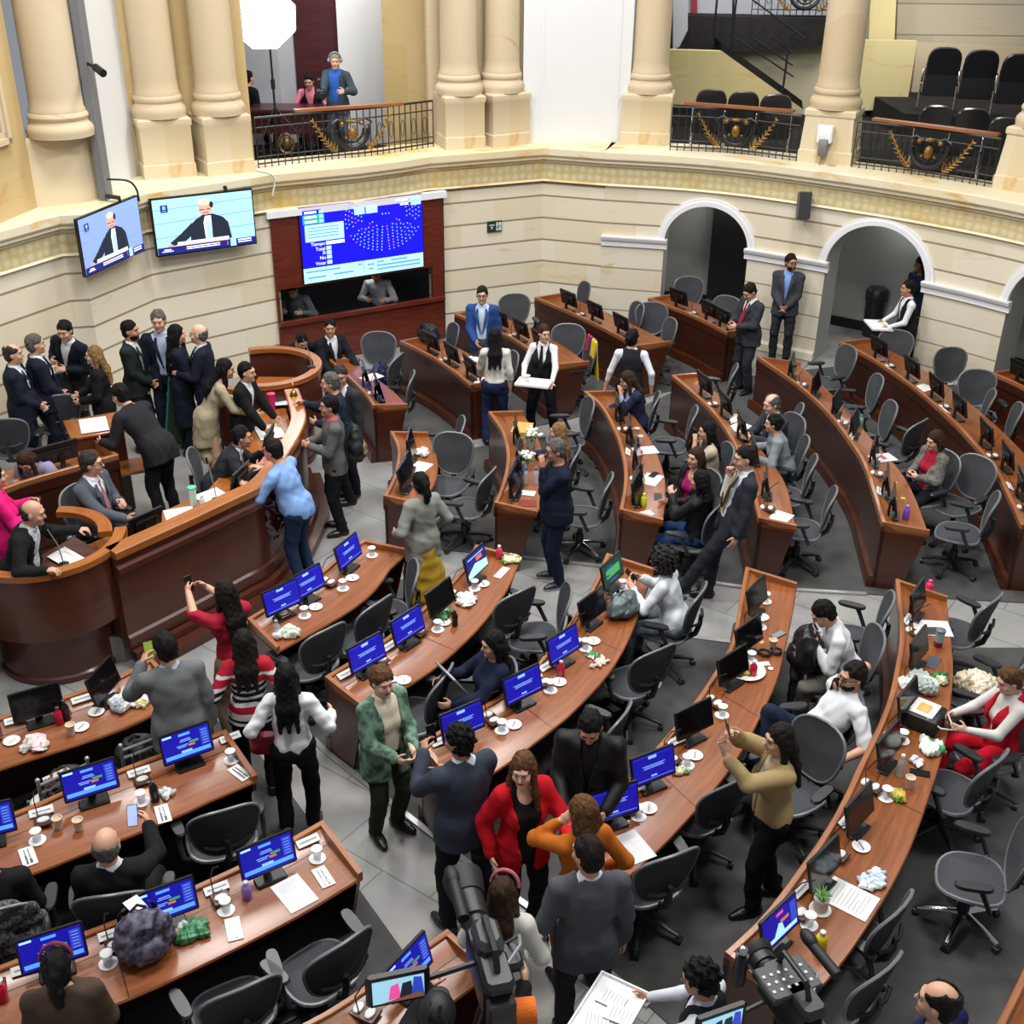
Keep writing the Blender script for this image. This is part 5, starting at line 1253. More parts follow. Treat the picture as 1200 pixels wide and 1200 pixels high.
    F.cone(hd(0, .090, .012), hd(0, .108, -.026), .008 * hk, .014 * hk, .008); F.ell(hd(0, .083, -.064), (.025 * hk, .012 * hk, .0115 * hk), HR, .006)
    for e in (-1, 1):
        for b in hands[e]:
            if b[0] == 'e': F.ell(b[1], b[2], b[3], .012)
            else: F.cone(b[1], b[2], b[3], b[4], .003)
    lipc = hd(0, .092, -.064); lip = M('lip_' + g('lips', 'n'), {'n': '#9a6154', 'r': '#a02c35'}[g('lips', 'n')], .4)
    def bmi(C):
        q = (C - lipc) @ HR; return ((np.abs(q[:, 0]) < .024 * hk) & (np.abs(q[:, 2]) < .0095 * hk) & (np.abs(q[:, 1]) < .02)).astype(int)
    F.build('body', [sk, lip], t, bmi)
    if g('face', 1):
        for e in (-1, 1):
            b = MB(); b.T = Matrix.Translation(Vector(hd(e * .032, .080, .006))) @ Matrix([list(r) for r in HR]).to_4x4(); b.ell((0, 0, 0), (.0135 * hk, .0105 * hk, .0066 * hk), 10); b.ell((0, .0062, -.0005), (.0068 * hk, .0066 * hk, .0068 * hk), 8, 1); b.build('eye', [m_eye, m_lens], t)
            if g('brow', 1):
                b = MB(); b.tube([tuple(hd(e * .014, .0955, .024)), tuple(hd(e * .034, .0965, .030)), tuple(hd(e * .052, .086, .024))], [.003 * hk, .0034 * hk, .002 * hk], 6); b.build('eyebrow', hairm(g('hair', ('short', 'black'))[1] if g('hair', ('short', 'black'))[1] not in ('blond',) else 'brown'), t)
        if g('glasses'):
            b = MB()
            for e in (-1, 1): b.tube([tuple(hd(e * .034 + .022 * math.cos(a), .106 - .01 * abs(math.cos(a)) ** 2, .004 + .017 * math.sin(a))) for a in [2 * PI * k / 12 for k in range(12)]], .003, 5, closed=True); b.tube([tuple(hd(e * .056, .098, .008)), tuple(hd(e * .08, .02, .01)), tuple(hd(e * .084, -.01, .0))], .0028, 5)
            b.tube([tuple(hd(-.012, .106, .006)), tuple(hd(.012, .106, .006))], .003, 5); b.build('glasses', M('glasses_frame', '#17171a', .3), t)
    # ---- hair
    st, hcol = g('hair', ('short', 'black')); hm = hairm(hcol)
    if st != 'none':
        ll = hd(0, 0, 0) - .2; hh = hd(0, 0, 0) + .2
        if st in ('long', 'pony', 'vlong'): ll = ll - np.array([.06, .06, .32]); hh = hh + np.array([.06, .06, 0])
        F = Field(ll, hh, hb * .95); v = g('vol', 1.0) * hk
        if st == 'curly':
            F.ell(hd(0, -.03, .045), (.115 * v, .125 * v, .120 * v), HR, .01); F.ell(hd(0, -.055, -.05), (.105 * v, .085 * v, .10 * v), HR, .03)
        else: F.ell(hd(0, -.020, .036), (.087 * v, .104 * v, .106 * v), HR, .01)
        if st in ('short', 'curlshort', 'balding', 'bald'): F.ell(hd(0, -.045, -.035), (.078 * v, .062 * v, .06 * v), HR, .03)
        if st in ('long', 'vlong', 'bob', 'pony', 'bun'):
            F.ell(hd(0, -.045, -.03), (.085 * v, .068 * v, .08 * v), HR, .03)
        L = {'long': .30, 'vlong': .42, 'bob': .10}.get(st, 0) * g('hlen', 1.)
        if L:
            dn = lambda p, l, ox=0, oy=0: p + np.array([0, 0, -l]) + HR @ np.array([ox, oy, 0])
            bk = hd(0, -.075, -.02); sh = 0 if st == 'bob' else 1
            bd = T @ np.array([0, -.13 * s, 0]) * sh
            for x in (-.05, 0, .05):
                p = hd(x, -.07, -.03); q = np.array([0, 0, 0]) + (p + (tp(x * 1.5, -.125 - (.02 if not sit else 0), .62 - L * 1.0) - p) if sh else dn(p, L, x * .3, .0)); F.cone(p, (p + q) / 2 + HR @ np.array([0, -.012, 0]), .042 * v, .036 * v, .04); F.cone((p + q) / 2 + HR @ np.array([0, -.012, 0]), q, .036 * v, .02 * v, .04)
            for e in (-1, 1):
                p = hd(e * .074, -.012, .01); q = dn(p, L * (.62 if sh else 1.), e * .022, .0 + (.02 if g('fronthair') else -.015)); F.cone(p, q, .03 * v, .026 * v, .03)
                if g('fronthair'): r = tp(e * .085, .12, .30); F.cone(q, r, .028 * v, .022 * v, .03)
        if st == 'pony': p = hd(0, -.115, .03); F.cone(hd(0, -.10, .03), p, .03, .035, .02); F.cone(p, hd(.0, -.15, -.08), .038 * v, .04 * v, .02); F.cone(hd(.0, -.15, -.08), hd(0, -.13, -.24), .04 * v, .018 * v, .02)
        if st == 'bun': F.ell(hd(0, -.115, .02), (.045 * v, .042 * v, .045 * v), HR, .015)
        fz = g('hairline', .062); c0 = hd(0, .070, fz); nn = HR @ np.array([0, .78, -.62]); 
        if st == 'curly': c0 = hd(0, .082, .07)
        face_c = hd(0, .085, -.055)
        F.ell(face_c, (.062 * hk, .06 * hk, .098 * hk), HR, .012, cut=True) if L or st == 'curly' else F.plane(c0, nn, .01)
        if L or st == 'curly': F.ell(hd(0, .12, .005), (.060 * hk, .055 * hk, .060 * hk), HR, .02, cut=True)
        if st in ('short', 'curlshort', 'balding', 'bald', 'pony', 'bun'): F.plane(hd(0, -.03, -.088), HR @ np.array([0, .25, -1]), .01) if st not in ('pony',) else None
        for e in (-1, 1):
            if not L and st != 'curly': F.ell(hd(e * .086, .012, -.012), (.022 * hk, .026 * hk, .032 * hk), HR, .008, cut=True)
        if st == 'balding': F.ell(hd(0, .035, .115), (.062 * hk, .085 * hk, .06 * hk), HR, .015, cut=True); F.ell(hd(0, -.065, .125), (.045 * hk, .05 * hk, .045 * hk), HR, .012, cut=True)
        if st == 'bald': F.plane(hd(0, 0, .028), HR @ np.array([0, .25, 1]), .01)
        if st in ('curly', 'curlshort'): F.ripple(.022 if st == 'curly' else .012, 150, 5)
        else: F.ripple(.0045 if L else .006, 130 if L else 85, 3, .12)
        F.build('hair', hm, t)
    if g('beard'):
        F = Field(hd(0, 0, 0) - .16, hd(0, 0, 0) + .16, hb * .85); F.ell(hd(0, .026, -.066), (.064 * hk, .076 * hk, .066 * hk), HR, .01); F.plane(hd(0, 0, -.04), HR @ np.array([0, .12, 1]), .01); F.ell(hd(0, .098, -.064), (.022 * hk, .02 * hk, .012 * hk), HR, .006, cut=True); F.build('beard', hm, t)
    # ---- clothes
    sleeves = g('sleeve', .93)
    def front_open(F, zb, wtop, wlow, zlo=-.5, depth=.02):
        c = T.T
        def f(X, Y, Z):
            x, y, z = [(c[i, 0] * (X - O[0]) + c[i, 1] * (Y - O[1]) + c[i, 2] * (Z - O[2])) / s for i in range(3)]
            w = np.where(z > zb, wlow + (wtop - wlow) * np.clip((z - zb) / max(.5 - zb, .05), 0, 1), wlow)
            return np.maximum(np.abs(x) - w, np.maximum(depth - y, zlo - z)) * s
        F.fn(f, .006)
    lo2, hi2 = lo - .05, hi + .05; lo2[2] = -.02
    sh = g('shirt')
    if sh:
        inf = .010; F = Field(lo2, hi2, hc); torso(F, inf, .05); sl_ = g('shirtsleeve', .97)
        if sl_ > 0: arms(F, .003 if g('jacket') else .014, sl_)
        else: arms(F, .003 if g('jacket') else .018, 0); [F.plane(sho[e] + (el[e] - sho[e]) * .62, el[e] - sho[e]) if False else None for e in (1,)]
        F.cone(tp(0, -.012, .50), tp(0, .012, .575), .074 * s * wd ** .3, .068 * s * wd ** .3, .02)
        if g('lowneck'): F.ell(tp(0, .09, .53), (.075 * s, .09 * s, .10 * s), T, .01, cut=True)
        F.plane(tp(0, .03, .575), T @ np.array([0, .35, 1.]))
        F.cone(tp(0, .085, .60), tp(0, .13, .48), .045, .018, .01, cut=True)
        if g('untuck'):
            for e in (-1, 1): F.cone(pp(e * .06, 0, .08), pp(e * .065, 0, -.15), .112 * s * wd, .118 * s * wd, .04)
        F.plane(pp(0, 0, g('shem', -.06 if g('untuck') else (-.04 if sit else .05))), Tp @ np.array([0, 0, -1.]))
        if not g('jacket'): F.ripple(.007, 42, zlib.crc32(key.encode()) % 97)
        F.build('shirt', sh if not isinstance(sh, str) else cloth(sh, .8), t)
    if g('tie'):
        b = MB(); R = []
        for z, w in ((.545, .020), (.525, .016), (.50, .016), (.36, .028), (.20, .036), (.13, .030), (.09, .004)):
            y = .075 + (.055 if z < .5 else .02) + (.02 if z < .4 else 0) + (g('belly', 0) * .06 if z < .3 else 0) + (0.012 if g('vest') else 0); R.append([tuple(tp(-w, y, z)), tuple(tp(0, y + .008, z)), tuple(tp(w, y, z)), tuple(tp(0, y - .01, z))])
        b.sweep(R); b.build('tie', cloth(g('tie'), .5), t)
    jk = g('jacket')
    if jk:
        F = Field(lo2, hi2, hc); inf = g('jinf', .026); torso(F, inf, .05)
        if not g('vest'): arms(F, inf * .72, sleeves, .03, r0=1.02)
        hem = g('hem', -.13)
        if hem < -.03 and not (sit and hem < -.08):
            for e in (-1, 1): F.cone(pp(e * .06, 0, .05), pp(e * .07, 0, hem - .05), .13 * s * wd, (.142 if not fem else .146) * s * wd, .05)
        F.plane(pp(0, 0, hem if not sit else max(hem, -.06)), Tp @ np.array([0, 0, -1.]))
        op = g('open', 'v')
        F.cone(tp(0, 0, .53), tp(0, .03, .75), .066 * s, .10 * s, .01, cut=True)
        if op == 'v': front_open(F, g('button', .14), .075, .0)
        elif op == 'wide': front_open(F, .0, .10, .055)
        elif op == 'slit': front_open(F, .2, .06, .015)
        elif op == 'deep': front_open(F, .02, .085, .0)
        if g('vest'):
            for e in (-1, 1): F.cone(sho[e] + T @ np.array([e * .01, 0, 0]), sho[e] + T @ np.array([e * .10, 0, -.10]), .088 * s, .09 * s, .02, cut=True)
        F.ripple(g('fold', .006), 34, zlib.crc32(key.encode()) % 89)
        mats = jk if not isinstance(jk, str) else cloth(jk, g('jrough', .85)); stripes = g('stripes')
        if stripes:
            def smi(C):
                z = ((C - O) @ T)[:, 2] / s; return np.array([stripes[1][min(max(int((x + .1) / .62 * len(stripes[1])), 0), len(stripes[1]) - 1)] for x in z])
            F.build(g('jname', 'jacket'), [cloth(c) for c in stripes[0]], t, smi)
        else: F.build(g('jname', 'jacket'), mats, t)
        if g('lapel'):
            for e in (-1, 1):
                b = MB(); R = []
                for z, xi, xo in ((.52, .05, .075), (.46, .055, .10), (.42, .05, .112), (.40, .046, .092), (.28, .026, .062), (g('button', .14) + .01, .006, .02)):
                    y = lambda x, z: .108 + inf / s + .028 * (1 - (x / .15) ** 2) - (z > .4) * (z - .4) * .55 + .004; R.append([tuple(tp(e * xi, y(xi, z), z)), tuple(tp(e * (xi + xo) / 2, y((xi + xo) / 2, z) + .006, z)), tuple(tp(e * xo, y(xo, z) - .002, z)), tuple(tp(e * (xi + xo) / 2, y((xi + xo) / 2, z) - .012, z))])
                b.sweep(R); b.build('lapel', mats if not isinstance(mats, list) else mats[0], t)
    tr = g('trousers', '#17181c')
    if tr and not g('nolegs'):
        F = Field(lo2, hi2, hc); k = .05
        F.ell(pp(0, -.006, .0), tuple((np.array((.158, .120, .13)) * np.array((wd, wd, 1))) * s + .012), Tp, k); legs(F, .014, g('ankle', .05), .045)
        wq, wn = pp(0, 0, .10), Tp @ np.array([0, 0, 1.]); F.fn(lambda X, Y, Z: np.maximum(-((X - wq[0]) * wn[0] + (Y - wq[1]) * wn[1] + (Z - wq[2]) * wn[2]), np.sqrt((X - wq[0]) ** 2 + (Y - wq[1]) ** 2 + (Z - wq[2]) ** 2) - (.27 if lean >= 0 else .17)))
        F.plane((0, 0, g('cuff', .055)), (0, 0, -1)) if not sit or 1 else None
        F.ripple(.007, 36, zlib.crc32(key.encode()) % 83 + 3); F.build('trousers', tr if not isinstance(tr, str) else cloth(tr), t)
    if g('skirt'):
        F = Field(lo2, hi2, hc); L = g('sklen', .42)
        F.ell(pp(0, 0, .02), tuple(np.array((.165, .125, .13)) * s * wd + .012), Tp, .05)
        c1 = (ank[1] + ank[-1]) / 2; c1[2] = hz - L; F.cone(pp(0, 0, -.05), c1, .15 * s, g('skr', .2) * s, .05); F.plane((0, 0, hz - L), (0, 0, -1)); F.plane(pp(0, 0, .1), (0, 0, 1)); F.ripple(.014, 38, 7); F.build('skirt', cloth(g('skirt')), t)
    if g('shoes', '#141314') and not g('nolegs'):
        for e in (-1, 1):
            a = ank[e] + np.array([0, 0, -.085]); d = toe[e]; F = Field(a - .2, a + np.array([.2, .2, .16]), .0095)
            F.cone(a + np.array([0, 0, .035]) - d * .045, a + d * .10 + np.array([0, 0, .03]), .042, .040, .03); F.cone(a + d * .06 + np.array([0, 0, .03]), a + d * .165 + np.array([0, 0, .026]), .042, .03, .03); F.cone(a + np.array([0, 0, .04]) - d * .02, a + np.array([0, 0, g('boot', .09)]) - d * .015, .044, .045, .03)
            F.plane(a + np.array([0, 0, .004]), (0, 0, -1)); F.plane(a + np.array([0, 0, g('boot', .09)]), (0, 0, 1))
            sole = g('sole'); so = M('sole_' + str(sole), sole or '#0d0d0d', .6); z0 = a[2]
            F.build('shoe', [M('leather_' + str(g('shoes', '#141314')), g('shoes', '#141314'), .35), so], t, lambda C: (C[:, 2] < z0 + .026).astype(int))
    if g('band'):
        c_, y_, nm_ = g('band'); b = MB(); b.tube([tuple(hd(.097 * math.cos(a), y_ + .03 * math.sin(a), .045 + .103 * math.sin(a))) for a in [PI * k / 14 for k in range(15)]], .012, 6)
        if nm_ == 'headphones':
            for e in (-1, 1): b.ell(tuple(hd(e * .095, y_, .01)), (.03, .04, .04), 10)
        b.build(nm_, M('band_' + c_, c_, .6), t)
    return t
NAVY, CHAR, BLK, DGR = '#171b2b', '#26272c', '#131316', '#1d2422'
def shirt_man(key, top, head, label, **o):
    d = dict(shirt='#d6dae2', jacket=CHAR, lapel=1, trousers=CHAR, hair=('short', 'dark')); d.update(o); return person(key, top, head, label, **d)
def woman(key, top, head, label, **o):
    d = dict(fem=1, H=1.63, hair=('long', 'dark'), skin='l'); d.update(o); return person(key, top, head, label, **d)
# ---- on the podium
Z = PZ
shirt_man('p1', (12, 402), -78, 'man in navy suit with a bald patch, hands clasped, standing furthest along the wall', z0=Z, H=1.74, jacket=NAVY, trousers=NAVY, hair=('balding', 'dgrey'), R='clasp', L='clasp', wide=1.1, belly=.9)
shirt_man('p2', (38, 391), -62, 'grey-haired man in navy suit and tie listening beside the bald-patched man', z0=Z, H=1.74, jacket=NAVY, trousers=NAVY, hair=('short', 'grey'), R='clasp', L='clasp', tie='#26304a', wide=1.08, belly=.8)
person('p3', (73, 376), 165, 'young black-haired man in dark navy sweater gesturing with his fist by the wall', z0=Z, H=1.76, shirt='#d9dbe0', jacket='#141826', open='slit', hem=-.02, hair=('short', 'black'), lean=16, side=-14, R=(.08, .24, 1.2), L=(-.12, .26, 1.1), Rc=1.2, look=(8, 6))
woman('p4', (109, 405), 105, 'blond woman in black talking to the man in the dark sweater', z0=Z, H=1.62, hair=('long', 'blond'), jacket=BLK, open='none', hem=-.1, skin='p', R=(.1, .26, 1.0), L=(-.12, .24, .98), trousers=BLK)
shirt_man('p5', (136, 449), 62, 'man in charcoal suit bending over the rear desk, seen from behind', z0=Z, H=1.80, jacket='#222226', trousers='#1a1a1e', hair=('short', 'black'), lean=42, R=(.25, .62, .98), L=(-.25, .6, 1.0), wide=1.12, look=(0, 5))
person('p6', (150, 375), -95, 'bearded man in dark green suit with white shirt standing by the wall', z0=Z, H=1.74, shirt='#dcdcdc', jacket=DGR, trousers='#1d2128', hair=('short', 'black'), beard=1, skin='m', R='clasp', L='clasp', lapel=1)
shirt_man('p7', (184, 363), -165, 'tall grey-haired man in navy suit facing the hall, pale blue shirt', z0=Z, H=1.84, shirt='#b9c4dc', jacket=NAVY, trousers=NAVY, hair=('short', 'grey'), R='down', L='down', open='wide', skin='l', look=(-10, 5))
woman('p8', (205, 380), -70, 'woman with very long black hair in a dark navy coat, back to the camera', z0=Z, H=1.72, hair=('vlong', 'black'), jacket='#141a2a', open='none', hem=-.5, R=(.1, .3, 1.1), L=(-.1, .3, 1.1), trousers='#12141c', face=0)
shirt_man('p9', (232, 379), 92, 'bald grey-haired man in navy suit greeting the woman in the long coat', z0=Z, H=1.74, jacket=NAVY, trousers=NAVY, hair=('bald', 'grey'), R=(.02, .3, 1.22), L=(-.12, .3, 1.15), skin='p')
woman('p10', (264, 420), -72, 'black-haired woman in a beige dress leaning on the podium papers', z0=Z, H=1.70, hair=('vlong', 'black'), jacket='#a4977c', open='none', hem=-.3, jinf=.014, trousers=None, skirt='#a4977c', sklen=.48, skr=.17, lean=26, R=(.2, .55, 1.0), L=(-.18, .42, 1.05), nolegs=0, shoes='#1a1614', sleeve=.9, look=(-10, 0))
person('p10b', (288, 424), -100, 'dark-haired man half hidden behind the woman in the beige dress', z0=Z, H=1.62, shirt='#cfd4dc', jacket=BLK, hair=('short', 'black'), lean=10, R='desk', L='desk')
shirt_man('p11', (282, 499), -82, 'man in dark grey suit seated at the podium, bent towards the visitor', z0=Z, sit=1, H=1.74, jacket='#2a2b31', trousers='#2a2b31', hair=('short', 'black'), lean=34, R=(.2, .52, .86), L=(-.14, .55, .9), skin='m', on='P11', look=(0, -8))
shirt_man('p12', (104, 528), -105, 'man in grey suit with glasses, grey-haired, seated at the podium, one hand raised', z0=Z, sit=1, seat=.55, H=1.80, wide=1.15, jacket='#4e525b', trousers='#3a3d45', shirt='#dfe2e8', tie='#a87078', hair=('short', 'dgrey'), glasses=1, lean=6, R=(.16, .5, .84), L=(-.02, .36, .92), Lc=.9, on='P12', belly=.9, look=(20, 0))
woman('p13', (24, 534), 175, 'brown-haired woman in a lilac top bent forward at the rear desk', z0=Z + .0, sit=1, H=1.62, hair=('long', 'brown'), jacket='#8d88a6', open='none', trousers=BLK, lean=36, seat=.56, R=(.16, .42, .86), L=(-.18, .4, .88), look=(0, 30))
woman('p14', (-10, 545), -62, 'person in a bright pink jacket holding up a phone at the photo edge', z0=Z, H=1.66, hair=('long', 'dark'), jacket='#d81b72', open='slit', trousers='#3d4a46', R=(.12, .30, 1.18), L=(-.10, .30, 1.18), Rc=1., Lc=1.)
person('p15', (38, 586), -88, 'bald man in black suit and patterned white shirt speaking at the round lectern', z0=.2, H=1.70, shirt=M('cloth_patterned', '#d4d8dc', .8, noise=(40, .12, '#8e969e')), jacket='#18181a', open='wide', trousers='#1d2b4a', hair=('bald', 'dgrey'), skin='l', R=(.36, .42, 1.14), L=(-.40, .48, 1.14), Rc=.8, Lc=.8, lean=22, wide=1.12, belly=.9, look=(4, 4), Rn=(0, 0, -1), Ln=(0, 0, -1))
# ---- in front of the podium
person('p16', (318, 514), 72, 'man in light blue sweater and jeans leaning on the podium, back to camera', H=1.74, shirt='#7fa2d6', untuck=1, trousers='#1f2f4d', hair=('short', 'dark'), lean=20, wide=1.2, belly=1.0, R=(.2, .52, 1.24), L=(-.2, .5, 1.22), sole='#d0d0d0', skin='l', Rn=(0, 0, -1), Ln=(0, 0, -1), shoes='#1d2126')
person('p17', (386, 436), 100, 'grey-haired man in dark navy jacket reaching a hand onto the podium', H=1.72, jacket='#232b3d', open='none', trousers='#17181d', hair=('short', 'grey'), R=(.1, .46, 1.3), L='phone', lean=10, skin='l')
person('p18', (386, 463), 105, 'man in grey jacket with a tan backpack seen from behind near the podium', H=1.73, jacket='#5b5a58', open='none', trousers='#14151b', hair=('short', 'black'), R='phone', L='phone', skin='m', hem=-.1, shirt='#c25a68')
shirt_man('p19', (398, 428), 150, 'man in dark grey suit and open white shirt facing the backpack wearer', H=1.76, jacket='#2b2e34', trousers='#1c1d22', shirt='#d5d2cc', hair=('short', 'dgrey'), skin='m', open='wide', look=(30, 8))
shirt_man('p20', (386, 373), -140, 'young man in dark suit seated below the wooden booth, looking aside', sit=1, H=1.76, jacket='#15171d', trousers=BLK, hair=('short', 'black'), skin='m', R='knee', L=(-.2, .42, .7), lean=4, look=(-30, 0))
person('p21', (355, 392), -150, 'dark-haired man in black hunched over behind the second lectern', sit=1, H=1.7, jacket='#17181c', open='none', trousers=BLK, hair=('short', 'black'), lean=40, R='desk', L='desk', look=(0, 20))
shirt_man('p22', (565, 335), 178, 'man with glasses in a bright blue jacket and grey trousers facing the hall', H=1.72, jacket='#27447e', trousers='#4a4a4c', shirt='#c2d3ea', hair=('short', 'dark'), glasses=1, R=(.08, .26, .98), L='down', open='wide', skin='l')
woman('p23', (580, 384), 2, 'woman in white blouse and navy trousers with long black hair, back to camera', H=1.66, hair=('vlong', 'black'), shirt='#cfcdc6', trousers='#1d2747', R='down', L=(-.2, .25, .85), face=0, hlen=.8)
person('p24', (638, 380), 166, 'waitress in black waistcoat, white shirt and tie holding a white tray', fem=1, H=1.66, shirt='#dcdcde', jacket='#15151a', vest=1, hem=.04, tie='#121214', trousers='#131318', hair=('bun', 'brown'), R=(.2, .30, 1.0), L=(-.2, .34, .98), Rn=(0, 0, 1), Ln=(0, 0, 1), look=(35, 2), skin='l', shirtsleeve=.95, feet={1: (.16, 0, 0), -1: (-.2, .05, 0)})
person('p25', (742, 385), -8, 'waiter in dark waistcoat and white sleeves seen from behind, walking off', H=1.68, shirt='#d6d9e0', jacket='#20232b', vest=1, hem=-.02, trousers='#15161b', hair=('bun', 'black'), R=(.30, -.05, .88), L=(-.32, .02, .86), look=(-30, 0))
woman('p26', (733, 435), 100, 'woman in navy blazer seated, resting her forehead on one hand', sit=1, H=1.64, hair=('long', 'brown'), shirt='#a9b2d8', jacket='#232942', open='wide', trousers='#1b2036', R=(.16, .36, .72), L='chin', lean=14, look=(0, 16), on='C3a', onr=-20)
woman('p27', (655, 495), 80, 'long-haired blond woman in navy seated behind the man in the navy jacket', sit=1, H=1.6, hair=('long', 'blond'), jacket='#1d2747', open='none', trousers=BLK, R='desk', L='lap', on='C2b')
person('p28', (651, 514), 105, 'man in navy jacket and jeans with white-soled shoes, hand at his mouth', H=1.74, jacket='#141b2c', open='none', trousers='#151d31', hair=('short', 'grey'), glasses=1, R='down', L='chin', skin='m', wide=1.18, belly=.8, hem=-.1, sole='#d8d8d4', shoes='#1f2531', jname='padded_jacket', look=(0, 6))
woman('p29', (492, 553), 38, 'woman in grey blazer and mustard skirt walking between the desks', H=1.66, hair=('pony', 'black'), jacket='#8a8a84', open='none', hem=-.2, trousers=None, skirt='#a8862a', sklen=.62, skr=.24, shoes='#141314', feet={1: (.12, -.28, .1), -1: (-.1, .22, 0)}, R=(.24, .12, .95), L=(-.22, .16, .98), boot=.2)
woman('p30', (830, 494), 95, 'woman in cream cardigan with black hair, hand to her mouth, seated', sit=1, H=1.62, hair=('long', 'black'), jacket='#b9a893', open='wide', shirt='#3a3533', trousers='#15151a', R='lap', L='chin', on='C3c', lean=6)
woman('p31', (817, 524), 128, 'smiling long-haired woman in black jacket over a magenta top, seated', sit=1, H=1.64, hair=('vlong', 'brown'), fronthair=1, shirt='#8f1a5c', jacket='#1a191c', open='wide', trousers=BLK, R='lap', L='lap', on='C3d', onr=-20, lips='r', lowneck=1)
woman('p32', (822, 551), 62, 'dark-haired woman in black leather jacket seated with her back to camera', sit=1, H=1.64, hair=('long', 'black'), jacket='#17161a', open='none', jrough=.5, trousers='#27406b', R='desk', L=(-.06, .3, 1.0), on='C3e')
shirt_man('p33', (873, 522), 100, 'man in dark grey suit and yellow tie leaning on a desk end, hand at mouth', H=1.82, jacket='#2b2d36', trousers='#23242c', tie='#c4a94e', hair=('short', 'dark'), R='chin', L='down', Rc=.9, skin='l', feet={1: (.05, .20, 0), -1: (-.03, .58, 0)}, lean=-9, open='wide', look=(0, 12))
shirt_man('p34', (904, 462), 110, 'greying man in dark jacket seated, hands folded on the desk', sit=1, H=1.7, jacket='#35363f', trousers=BLK, hair=('balding', 'grey'), R=(.08, .46, .82), L=(-.06, .46, .82), Rc=.9, Lc=.9, lean=14, on='C4b', skin='p', look=(0, 8))
woman('p35', (907, 485), 82, 'woman in grey sweater and jeans seated beside the greying man, hair tied back', sit=1, H=1.62, hair=('bun', 'black'), jacket='#80888c', open='none', trousers='#2b4c86', R='desk', L='desk', lean=18, on='C4d')
woman('p36', (1096, 505), 112, 'woman in grey tweed jacket and red top seated looking at her phone', sit=1, H=1.62, hair=('bob', 'brown'), shirt='#a01a35', jacket=M('cloth_tweed', '#7b7771', .9, noise=(60, .1, '#4c4a47')), open='wide', trousers='#15151a', R='phone', L='phone', on='C5e', look=(0, 14), skin='p')
shirt_man('p37', (876, 333), 118, 'man in grey suit and red tie looking down at his phone near the archway', H=1.74, jacket='#33353c', trousers='#2c2e35', shirt='#e0e0e2', tie='#9a2230', hair=('short', 'dark'), R=(.08, .3, 1.12), L=(-.08, .3, 1.12), Rc=.8, look=(5, 30), wide=1.1, belly=.8)
shirt_man('p38', (928, 297), 160, 'man in grey suit and blue shirt standing against the pier, hands crossed in front', H=1.78, jacket='#3a3d44', trousers='#2b2d34', shirt='#7f9bd6', hair=('short', 'dark'), R='clasp', L='clasp', glasses=1, skin='m', beard=1, look=(35, 0), wide=1.06)
person('p39', (1066, 328), 92, 'young waiter in white shirt carrying a white tray inside the second archway', H=1.68, shirt='#d9dade', jacket='#14151c', vest=1, hem=-.04, trousers='#12131a', hair=('short', 'black'), skin='m', R=(.14, .34, 1.0), L=(-.14, .34, 1.0), lean=6)
woman('p40', (1081, 300), 110, 'dark-clothed woman in the shade of the second archway behind the waiter', H=1.76, hair=('vlong', 'black'), jacket='#161d33', open='none', hem=-.4, trousers='#12141c', skin='d')
# ---- gallery
GZ = GB
person('p41', (392, 61), 165, 'camera operator with headphones and lanyard standing in the gallery', z0=GZ, H=1.76, shirt='#2c5fb0', jacket='#39464e', open='wide', trousers='#4a4d52', hair=('short', 'white'), R=(.06, .42, 1.14), L=(-.26, .3, 1.2), skin='p', look=(22, 10), band=('#8b8d90', 0, 'headphones'))
person('p42', (361, 86), 178, 'person in pink shirt and black waistcoat writing at the gallery desk', z0=GZ, sit=1, H=1.7, shirt='#e08090', jacket='#17171b', vest=1, hem=0, trousers=BLK, hair=('short', 'black'), R=(.22, .42, .76), L=(-.2, .42, .76), lean=16, look=(0, 14))
person('p43', (290, 82), -40, 'person in black seated at the far end of the gallery desk', z0=GZ, sit=1, H=1.66, jacket='#15161b', open='none', trousers=BLK, hair=('short', 'black'))
# ---- booth
person('p44', (444, 328), 178, 'man in a grey-white shirt working behind the dark booth glass', sit=1, H=1.7, z0=0., at_foot=Vector(tuple(bp_(444, 330, -.6))), shirt='#b8bcc4', trousers=BLK, hair=('short', 'black'), R='desk', L='desk', lean=22, look=(0, 16))
person('p45', (345, 352), 170, 'dim figure in grey bent forward at the edge of the booth glass', sit=1, H=1.7, z0=0., at_foot=Vector(tuple(bp_(352, 345, -.6))), shirt='#6c7078', trousers=BLK, hair=('short', 'black'), R='desk', L='desk', lean=30, look=(0, 20))
# ---- near aisle
woman('p46', (262, 680), 48, 'woman in red sweater holding a phone up with both hands, sunglasses on her head', H=1.68, hair=('long', 'dark'), shirt='#9c1a30', untuck=0, trousers='#6e6152', R=(.10, .44, 1.40), L=(-.08, .46, 1.42), Rc=.7, Lc=.7, shirtsleeve=.62, face=1, ankle=.07, hlen=1.1, feet={1: (.1, .0, 0), -1: (-.1, .04, 0)})
woman('p47', (284, 738), 12, 'woman in red, white and black striped sweater seen from behind', H=1.62, hair=('long', 'dark'), jacket='#c0c0c0', jname='sweater', open='none', hem=-.1, jinf=.016, trousers='#14151d', stripes=(['#d2d0ce', '#17171c', '#a81c2e'], [1, 0, 1, 0, 0, 2, 2, 0, 1, 0, 1, 0, 1, 0, 2, 2, 0, 2, 2]), R=(.24, .1, 1.0), L=(-.26, .1, 1.02), face=0, sleeve=.75)
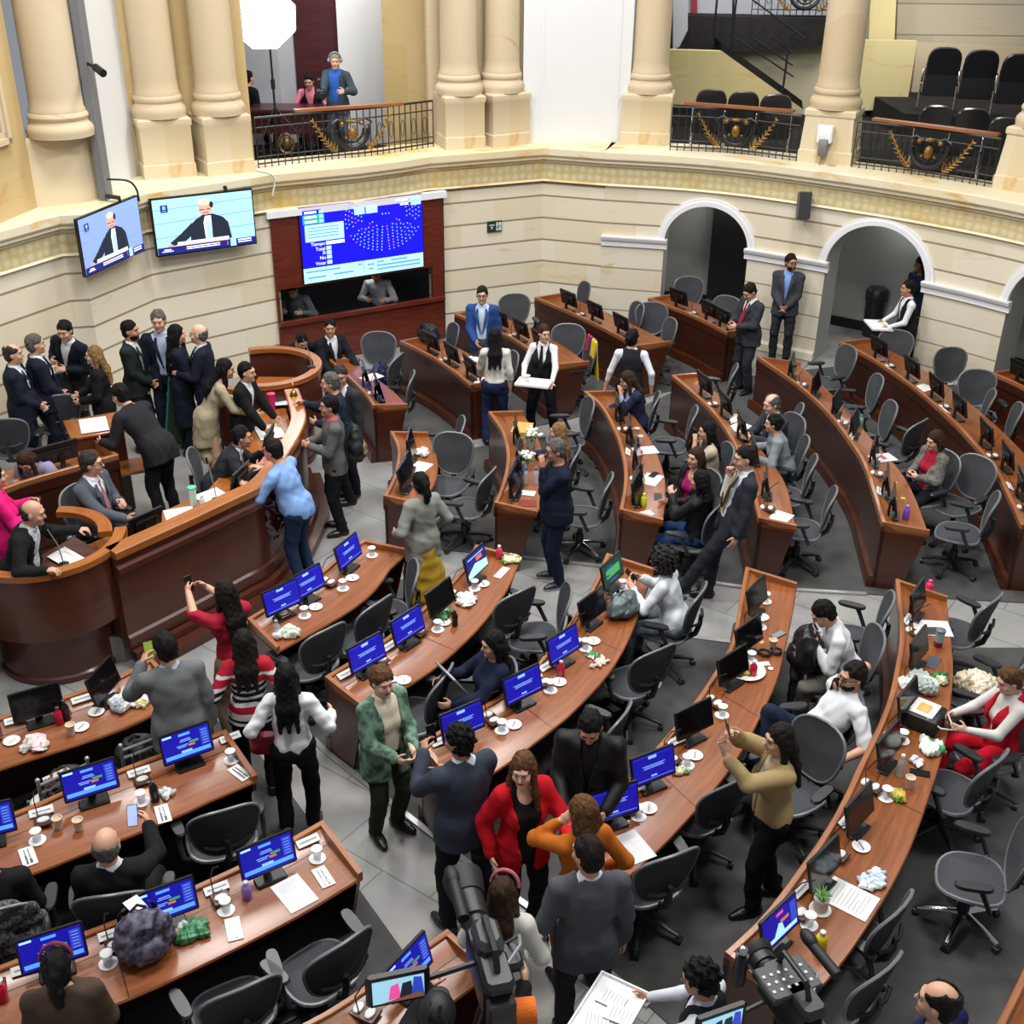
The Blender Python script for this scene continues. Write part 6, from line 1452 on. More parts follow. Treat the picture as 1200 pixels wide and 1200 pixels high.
woman('p48', (334, 778), 6, 'woman in white long-sleeved top with long black hair and a red shoulder bag', H=1.62, hair=('vlong', 'black'), shirt='#dcdcde', trousers='#12131a', R=(.30, .16, 1.04), L=(-.26, .12, 1.04), face=0, shoes='#4a4136', sole='#cfcac0', wide=1.05, hlen=.85, shem=.02)
person('p49', (190, 741), 28, 'man in grey jacket photographing with a colourful phone, back to camera', H=1.76, jacket='#66696a', open='none', trousers='#1e2c4a', hair=('short', 'black'), R='down', L=(-.16, .34, 1.38), Lc=.7, wide=1.12, shirt='#aeb4cc', lean=6, look=(16, 4))
person('p50', (121, 972), 12, 'bald man in black suit seated with a phone raised, seen from behind', sit=1, H=1.76, shirt='#d8d8da', jacket='#141417', open='v', trousers='#17181b', hair=('bald', 'grey'), R=(.2, .42, .98), L='lap', Rc=.8, wide=1.12, lean=-7, on='A2b', skin='l', look=(-10, 4))
person('p51', (-22, 985), 20, 'person in black seated at the left photo edge, mostly cut off', sit=1, H=1.7, jacket='#17171a', open='none', trousers=BLK, hair=('short', 'dark'), R='lap', L='lap', on='A2c')
woman('p52', (62, 1116), 14, 'woman in brown coat with a black ponytail and red headband, bottom left corner', sit=1, H=1.66, hair=('pony', 'black'), jacket='#4a3c30', open='none', trousers=BLK, wide=1.25, R='lap', L='lap', vol=1.05, band=('#7a2430', .02, 'headband'))
woman('p53', (447, 783), -138, 'short-haired woman in patterned green jacket and cream top, hands together', H=1.63, hair=('short', 'lbrown'), vol=1.1, shirt='#d4c9b3', jacket=M('cloth_greenpattern', '#6f8f78', .8, noise=(14, .1, '#2f4d3c')), open='wide', hem=-.2, trousers='#2b2d1f', R=(.10, .28, 1.0), L=(-.06, .30, 1.0), Rc=.8, Lc=.8, wide=1.15, skin='p', look=(-8, 2), shoes='#16130f', lips='r')
woman('p54', (577, 740), 112, 'dark-haired woman in navy blazer seated holding a closed laptop', sit=1, H=1.66, hair=('long', 'black'), jacket='#161c33', open='none', trousers='#14151a', R=(.16, .34, .86), L=(-.16, .36, .82), on='B2b', look=(0, 10), onr=-15, lean=-9)
woman('p55', (776, 643), 66, 'woman with voluminous grey curly hair in a white shirt, seated with a phone', sit=1, H=1.68, hair=('curly', 'dgrey'), vol=1.08, shirt='#dbdfe4', trousers='#7c8791', untuck=1, R=(.10, .44, .92), L=(-.12, .42, .9), lean=16, on='B3a', wide=1.08, Rc=.7)
person('p56', (537, 848), 32, 'man in dark blue-grey suit photographing with a phone, back to camera', H=1.78, jacket='#363d49', open='none', shirt='#cfd4dc', trousers='#17181c', hair=('curlshort', 'black'), R='chest', L=(-.12, .36, 1.36), Lc=.7, wide=1.12, look=(20, 6), feet={1: (.22, .02, 0), -1: (-.16, -.02, 0)}, shoes='#2b2b2f', skin='m')
person('p57', (691, 841), 168, 'man in black leather jacket looking down at a phone between two desks', H=1.74, jacket='#18181b', open='slit', jrough=.4, shirt='#141417', trousers='#1a1b20', hair=('short', 'black'), R=(.12, .34, 1.06), L=(-.16, .28, 1.02), Rc=.9, look=(0, 30), wide=1.15, skin='l', hem=-.06)
woman('p58', (613, 884), -160, 'woman in red blazer and black dress with long light brown hair', H=1.68, hair=('long', 'lbrown'), fronthair=1, shirt='#131316', shirtsleeve=0, shem=-.1, jacket='#b5101e', open='wide', hem=-.17, trousers='#121217', R=(.25, .06, .9), L=(-.20, .36, 1.18), skin='p', look=(-32, 4), lips='r', lowneck=1)
woman('p59', (684, 935), 25, 'woman in orange blouse with auburn hair, back to the camera', H=1.66, hair=('bob', 'lbrown'), vol=1.1, jacket='#b4611d', open='none', hem=-.1, jinf=.016, trousers='#7a2f16', R=(.24, .06, .95), L='chin', face=1, look=(25, 0))
shirt_man('p60', (689, 980), 8, 'man in grey suit with thinning hair seen from behind beside the orange blouse', H=1.76, jacket='#4a4c52', lapel=0, trousers='#24252a', hair=('short', 'dark'), R='down', L=(-.2, .16, .98), look=(30, 6), wide=1.1)
woman('p61', (590, 1030), -14, 'woman in white knitted sweater with a pink headband behind the video camera', H=1.6, hair=('long', 'brown'), jacket='#c9c6bd', jname='sweater', open='none', hem=-.06, jinf=.02, trousers='#1c2036', R=(.2, .2, .95), L=(-.2, .22, .95), face=0, hlen=.8, band=('#b05a6c', .03, 'headband'))
woman('p62', (916, 849), 98, 'woman in beige jacket and black boots filming with a raised phone', H=1.70, hair=('long', 'dark'), jacket='#a08a60', open='slit', shirt='#b8a98a', hem=.02, trousers='#0f0f12', R=(.04, .36, 1.64), L=(-.03, .40, 1.50), Rc=.8, Lc=.1, Ld=(0, .2, 1), shoes='#0d0d0f', boot=.22, look=(5, 2), skin='l', feet={1: (.08, -.12, 0), -1: (-.09, .1, 0)})
person('p63', (1002, 776), 106, 'bearded man in white T-shirt reclining in his chair with a phone at his ear', sit=1, H=1.80, shirt='#dcdee2', shirtsleeve=.0, trousers='#1b2336', hair=('short', 'dark'), beard=1, glasses=1, skin='l', lean=-30, R='ear', Rc=.9, L=(-.42, .0, .66), look=(0, 16), on='B4c', feet={1: (.06, .50, .30), -1: (-.14, .62, .26)}, seat=.44, untuck=1, wide=1.12, belly=.9, onx=.02)
person('p64', (957, 706), 88, 'young man in white sweater seated looking down, black backpack on his lap', sit=1, H=1.74, shirt='#dadce0', trousers='#66625c', hair=('short', 'black'), lean=22, R=(.08, .34, .92), L=(-.08, .36, .9), Rc=.8, Lc=.8, look=(0, 30), on='B4b', skin='l', untuck=1)
woman('p65', (1182, 783), 98, 'woman in red vest and skirt with white sleeves seated at the cluttered desk', sit=1, H=1.66, hair=('bun', 'lbrown'), shirt='#c9c7c2', jacket='#b01228', vest=1, hem=0, trousers='#c4102a', R=(.10, .42, .84), L=(-.12, .40, .84), Rc=.5, on='B5c', skin='p', look=(0, 20), wide=1.02)
person('p66', (818, 1127), 60, 'dark curly-haired waiter in white shirt with a tray of papers at the bottom edge', H=1.62, shirt='#cfd2d8', jacket='#1a1b20', vest=1, trousers='#15151a', hair=('curlshort', 'black'), R=(.14, .40, .98), L=(-.18, .38, .98), skin='m', look=(10, 14), vol=1.08)
person('p67', (1107, 1154), 40, 'man with a bald spot in navy at the bottom right corner', H=1.74, jacket='#1d2150', open='none', trousers='#17181c', hair=('balding', 'dark'), skin='l', look=(20, 0))
person('p68', (512, 1172), 2, 'camera operator in a black cap, only the cap and hands showing', H=1.76, jacket='#17171a', open='none', trousers=BLK, hair=('short', 'black'), R=(.46, .40, 1.42), L=(-.05, .42, 1.38), Rc=.7, face=0)
# ================================================================== things on the desks
DN = {'A1': 'the desk behind the round lectern', 'A2': 'the desk behind the silver chairs', 'A3': 'the patterned-backpack desk', 'A4': 'the desk behind the video camera', 'B1': 'the short three-screen desk', 'B2': 'the four-screen desk',
      'B3': "the curly-haired woman's desk", 'B4': 'the salad-plate desk', 'B5': 'the cluttered desk', 'C1': 'the shortest desk', 'C2': 'the flower desk', 'C3': 'the yellow-bottle desk', 'C4': "the yellow-tie man's desk",
      'C5': 'the purple-bottle desk', 'C6': 'the desk below the second archway', 'C7': 'the reddish corner desk', 'D0': 'the short dark desk', 'D1': 'the black-backpack desk', 'D2': 'the desk behind the waitress', 'D3': 'the desk behind the flag', 'D4': 'the desk at the first archway'}
m_plastic = M('monitor_plastic', '#121214', .35)
m_off = M('screen_off', '#0a0b0e', .12, spec=.6)
def screen_pic(kind, par):
    p = Pic((-.222, .0145, -.128), (1, 0, 0), (0, 0, 1), .444, .262)
    p = Pic((.222, .0145, -.128), (-1, 0, 0), (0, 0, 1), .444, .262)
    if kind == 'text':
        p.rect(0, 0, 1, 1, e_blue); p.rect(.03, .93, .97, .945, e_dim); p.rect(.03, .08, .97, .092, e_pale); p.rect(.38, .82, .58, .93, e_pale); p.rect(.42, .15, .56, .21, e_pale)
        for v, a, c in ((.58, .22, .78), (.53, .27, .73), (.48, .25, .75)): p.rect(a, v, c, v + .02, e_pale)
    elif kind == 'vote':
        p.rect(0, 0, 1, 1, e_blue); p.rect(.03, .08, .97, .22, E('softblue', '#4f93e8', 1.)); p.rect(.03, .9, .22, .97, e_cyan); p.rect(.36, .84, .6, .93, E('softblue', '#4f93e8', 1.)); p.rect(.8, .28, .97, .9, e_dim)
        for i in range(6): p.rect(.8, .29 + i * .1, .97, .3 + i * .1, e_blue); p.rect(.83, .33 + i * .1, .94, .345 + i * .1, e_pale)
        for v, a, c in ((.7, .38, .58), (.64, .36, .6), (.5, .28, .52), (.44, .3, .48)): p.rect(a, v, c, v + .025, e_pale)
        p.rect(.55, .52, .74, .60, e_green); p.rect(.52, .42, .66, .5, E('brick', '#c2624a', .9)); p.rect(.36, .28, .58, .31, e_cyan); p.rect(.36, .24, .58, .265, e_cyan)
    elif kind == 'match':
        p.rect(0, 0, 1, 1, E('deep_green', '#16352e', .8)); p.rect(.15, .3, .85, .7, e_green); p.rect(.2, .75, .5, .8, e_dim); p.rect(.3, .1, .7, .16, e_dim)
    elif kind == 'mixed':
        p.rect(0, 0, 1, 1, e_navy); p.poly([(0, 0), (1, 0), (1, .35), (.4, .5), (0, .2)], e_cyan); p.rect(.5, .55, .8, .75, E('brick', '#c2624a', .9)); p.rect(.1, .8, .9, .86, e_pale)
    elif kind == 'cast':
        p.rect(0, 0, 1, 1, e_blue); p.rect(.03, .06, .97, .2, e_cyan); p.poly([(.3, .2), (.45, .55), (.55, .5), (.6, .2)], e_cyan); p.rect(.5, .5, .75, .62, E('brick', '#c2624a', .9)); p.rect(.8, .25, .97, .9, e_dim); p.rect(.4, .8, .6, .9, e_pink)
    if kind == 'off': p.rect(0, 0, 1, 1, m_off)
    return p.done('screen', par, False)
def make_monitor(kind):
    t = thing('monitor', 'x', 'monitor')
    tilt = Matrix.Translation((0, 0, .25)) @ Matrix.Rotation(math.radians(-14), 4, 'X').inverted() 
    tilt = Matrix.Translation((0, 0, .25)) @ Matrix.Rotation(math.radians(14), 4, 'X')
    b = MB(); b.T = tilt; b.box((0, 0, 0), (.475, .028, .295), .006); b.box((0, -.03, -.02), (.30, .04, .18), .015); c = b.build('casing', m_plastic, t)
    s = screen_pic(kind, t); s.matrix_local = tilt
    b = MB(); b.box((0, -.055, .12), (.07, .03, .22), .008); b.box((0, .0, .012), (.26, .17, .022), .008); b.build('stand', m_plastic, t)
    return t
MON = {}
def put(cache, key, maker, loc, rz, label, group=None):
    if key not in cache:
        o = cache[key] = maker(); o.scale = (.84,) * 3 if cache is MON else (1,) * 3; o.location = loc; o.rotation_euler = (0, 0, rz); o['label'] = label
        if group: o['group'] = group
    else: o = dup(cache[key], loc, rz, label, group)
    return o
def yaw(d): return math.atan2(-d.x, d.y)
def make_unit():
    t = thing('microphone_unit', 'x', 'microphone')
    b = MB(); b.box((0, 0, .008), (.12, .19, .016), .006); b.build('base_plate', m_end, t)
    for y in (-.042, .042): b = MB(); b.prism([(p[0], p[1] + y) for p in superell(18, .045, .03, 2.2)], .012, .03, .006); b.build('oval_speaker', m_plug, t)
    b = MB(); b.tube([(.03, -.02, .02), (.032, -.04, .15), (.02, .02, .28), (0, .10, .35)], .0045, 6); b.build('gooseneck', m_iron, t)
    return t
UNIT = {}
DEFK = {'A1': 'off', 'A2': 'vote', 'A3': 'vote', 'A4': 'vote', 'B1': 'text', 'B2': 'text', 'B3': 'text', 'B4': 'text', 'B5': 'off'}
MONS = {
 'A1': [(42, 835), (128, 797)], 'A2': [(-5, 970), (113, 931), (222, 882)], 'A3': [(62, 1122), (207, 1060), (330, 1000)], 'A4': [(478, 1125)],
 'B1': [(326, 709), (380, 681), (418, 645)], 'B2': [(430, 776), (489, 736), (532, 697, 'off'), (561, 657, 'mixed')], 'B3': [(558, 852), (617, 803), (664, 757), (699, 713, 'off'), (718, 667, 'match')],
 'B4': [(718, 950), (776, 892), (823, 843, 'off'), (862, 783, 'off'), (878, 738, 'off'), (886, 692, 'off')], 'B5': [(912, 1083, 'cast'), (972, 1008), (1015, 940), (1041, 872), (1056, 812), (1066, 755), (1068, 702)],
 'C1': [(472, 520), (478, 545), (470, 572)], 'C2': [(590, 500), (601, 525), (607, 550), (603, 577)], 'C3': [(699, 473), (717, 497), (734, 528), (743, 556), (741, 588)],
 'C4': [(813, 446), (836, 469), (858, 496), (870, 520), (886, 560)], 'C5': [(915, 424), (944, 445), (971, 468), (995, 492), (1016, 522), (1030, 555), (1045, 592)],
 'C6': [(1007, 405), (1045, 427), (1078, 447), (1108, 471), (1137, 500), (1162, 530), (1188, 560)], 'C7': [(1185, 435)],
 'D0': [(415, 437), (428, 449), (444, 462)], 'D1': [(492, 402), (523, 413), (548, 432)], 'D2': [(594, 384), (621, 396), (570, 374)], 'D3': [(653, 349), (688, 365), (718, 377)], 'D4': [(782, 347), (811, 361), (840, 374)]}
KW = {'off': 'dark-screen', 'text': 'blue text-screen', 'vote': 'blue voting-screen', 'match': 'green-picture', 'mixed': 'blue-and-white-picture', 'cast': 'blue broadcast-picture'}
for dk, L in MONS.items():
    D = DESK[dk]; L = sorted(L, key=lambda q: dpos(D, q[0], q[1], .99, .17))
    for k, q in enumerate(L):
        i = dpos(D, q[0], q[1], .99, .17); ke = math.ceil((.19 if dk[0] in 'AB' else .26) * (D.n - 1) / D.len); i = min(max(i, ke), D.n - 1 - ke); kind = q[2] if len(q) > 2 else DEFK.get(dk, 'off'); d = D.d[i]; p = dpt(D, i, .155); a = yaw(d)
        if dk == 'A1' and q[0] > 100: a += .75
        put(MON, kind, lambda: make_monitor(kind), (p.x, p.y, D.z0 + .752), a, '%s monitor, %s from the near end of %s' % (KW[kind], ORD[k], DN[dk]), 'desk monitors')
        if dk[0] in 'AB' or k % 2 == 0:
            T = (D.F[min(i + 1, D.n - 1)] - D.F[max(i - 1, 0)]).normalized(); u = p - T * .34
            if min((u - f).length for f in D.F) < .3 and (u - D.F[0]).dot(T) > .06:
                j = min(range(D.n), key=lambda j: (dpt(D, j, .13) - u).length); u = dpt(D, j, .12)
                put(UNIT, 0, make_unit, (u.x, u.y, D.z0 + .775), yaw(D.d[j]), 'two-oval microphone unit, %s from the near end of %s' % (ORD[k], DN[dk]), 'microphone units')
# ---- small things
m_paper = M('paper_white', '#dcdcda', .7); m_ink = M('paper_ink', '#8f9298', .7); m_glass = M('clear_plastic', '#c4cdd2', .1, alpha=.45, spec=.6); m_cupw = M('cup_white', '#d8d4cb', .5); m_cupt = M('cup_tan', '#c9a57e', .5); m_tea = M('drink_brown', '#3a2012', .3)
def on_desk(dk, px, py, dz=0.):
    D = DESK[dk]; p = at(px, py, .752 + D.z0)
    j = min(range(D.n), key=lambda j: min((dpt(D, j, t) - Vector((p.x, p.y, 0))).length for t in (.1, .25, .4, .55)))
    v = (Vector((p.x, p.y, 0)) - D.F[j]); t = max(.19, min(D.W[j] - .05, v.dot(D.d[j]))); q = dpt(D, j, t) + (v - D.d[j] * v.dot(D.d[j]))
    return Vector((q.x, q.y, .752 + D.z0 + dz)), yaw(D.d[j])
CACHE = {}
def glass():
    t = thing('covered_glass', 'x', 'glass'); b = MB(); b.lathe([(.028, 0), (.034, .085)], 16, (0, 0, .006)); b.build('tumbler', m_glass, t)
    b = MB(); b.lathe([(.058, 0), (.06, .004), (.04, .007), (.0, .007)], 20); b.build('saucer', m_trimw, t); b = MB(); b.lathe([(.04, 0), (.041, .004), (.03, .010), (0, .012)], 18, (0, 0, .091)); b.build('paper_lid', m_paper, t); return t
def saucer():
    b = MB(); b.lathe([(.03, 0), (.055, .006), (.066, .013), (.062, .014), (.03, .006), (0, .005)], 22); b.lathe([(.03, 0), (.03, .004), (.0, .004)], 14, (0, 0, .006), 1); b.tube([(-.03, -.03, .014), (.03, .035, .02)], .003, 5, 2)
    return tag(b.build('saucer', [m_trimw, m_cupw, m_chrome]), 'x', 'saucer')
def cup():
    t = thing('paper_cup', 'x', 'cup'); b = MB(); b.lathe([(.027, 0), (.037, .095), (.039, .097), (.036, .098), (.034, .094), (.03, .075)], 20, cap=False); b.lathe([(.027, 0), (.0, .0)], 20, cap=False); b.build('cup', m_cupw, t)
    b = MB(); b.lathe([(.0, 0), (.0325, .0)], 18, (0, 0, .08), cap=False); b.build('drink', m_cupt, t); return t
def sheet(w=.21, h=.297, lines=14, col=None):
    def f():
        b = MB(); b.box((0, 0, .002), (w, h, .003)); p = Pic((w / 2, h / 2, .0042), (-1, 0, 0), (0, -1, 0), w, h)
        for i in range(lines): v = .88 - i * .8 / lines; p.rect(.12, v, .88 if i % 4 != 3 else .6, v + .3 / lines * .22, m_ink)
        o = b.build('paper_sheet', [m_paper if col is None else col, m_ink], smooth=0); 
        if lines: q = p.done('x', None, False); me = q.data; V = [tuple(v.co) for v in me.vertices]; F = [tuple(f.vertices) for f in me.polygons]; bpy.data.objects.remove(q); bpy.data.objects.remove(o); b.add(V, F, 1); o = b.build('paper_sheet', [m_paper if col is None else col, m_ink], smooth=0)
        return tag(o, 'x', 'paper')
    return f
def napkin():
    t = thing('napkin', 'x', 'napkin'); b = MB(); b.box((0, 0, .004), (.10, .2, .006), .002); b.build('cloth', m_paper, t)
    b = MB(); b.tube([(-.012, -.07, .011), (-.012, .03, .011)], .004, 6); b.box((-.012, .06, .011), (.018, .045, .003), .001); b.build('fork', m_chrome, t); b = MB(); b.tube([(.015, -.07, .011), (.015, .0, .011)], .004, 6); b.box((.015, .04, .011), (.012, .09, .003), .001); b.build('knife', m_chrome, t); return t
def card():
    b = MB(); b.T = Matrix.Rotation(-.5, 4, 'X'); b.box((0, 0, 0), (.17, .06, .012), .002, 0); b.box((0, 0, .0065), (.13, .012, .001), 0, 1); return tag(b.build('name_card', [m_paper, m_ink]), 'x', 'card')
def bottle(body, capc, hh=.2, r=.034, clear=False):
    def f():
        t = thing('bottle', 'x', 'bottle'); b = MB(); b.lathe([(r * .9, 0), (r, .008), (r, hh * .62), (r * .82, hh * .72), (r * .42, hh * .82), (r * .42, hh * .86)], 18)
        b.build('body', M('bottle_' + body, body, .25, alpha=.55 if clear else 1.), t); b = MB(); b.lathe([(r * .5, 0), (r * .5, hh * .13), (r * .35, hh * .15)], 14, (0, 0, hh * .85)); b.build('cap', M('cap_' + capc, capc, .35), t); return t
    return f
def tumbler(body, lid, base=None, hh=.17, r=.042):
    def f():
        t = thing('tumbler', 'x', 'tumbler'); b = MB(); b.lathe([(r * .82, 0), (r, hh)], 20); b.build('body', M('tum_' + body, body, .3), t); b = MB(); b.lathe([(r * 1.06, 0), (r * 1.06, .015), (r * .7, .022)], 20, (0, 0, hh)); b.build('lid', M('tuml_' + lid, lid, .35), t)
        if base: b = MB(); b.lathe([(r * .86, 0), (r * .94, hh * .35)], 20, (0, 0, -.001)); b.build('sleeve', M('tums_' + base, base, .5), t)
        return t
    return f
def phone(screen=None):
    def f():
        t = thing('smartphone', 'x', 'phone'); b = MB(); b.box((0, 0, .004), (.074, .152, .008), .003); b.build('body', m_plastic, t); b = MB(); b.box((0, 0, .0083), (.066, .142, .0006)); b.build('screen', screen or m_off, t); return t
    return f
def crumple(cols, w, d, hgt, name='food_bag', cat='bag', seed=1, alpha=None):
    """thin plastic or paper bag lying in soft folds"""
    def f():
        F = Field((-w / 2 - .03, -d / 2 - .03, -.01), (w / 2 + .03, d / 2 + .03, hgt + .05), .009); r = random.Random(seed)
        for i in range(7): F.ell((r.uniform(-.3, .3) * w, r.uniform(-.3, .3) * d, hgt * r.uniform(.25, .5)), (w * r.uniform(.2, .34), d * r.uniform(.2, .34), hgt * r.uniform(.35, .55)), rotm(0, 0, r.uniform(0, 180)), .02)
        F.ripple(.012, 120, seed); F.plane((0, 0, 0.002), (0, 0, -1))
        ms = [M('wrap_' + c, c, .35, spec=.5) for c in cols]; rs = np.random.RandomState(seed); P = rs.rand(9, 3) * np.array([w, d, hgt]) - np.array([w / 2, d / 2, 0]); K = rs.randint(0, len(cols), 9)
        t = thing(name, 'x', cat); F.build('wrapper', ms, t, lambda C: K[np.argmin(((C[:, None] - P[None]) ** 2).sum(2), 1)]); return t
    return f
def item(key, mk, dk, px, py, label, rz=0., dz=0., group=None):
    p, a = on_desk(dk, px, py, dz); return put(CACHE, key, mk, p, a + rz, label, group)
def many(key, mk, dk, pts, fmt, group, rz=0.):
    pts = sorted(pts, key=lambda q: dpos(DESK[dk], q[0], q[1], .76, .3))
    for k, (x, y) in enumerate(pts): item(key, mk, dk, x, y, fmt % (ORD[k], DN[dk]) if len(pts) > 1 else fmt.replace('%s from the near end of ', '') % DN[dk], rz + random.uniform(-.25, .25), 0, group)
for dk, pts in {'A2': [(166, 940), (44, 985), (271, 891)], 'A3': [(265, 1067), (127, 1129), (372, 1006)], 'B1': [(402, 690), (357, 722), (436, 651)], 'B2': [(461, 806), (513, 738), (556, 690)], 'B3': [(588, 856), (645, 809), (686, 760), (729, 690)],
                'B4': [(748, 957), (805, 897), (846, 838), (880, 775), (891, 735), (897, 705)], 'B5': [(948, 1084), (1038, 935), (1057, 868)]}.items():
    many('glass', glass, dk, pts, 'covered water glass, %s from the near end of %s', 'covered water glasses')
for dk, pts in {'A1': [(14, 869), (113, 835), (95, 853)], 'B1': [(370, 712), (413, 678)], 'B2': [(473, 798), (520, 730), (566, 685)], 'B3': [(602, 850), (695, 752), (655, 800)], 'B4': [(760, 948), (814, 886), (893, 724)], 'B5': [(1009, 993)]}.items():
    many('saucer', saucer, dk, pts, 'white saucer, %s from the near end of %s', 'white saucers')
for dk, pts in {'A1': [(84, 860)], 'A2': [(69, 970), (93, 972)], 'B4': [(905, 760)], 'B5': [(1065, 922)], 'C3': [(746, 510), (750, 519)], 'C2': [(624, 540)]}.items():
    many('cup', cup, dk, pts, 'pale paper coffee cup, %s from the near end of %s', 'paper cups')
for dk, pts in {'A2': [(191, 954), (281, 906), (33, 1004)], 'A3': [(274, 1089), (379, 1028)]}.items():
    many('napkin', napkin, dk, pts, 'napkin with cutlery, %s from the near end of %s', 'napkins with cutlery')
def cards(dk, pts):
    D = DESK[dk]; pts = sorted(pts, key=lambda q: dpos(D, q[0], q[1], .82, .08))
    for k, (x, y) in enumerate(pts):
        i = dpos(D, x, y, .82, .08); p = dpt(D, i, .075); put(CACHE, 'card', card, (p.x, p.y, D.z0 + .803), yaw(D.d[i]), 'white name card, %s from the near end of %s' % (ORD[k], DN[dk]), 'name cards')
for dk, pts in {'A1': [(87, 817), (10, 848)], 'A2': [(157, 911), (260, 866), (41, 954)], 'A3': [(254, 1037), (122, 1095), (370, 975), (20, 1140)], 'B2': [(470, 757), (405, 785)], 'B3': [(642, 776), (508, 866)], 'B4': [(798, 860), (745, 914)], 'B5': [(938, 1037), (990, 960), (1060, 725)], 'B1': [(350, 700)], 'C5': [(1000, 508), (1028, 575)], 'C6': [(1100, 480), (1180, 568)], 'C3': [(727, 525)]}.items(): cards(dk, pts)
pp_ = 'paper'
item('sheet', sheet(), 'A3', 345, 1047, 'large printed sheet lying beside the end monitor of the patterned-backpack desk', .1)
item('sheet', None, 'B4', 742, 993, 'printed sheet at the near end of the salad-plate desk', .05)
item('sheet2', sheet(.26, .34, 10), 'B5', 995, 1053, 'printed sheets on the cluttered desk next to the small potted plant', .1)
item('sheet2', None, 'B5', 1092, 736, 'loose white papers near the aisle end of the cluttered desk', .5)
item('sheet', None, 'C3', 763, 562, 'white paper under a phone on the yellow-bottle desk', 1.3)
item('sheet', None, 'C4', 914, 607, 'white paper hanging over the aisle end of the yellow-tie man\'s desk', 1.2)
item('sheet', None, 'C4', 880, 500, 'papers in front of the woman in the grey sweater', .6)
item('sheet', None, 'C5', 1036, 537, 'white paper with a coloured stamp in front of the tweed jacket', .7)
item('sheet', None, 'C3', 756, 528, 'scattered white papers in the middle of the yellow-bottle desk', .3)
item('sheet', None, 'D1', 566, 447, 'white sheets at the near end of the black-backpack desk', .8)
item('sheet', None, 'D0', 437, 442, 'white papers between the monitors of the short dark desk', .6)
item('sheet', None, 'C1', 492, 548, 'small white sheet on the shortest desk', 1.2)
item('sheet', None, 'B3', 718, 690, 'white paper under the hands of the curly-haired woman', .4)
item('sheet', None, 'C6', 1080, 455, 'white paper between monitors of the desk below the second archway', .4)
item('envelope', sheet(.24, .33, 0, M('manila', '#c89a50', .7)), 'C2', 612, 501, 'tan envelope at the far end of the flower desk', 1.2)
item('book', sheet(.15, .2, 0, M('red_book', '#7d2416', .6)), 'C2', 618, 590, 'reddish booklet at the aisle end of the flower desk', .3)
item('stamp', sheet(.1, .06, 0, M('stamp_pink', '#b8546a', .6)), 'C5', 1038, 537, 'pink printed stamp card lying on the white paper by the tweed jacket', .7, .006)
item('bp', bottle('#b3123c', '#2b2b2b', .17), 'A1', 70, 848, 'pink bottle beside the black one on the desk behind the lectern')
item('bk', bottle('#17171a', '#2b2b2b', .2), 'A1', 78, 843, 'black bottle beside the pink one on the desk behind the lectern')
item('bv', bottle('#7a58b8', '#b9b9c4', .16), 'A1', 158, 813, 'purple bottle beside the grey-jacketed photographer')
item('bk2', bottle('#1e1c1c', '#3a2620', .19), 'A2', 182, 938, 'dark bottle between the two voting screens')
item('crn', crumple(['#d8d8d6', '#bfc2c4'], .12, .1, .05, 'crumpled_napkin', 'napkin', 3), 'A2', 196, 932, 'crumpled white napkin beside the dark bottle')
item('bv2', bottle('#8f6fc0', '#c9c4d6', .15), 'A3', 290, 1052, 'purple bottle on a saucer near the end monitor')
item('br', bottle('#c01430', '#d8d8d8', .17), 'A3', 4, 1172, 'red bottle at the left edge of the patterned-backpack desk')
item('fb1', crumple(['#cfc8bd', '#d9b9bd', '#b7b4ae'], .26, .2, .07, seed=4), 'A1', 40, 873, 'clear bag with a pink and white snack near the left photo edge')
item('fb2', crumple(['#b9bcbe', '#9da2a6', '#c7c9ca'], .24, .2, .08, seed=5), 'A1', 143, 828, 'clear plastic bag in front of the switched-off turned monitor')
item('fb3', crumple(['#d8cf9e', '#d8d8d4'], .18, .18, .07, seed=6), 'A1', 168, 822, 'yellow and white food pack beside the photographer\'s elbow')
item('fb4', crumple(['#3f7d55', '#c9c9c4', '#a8835c'], .28, .17, .08, seed=7), 'A3', 221, 1096, 'open snack pack in green and white beside the patterned backpack')
item('fb5', crumple(['#d5d5d2', '#b9bfae', '#e0ded8'], .24, .2, .08, seed=8), 'B1', 335, 745, 'white food wrapper at the near end of the short three-screen desk')
item('bc', bottle('#c2c9cc', '#9fa6a9', .17, .03, True), 'B1', 325, 745, 'small clear bottle beside the white food wrapper')
item('fb6', crumple(['#2e8a4e', '#d6d9d2', '#3a6f45'], .16, .12, .08, seed=9), 'B2', 518, 722, 'green and white snack wrapper on the four-screen desk')
item('bk3', bottle('#1d1b1b', '#151515', .17, .03), 'B2', 533, 733, 'small dark bottle on the four-screen desk')
item('fb7', crumple(['#d8d8d4', '#b9b9c0', '#e3e3df'], .26, .2, .05, seed=10), 'B2', 549, 706, 'white food pack before the grey-screen monitor of the four-screen desk')
item('bpk', bottle('#d83a5e', '#e8e0e0', .15), 'B2', 585, 654, 'pink bottle at the aisle end of the four-screen desk')
item('fb8', crumple(['#c9d2a0', '#5f8f4a', '#dcdcd0'], .24, .15, .05, seed=11), 'B2', 599, 658, 'green and yellow snack box at the aisle end of the four-screen desk')
item('strip', sheet(.22, .08, 0), 'B2', 588, 671, 'white paper strip by the green and yellow snack box', 0)
item('br2', bottle('#b8283c', '#c9a9a9', .16), 'B3', 657, 792, 'red-labelled bottle in the middle of the curly-haired woman\'s desk')
item('fb9', crumple(['#3d7f4a', '#dcdcd4'], .14, .1, .03, seed=12), 'B3', 693, 768, 'green and white sweet wrapper on the curly-haired woman\'s desk')
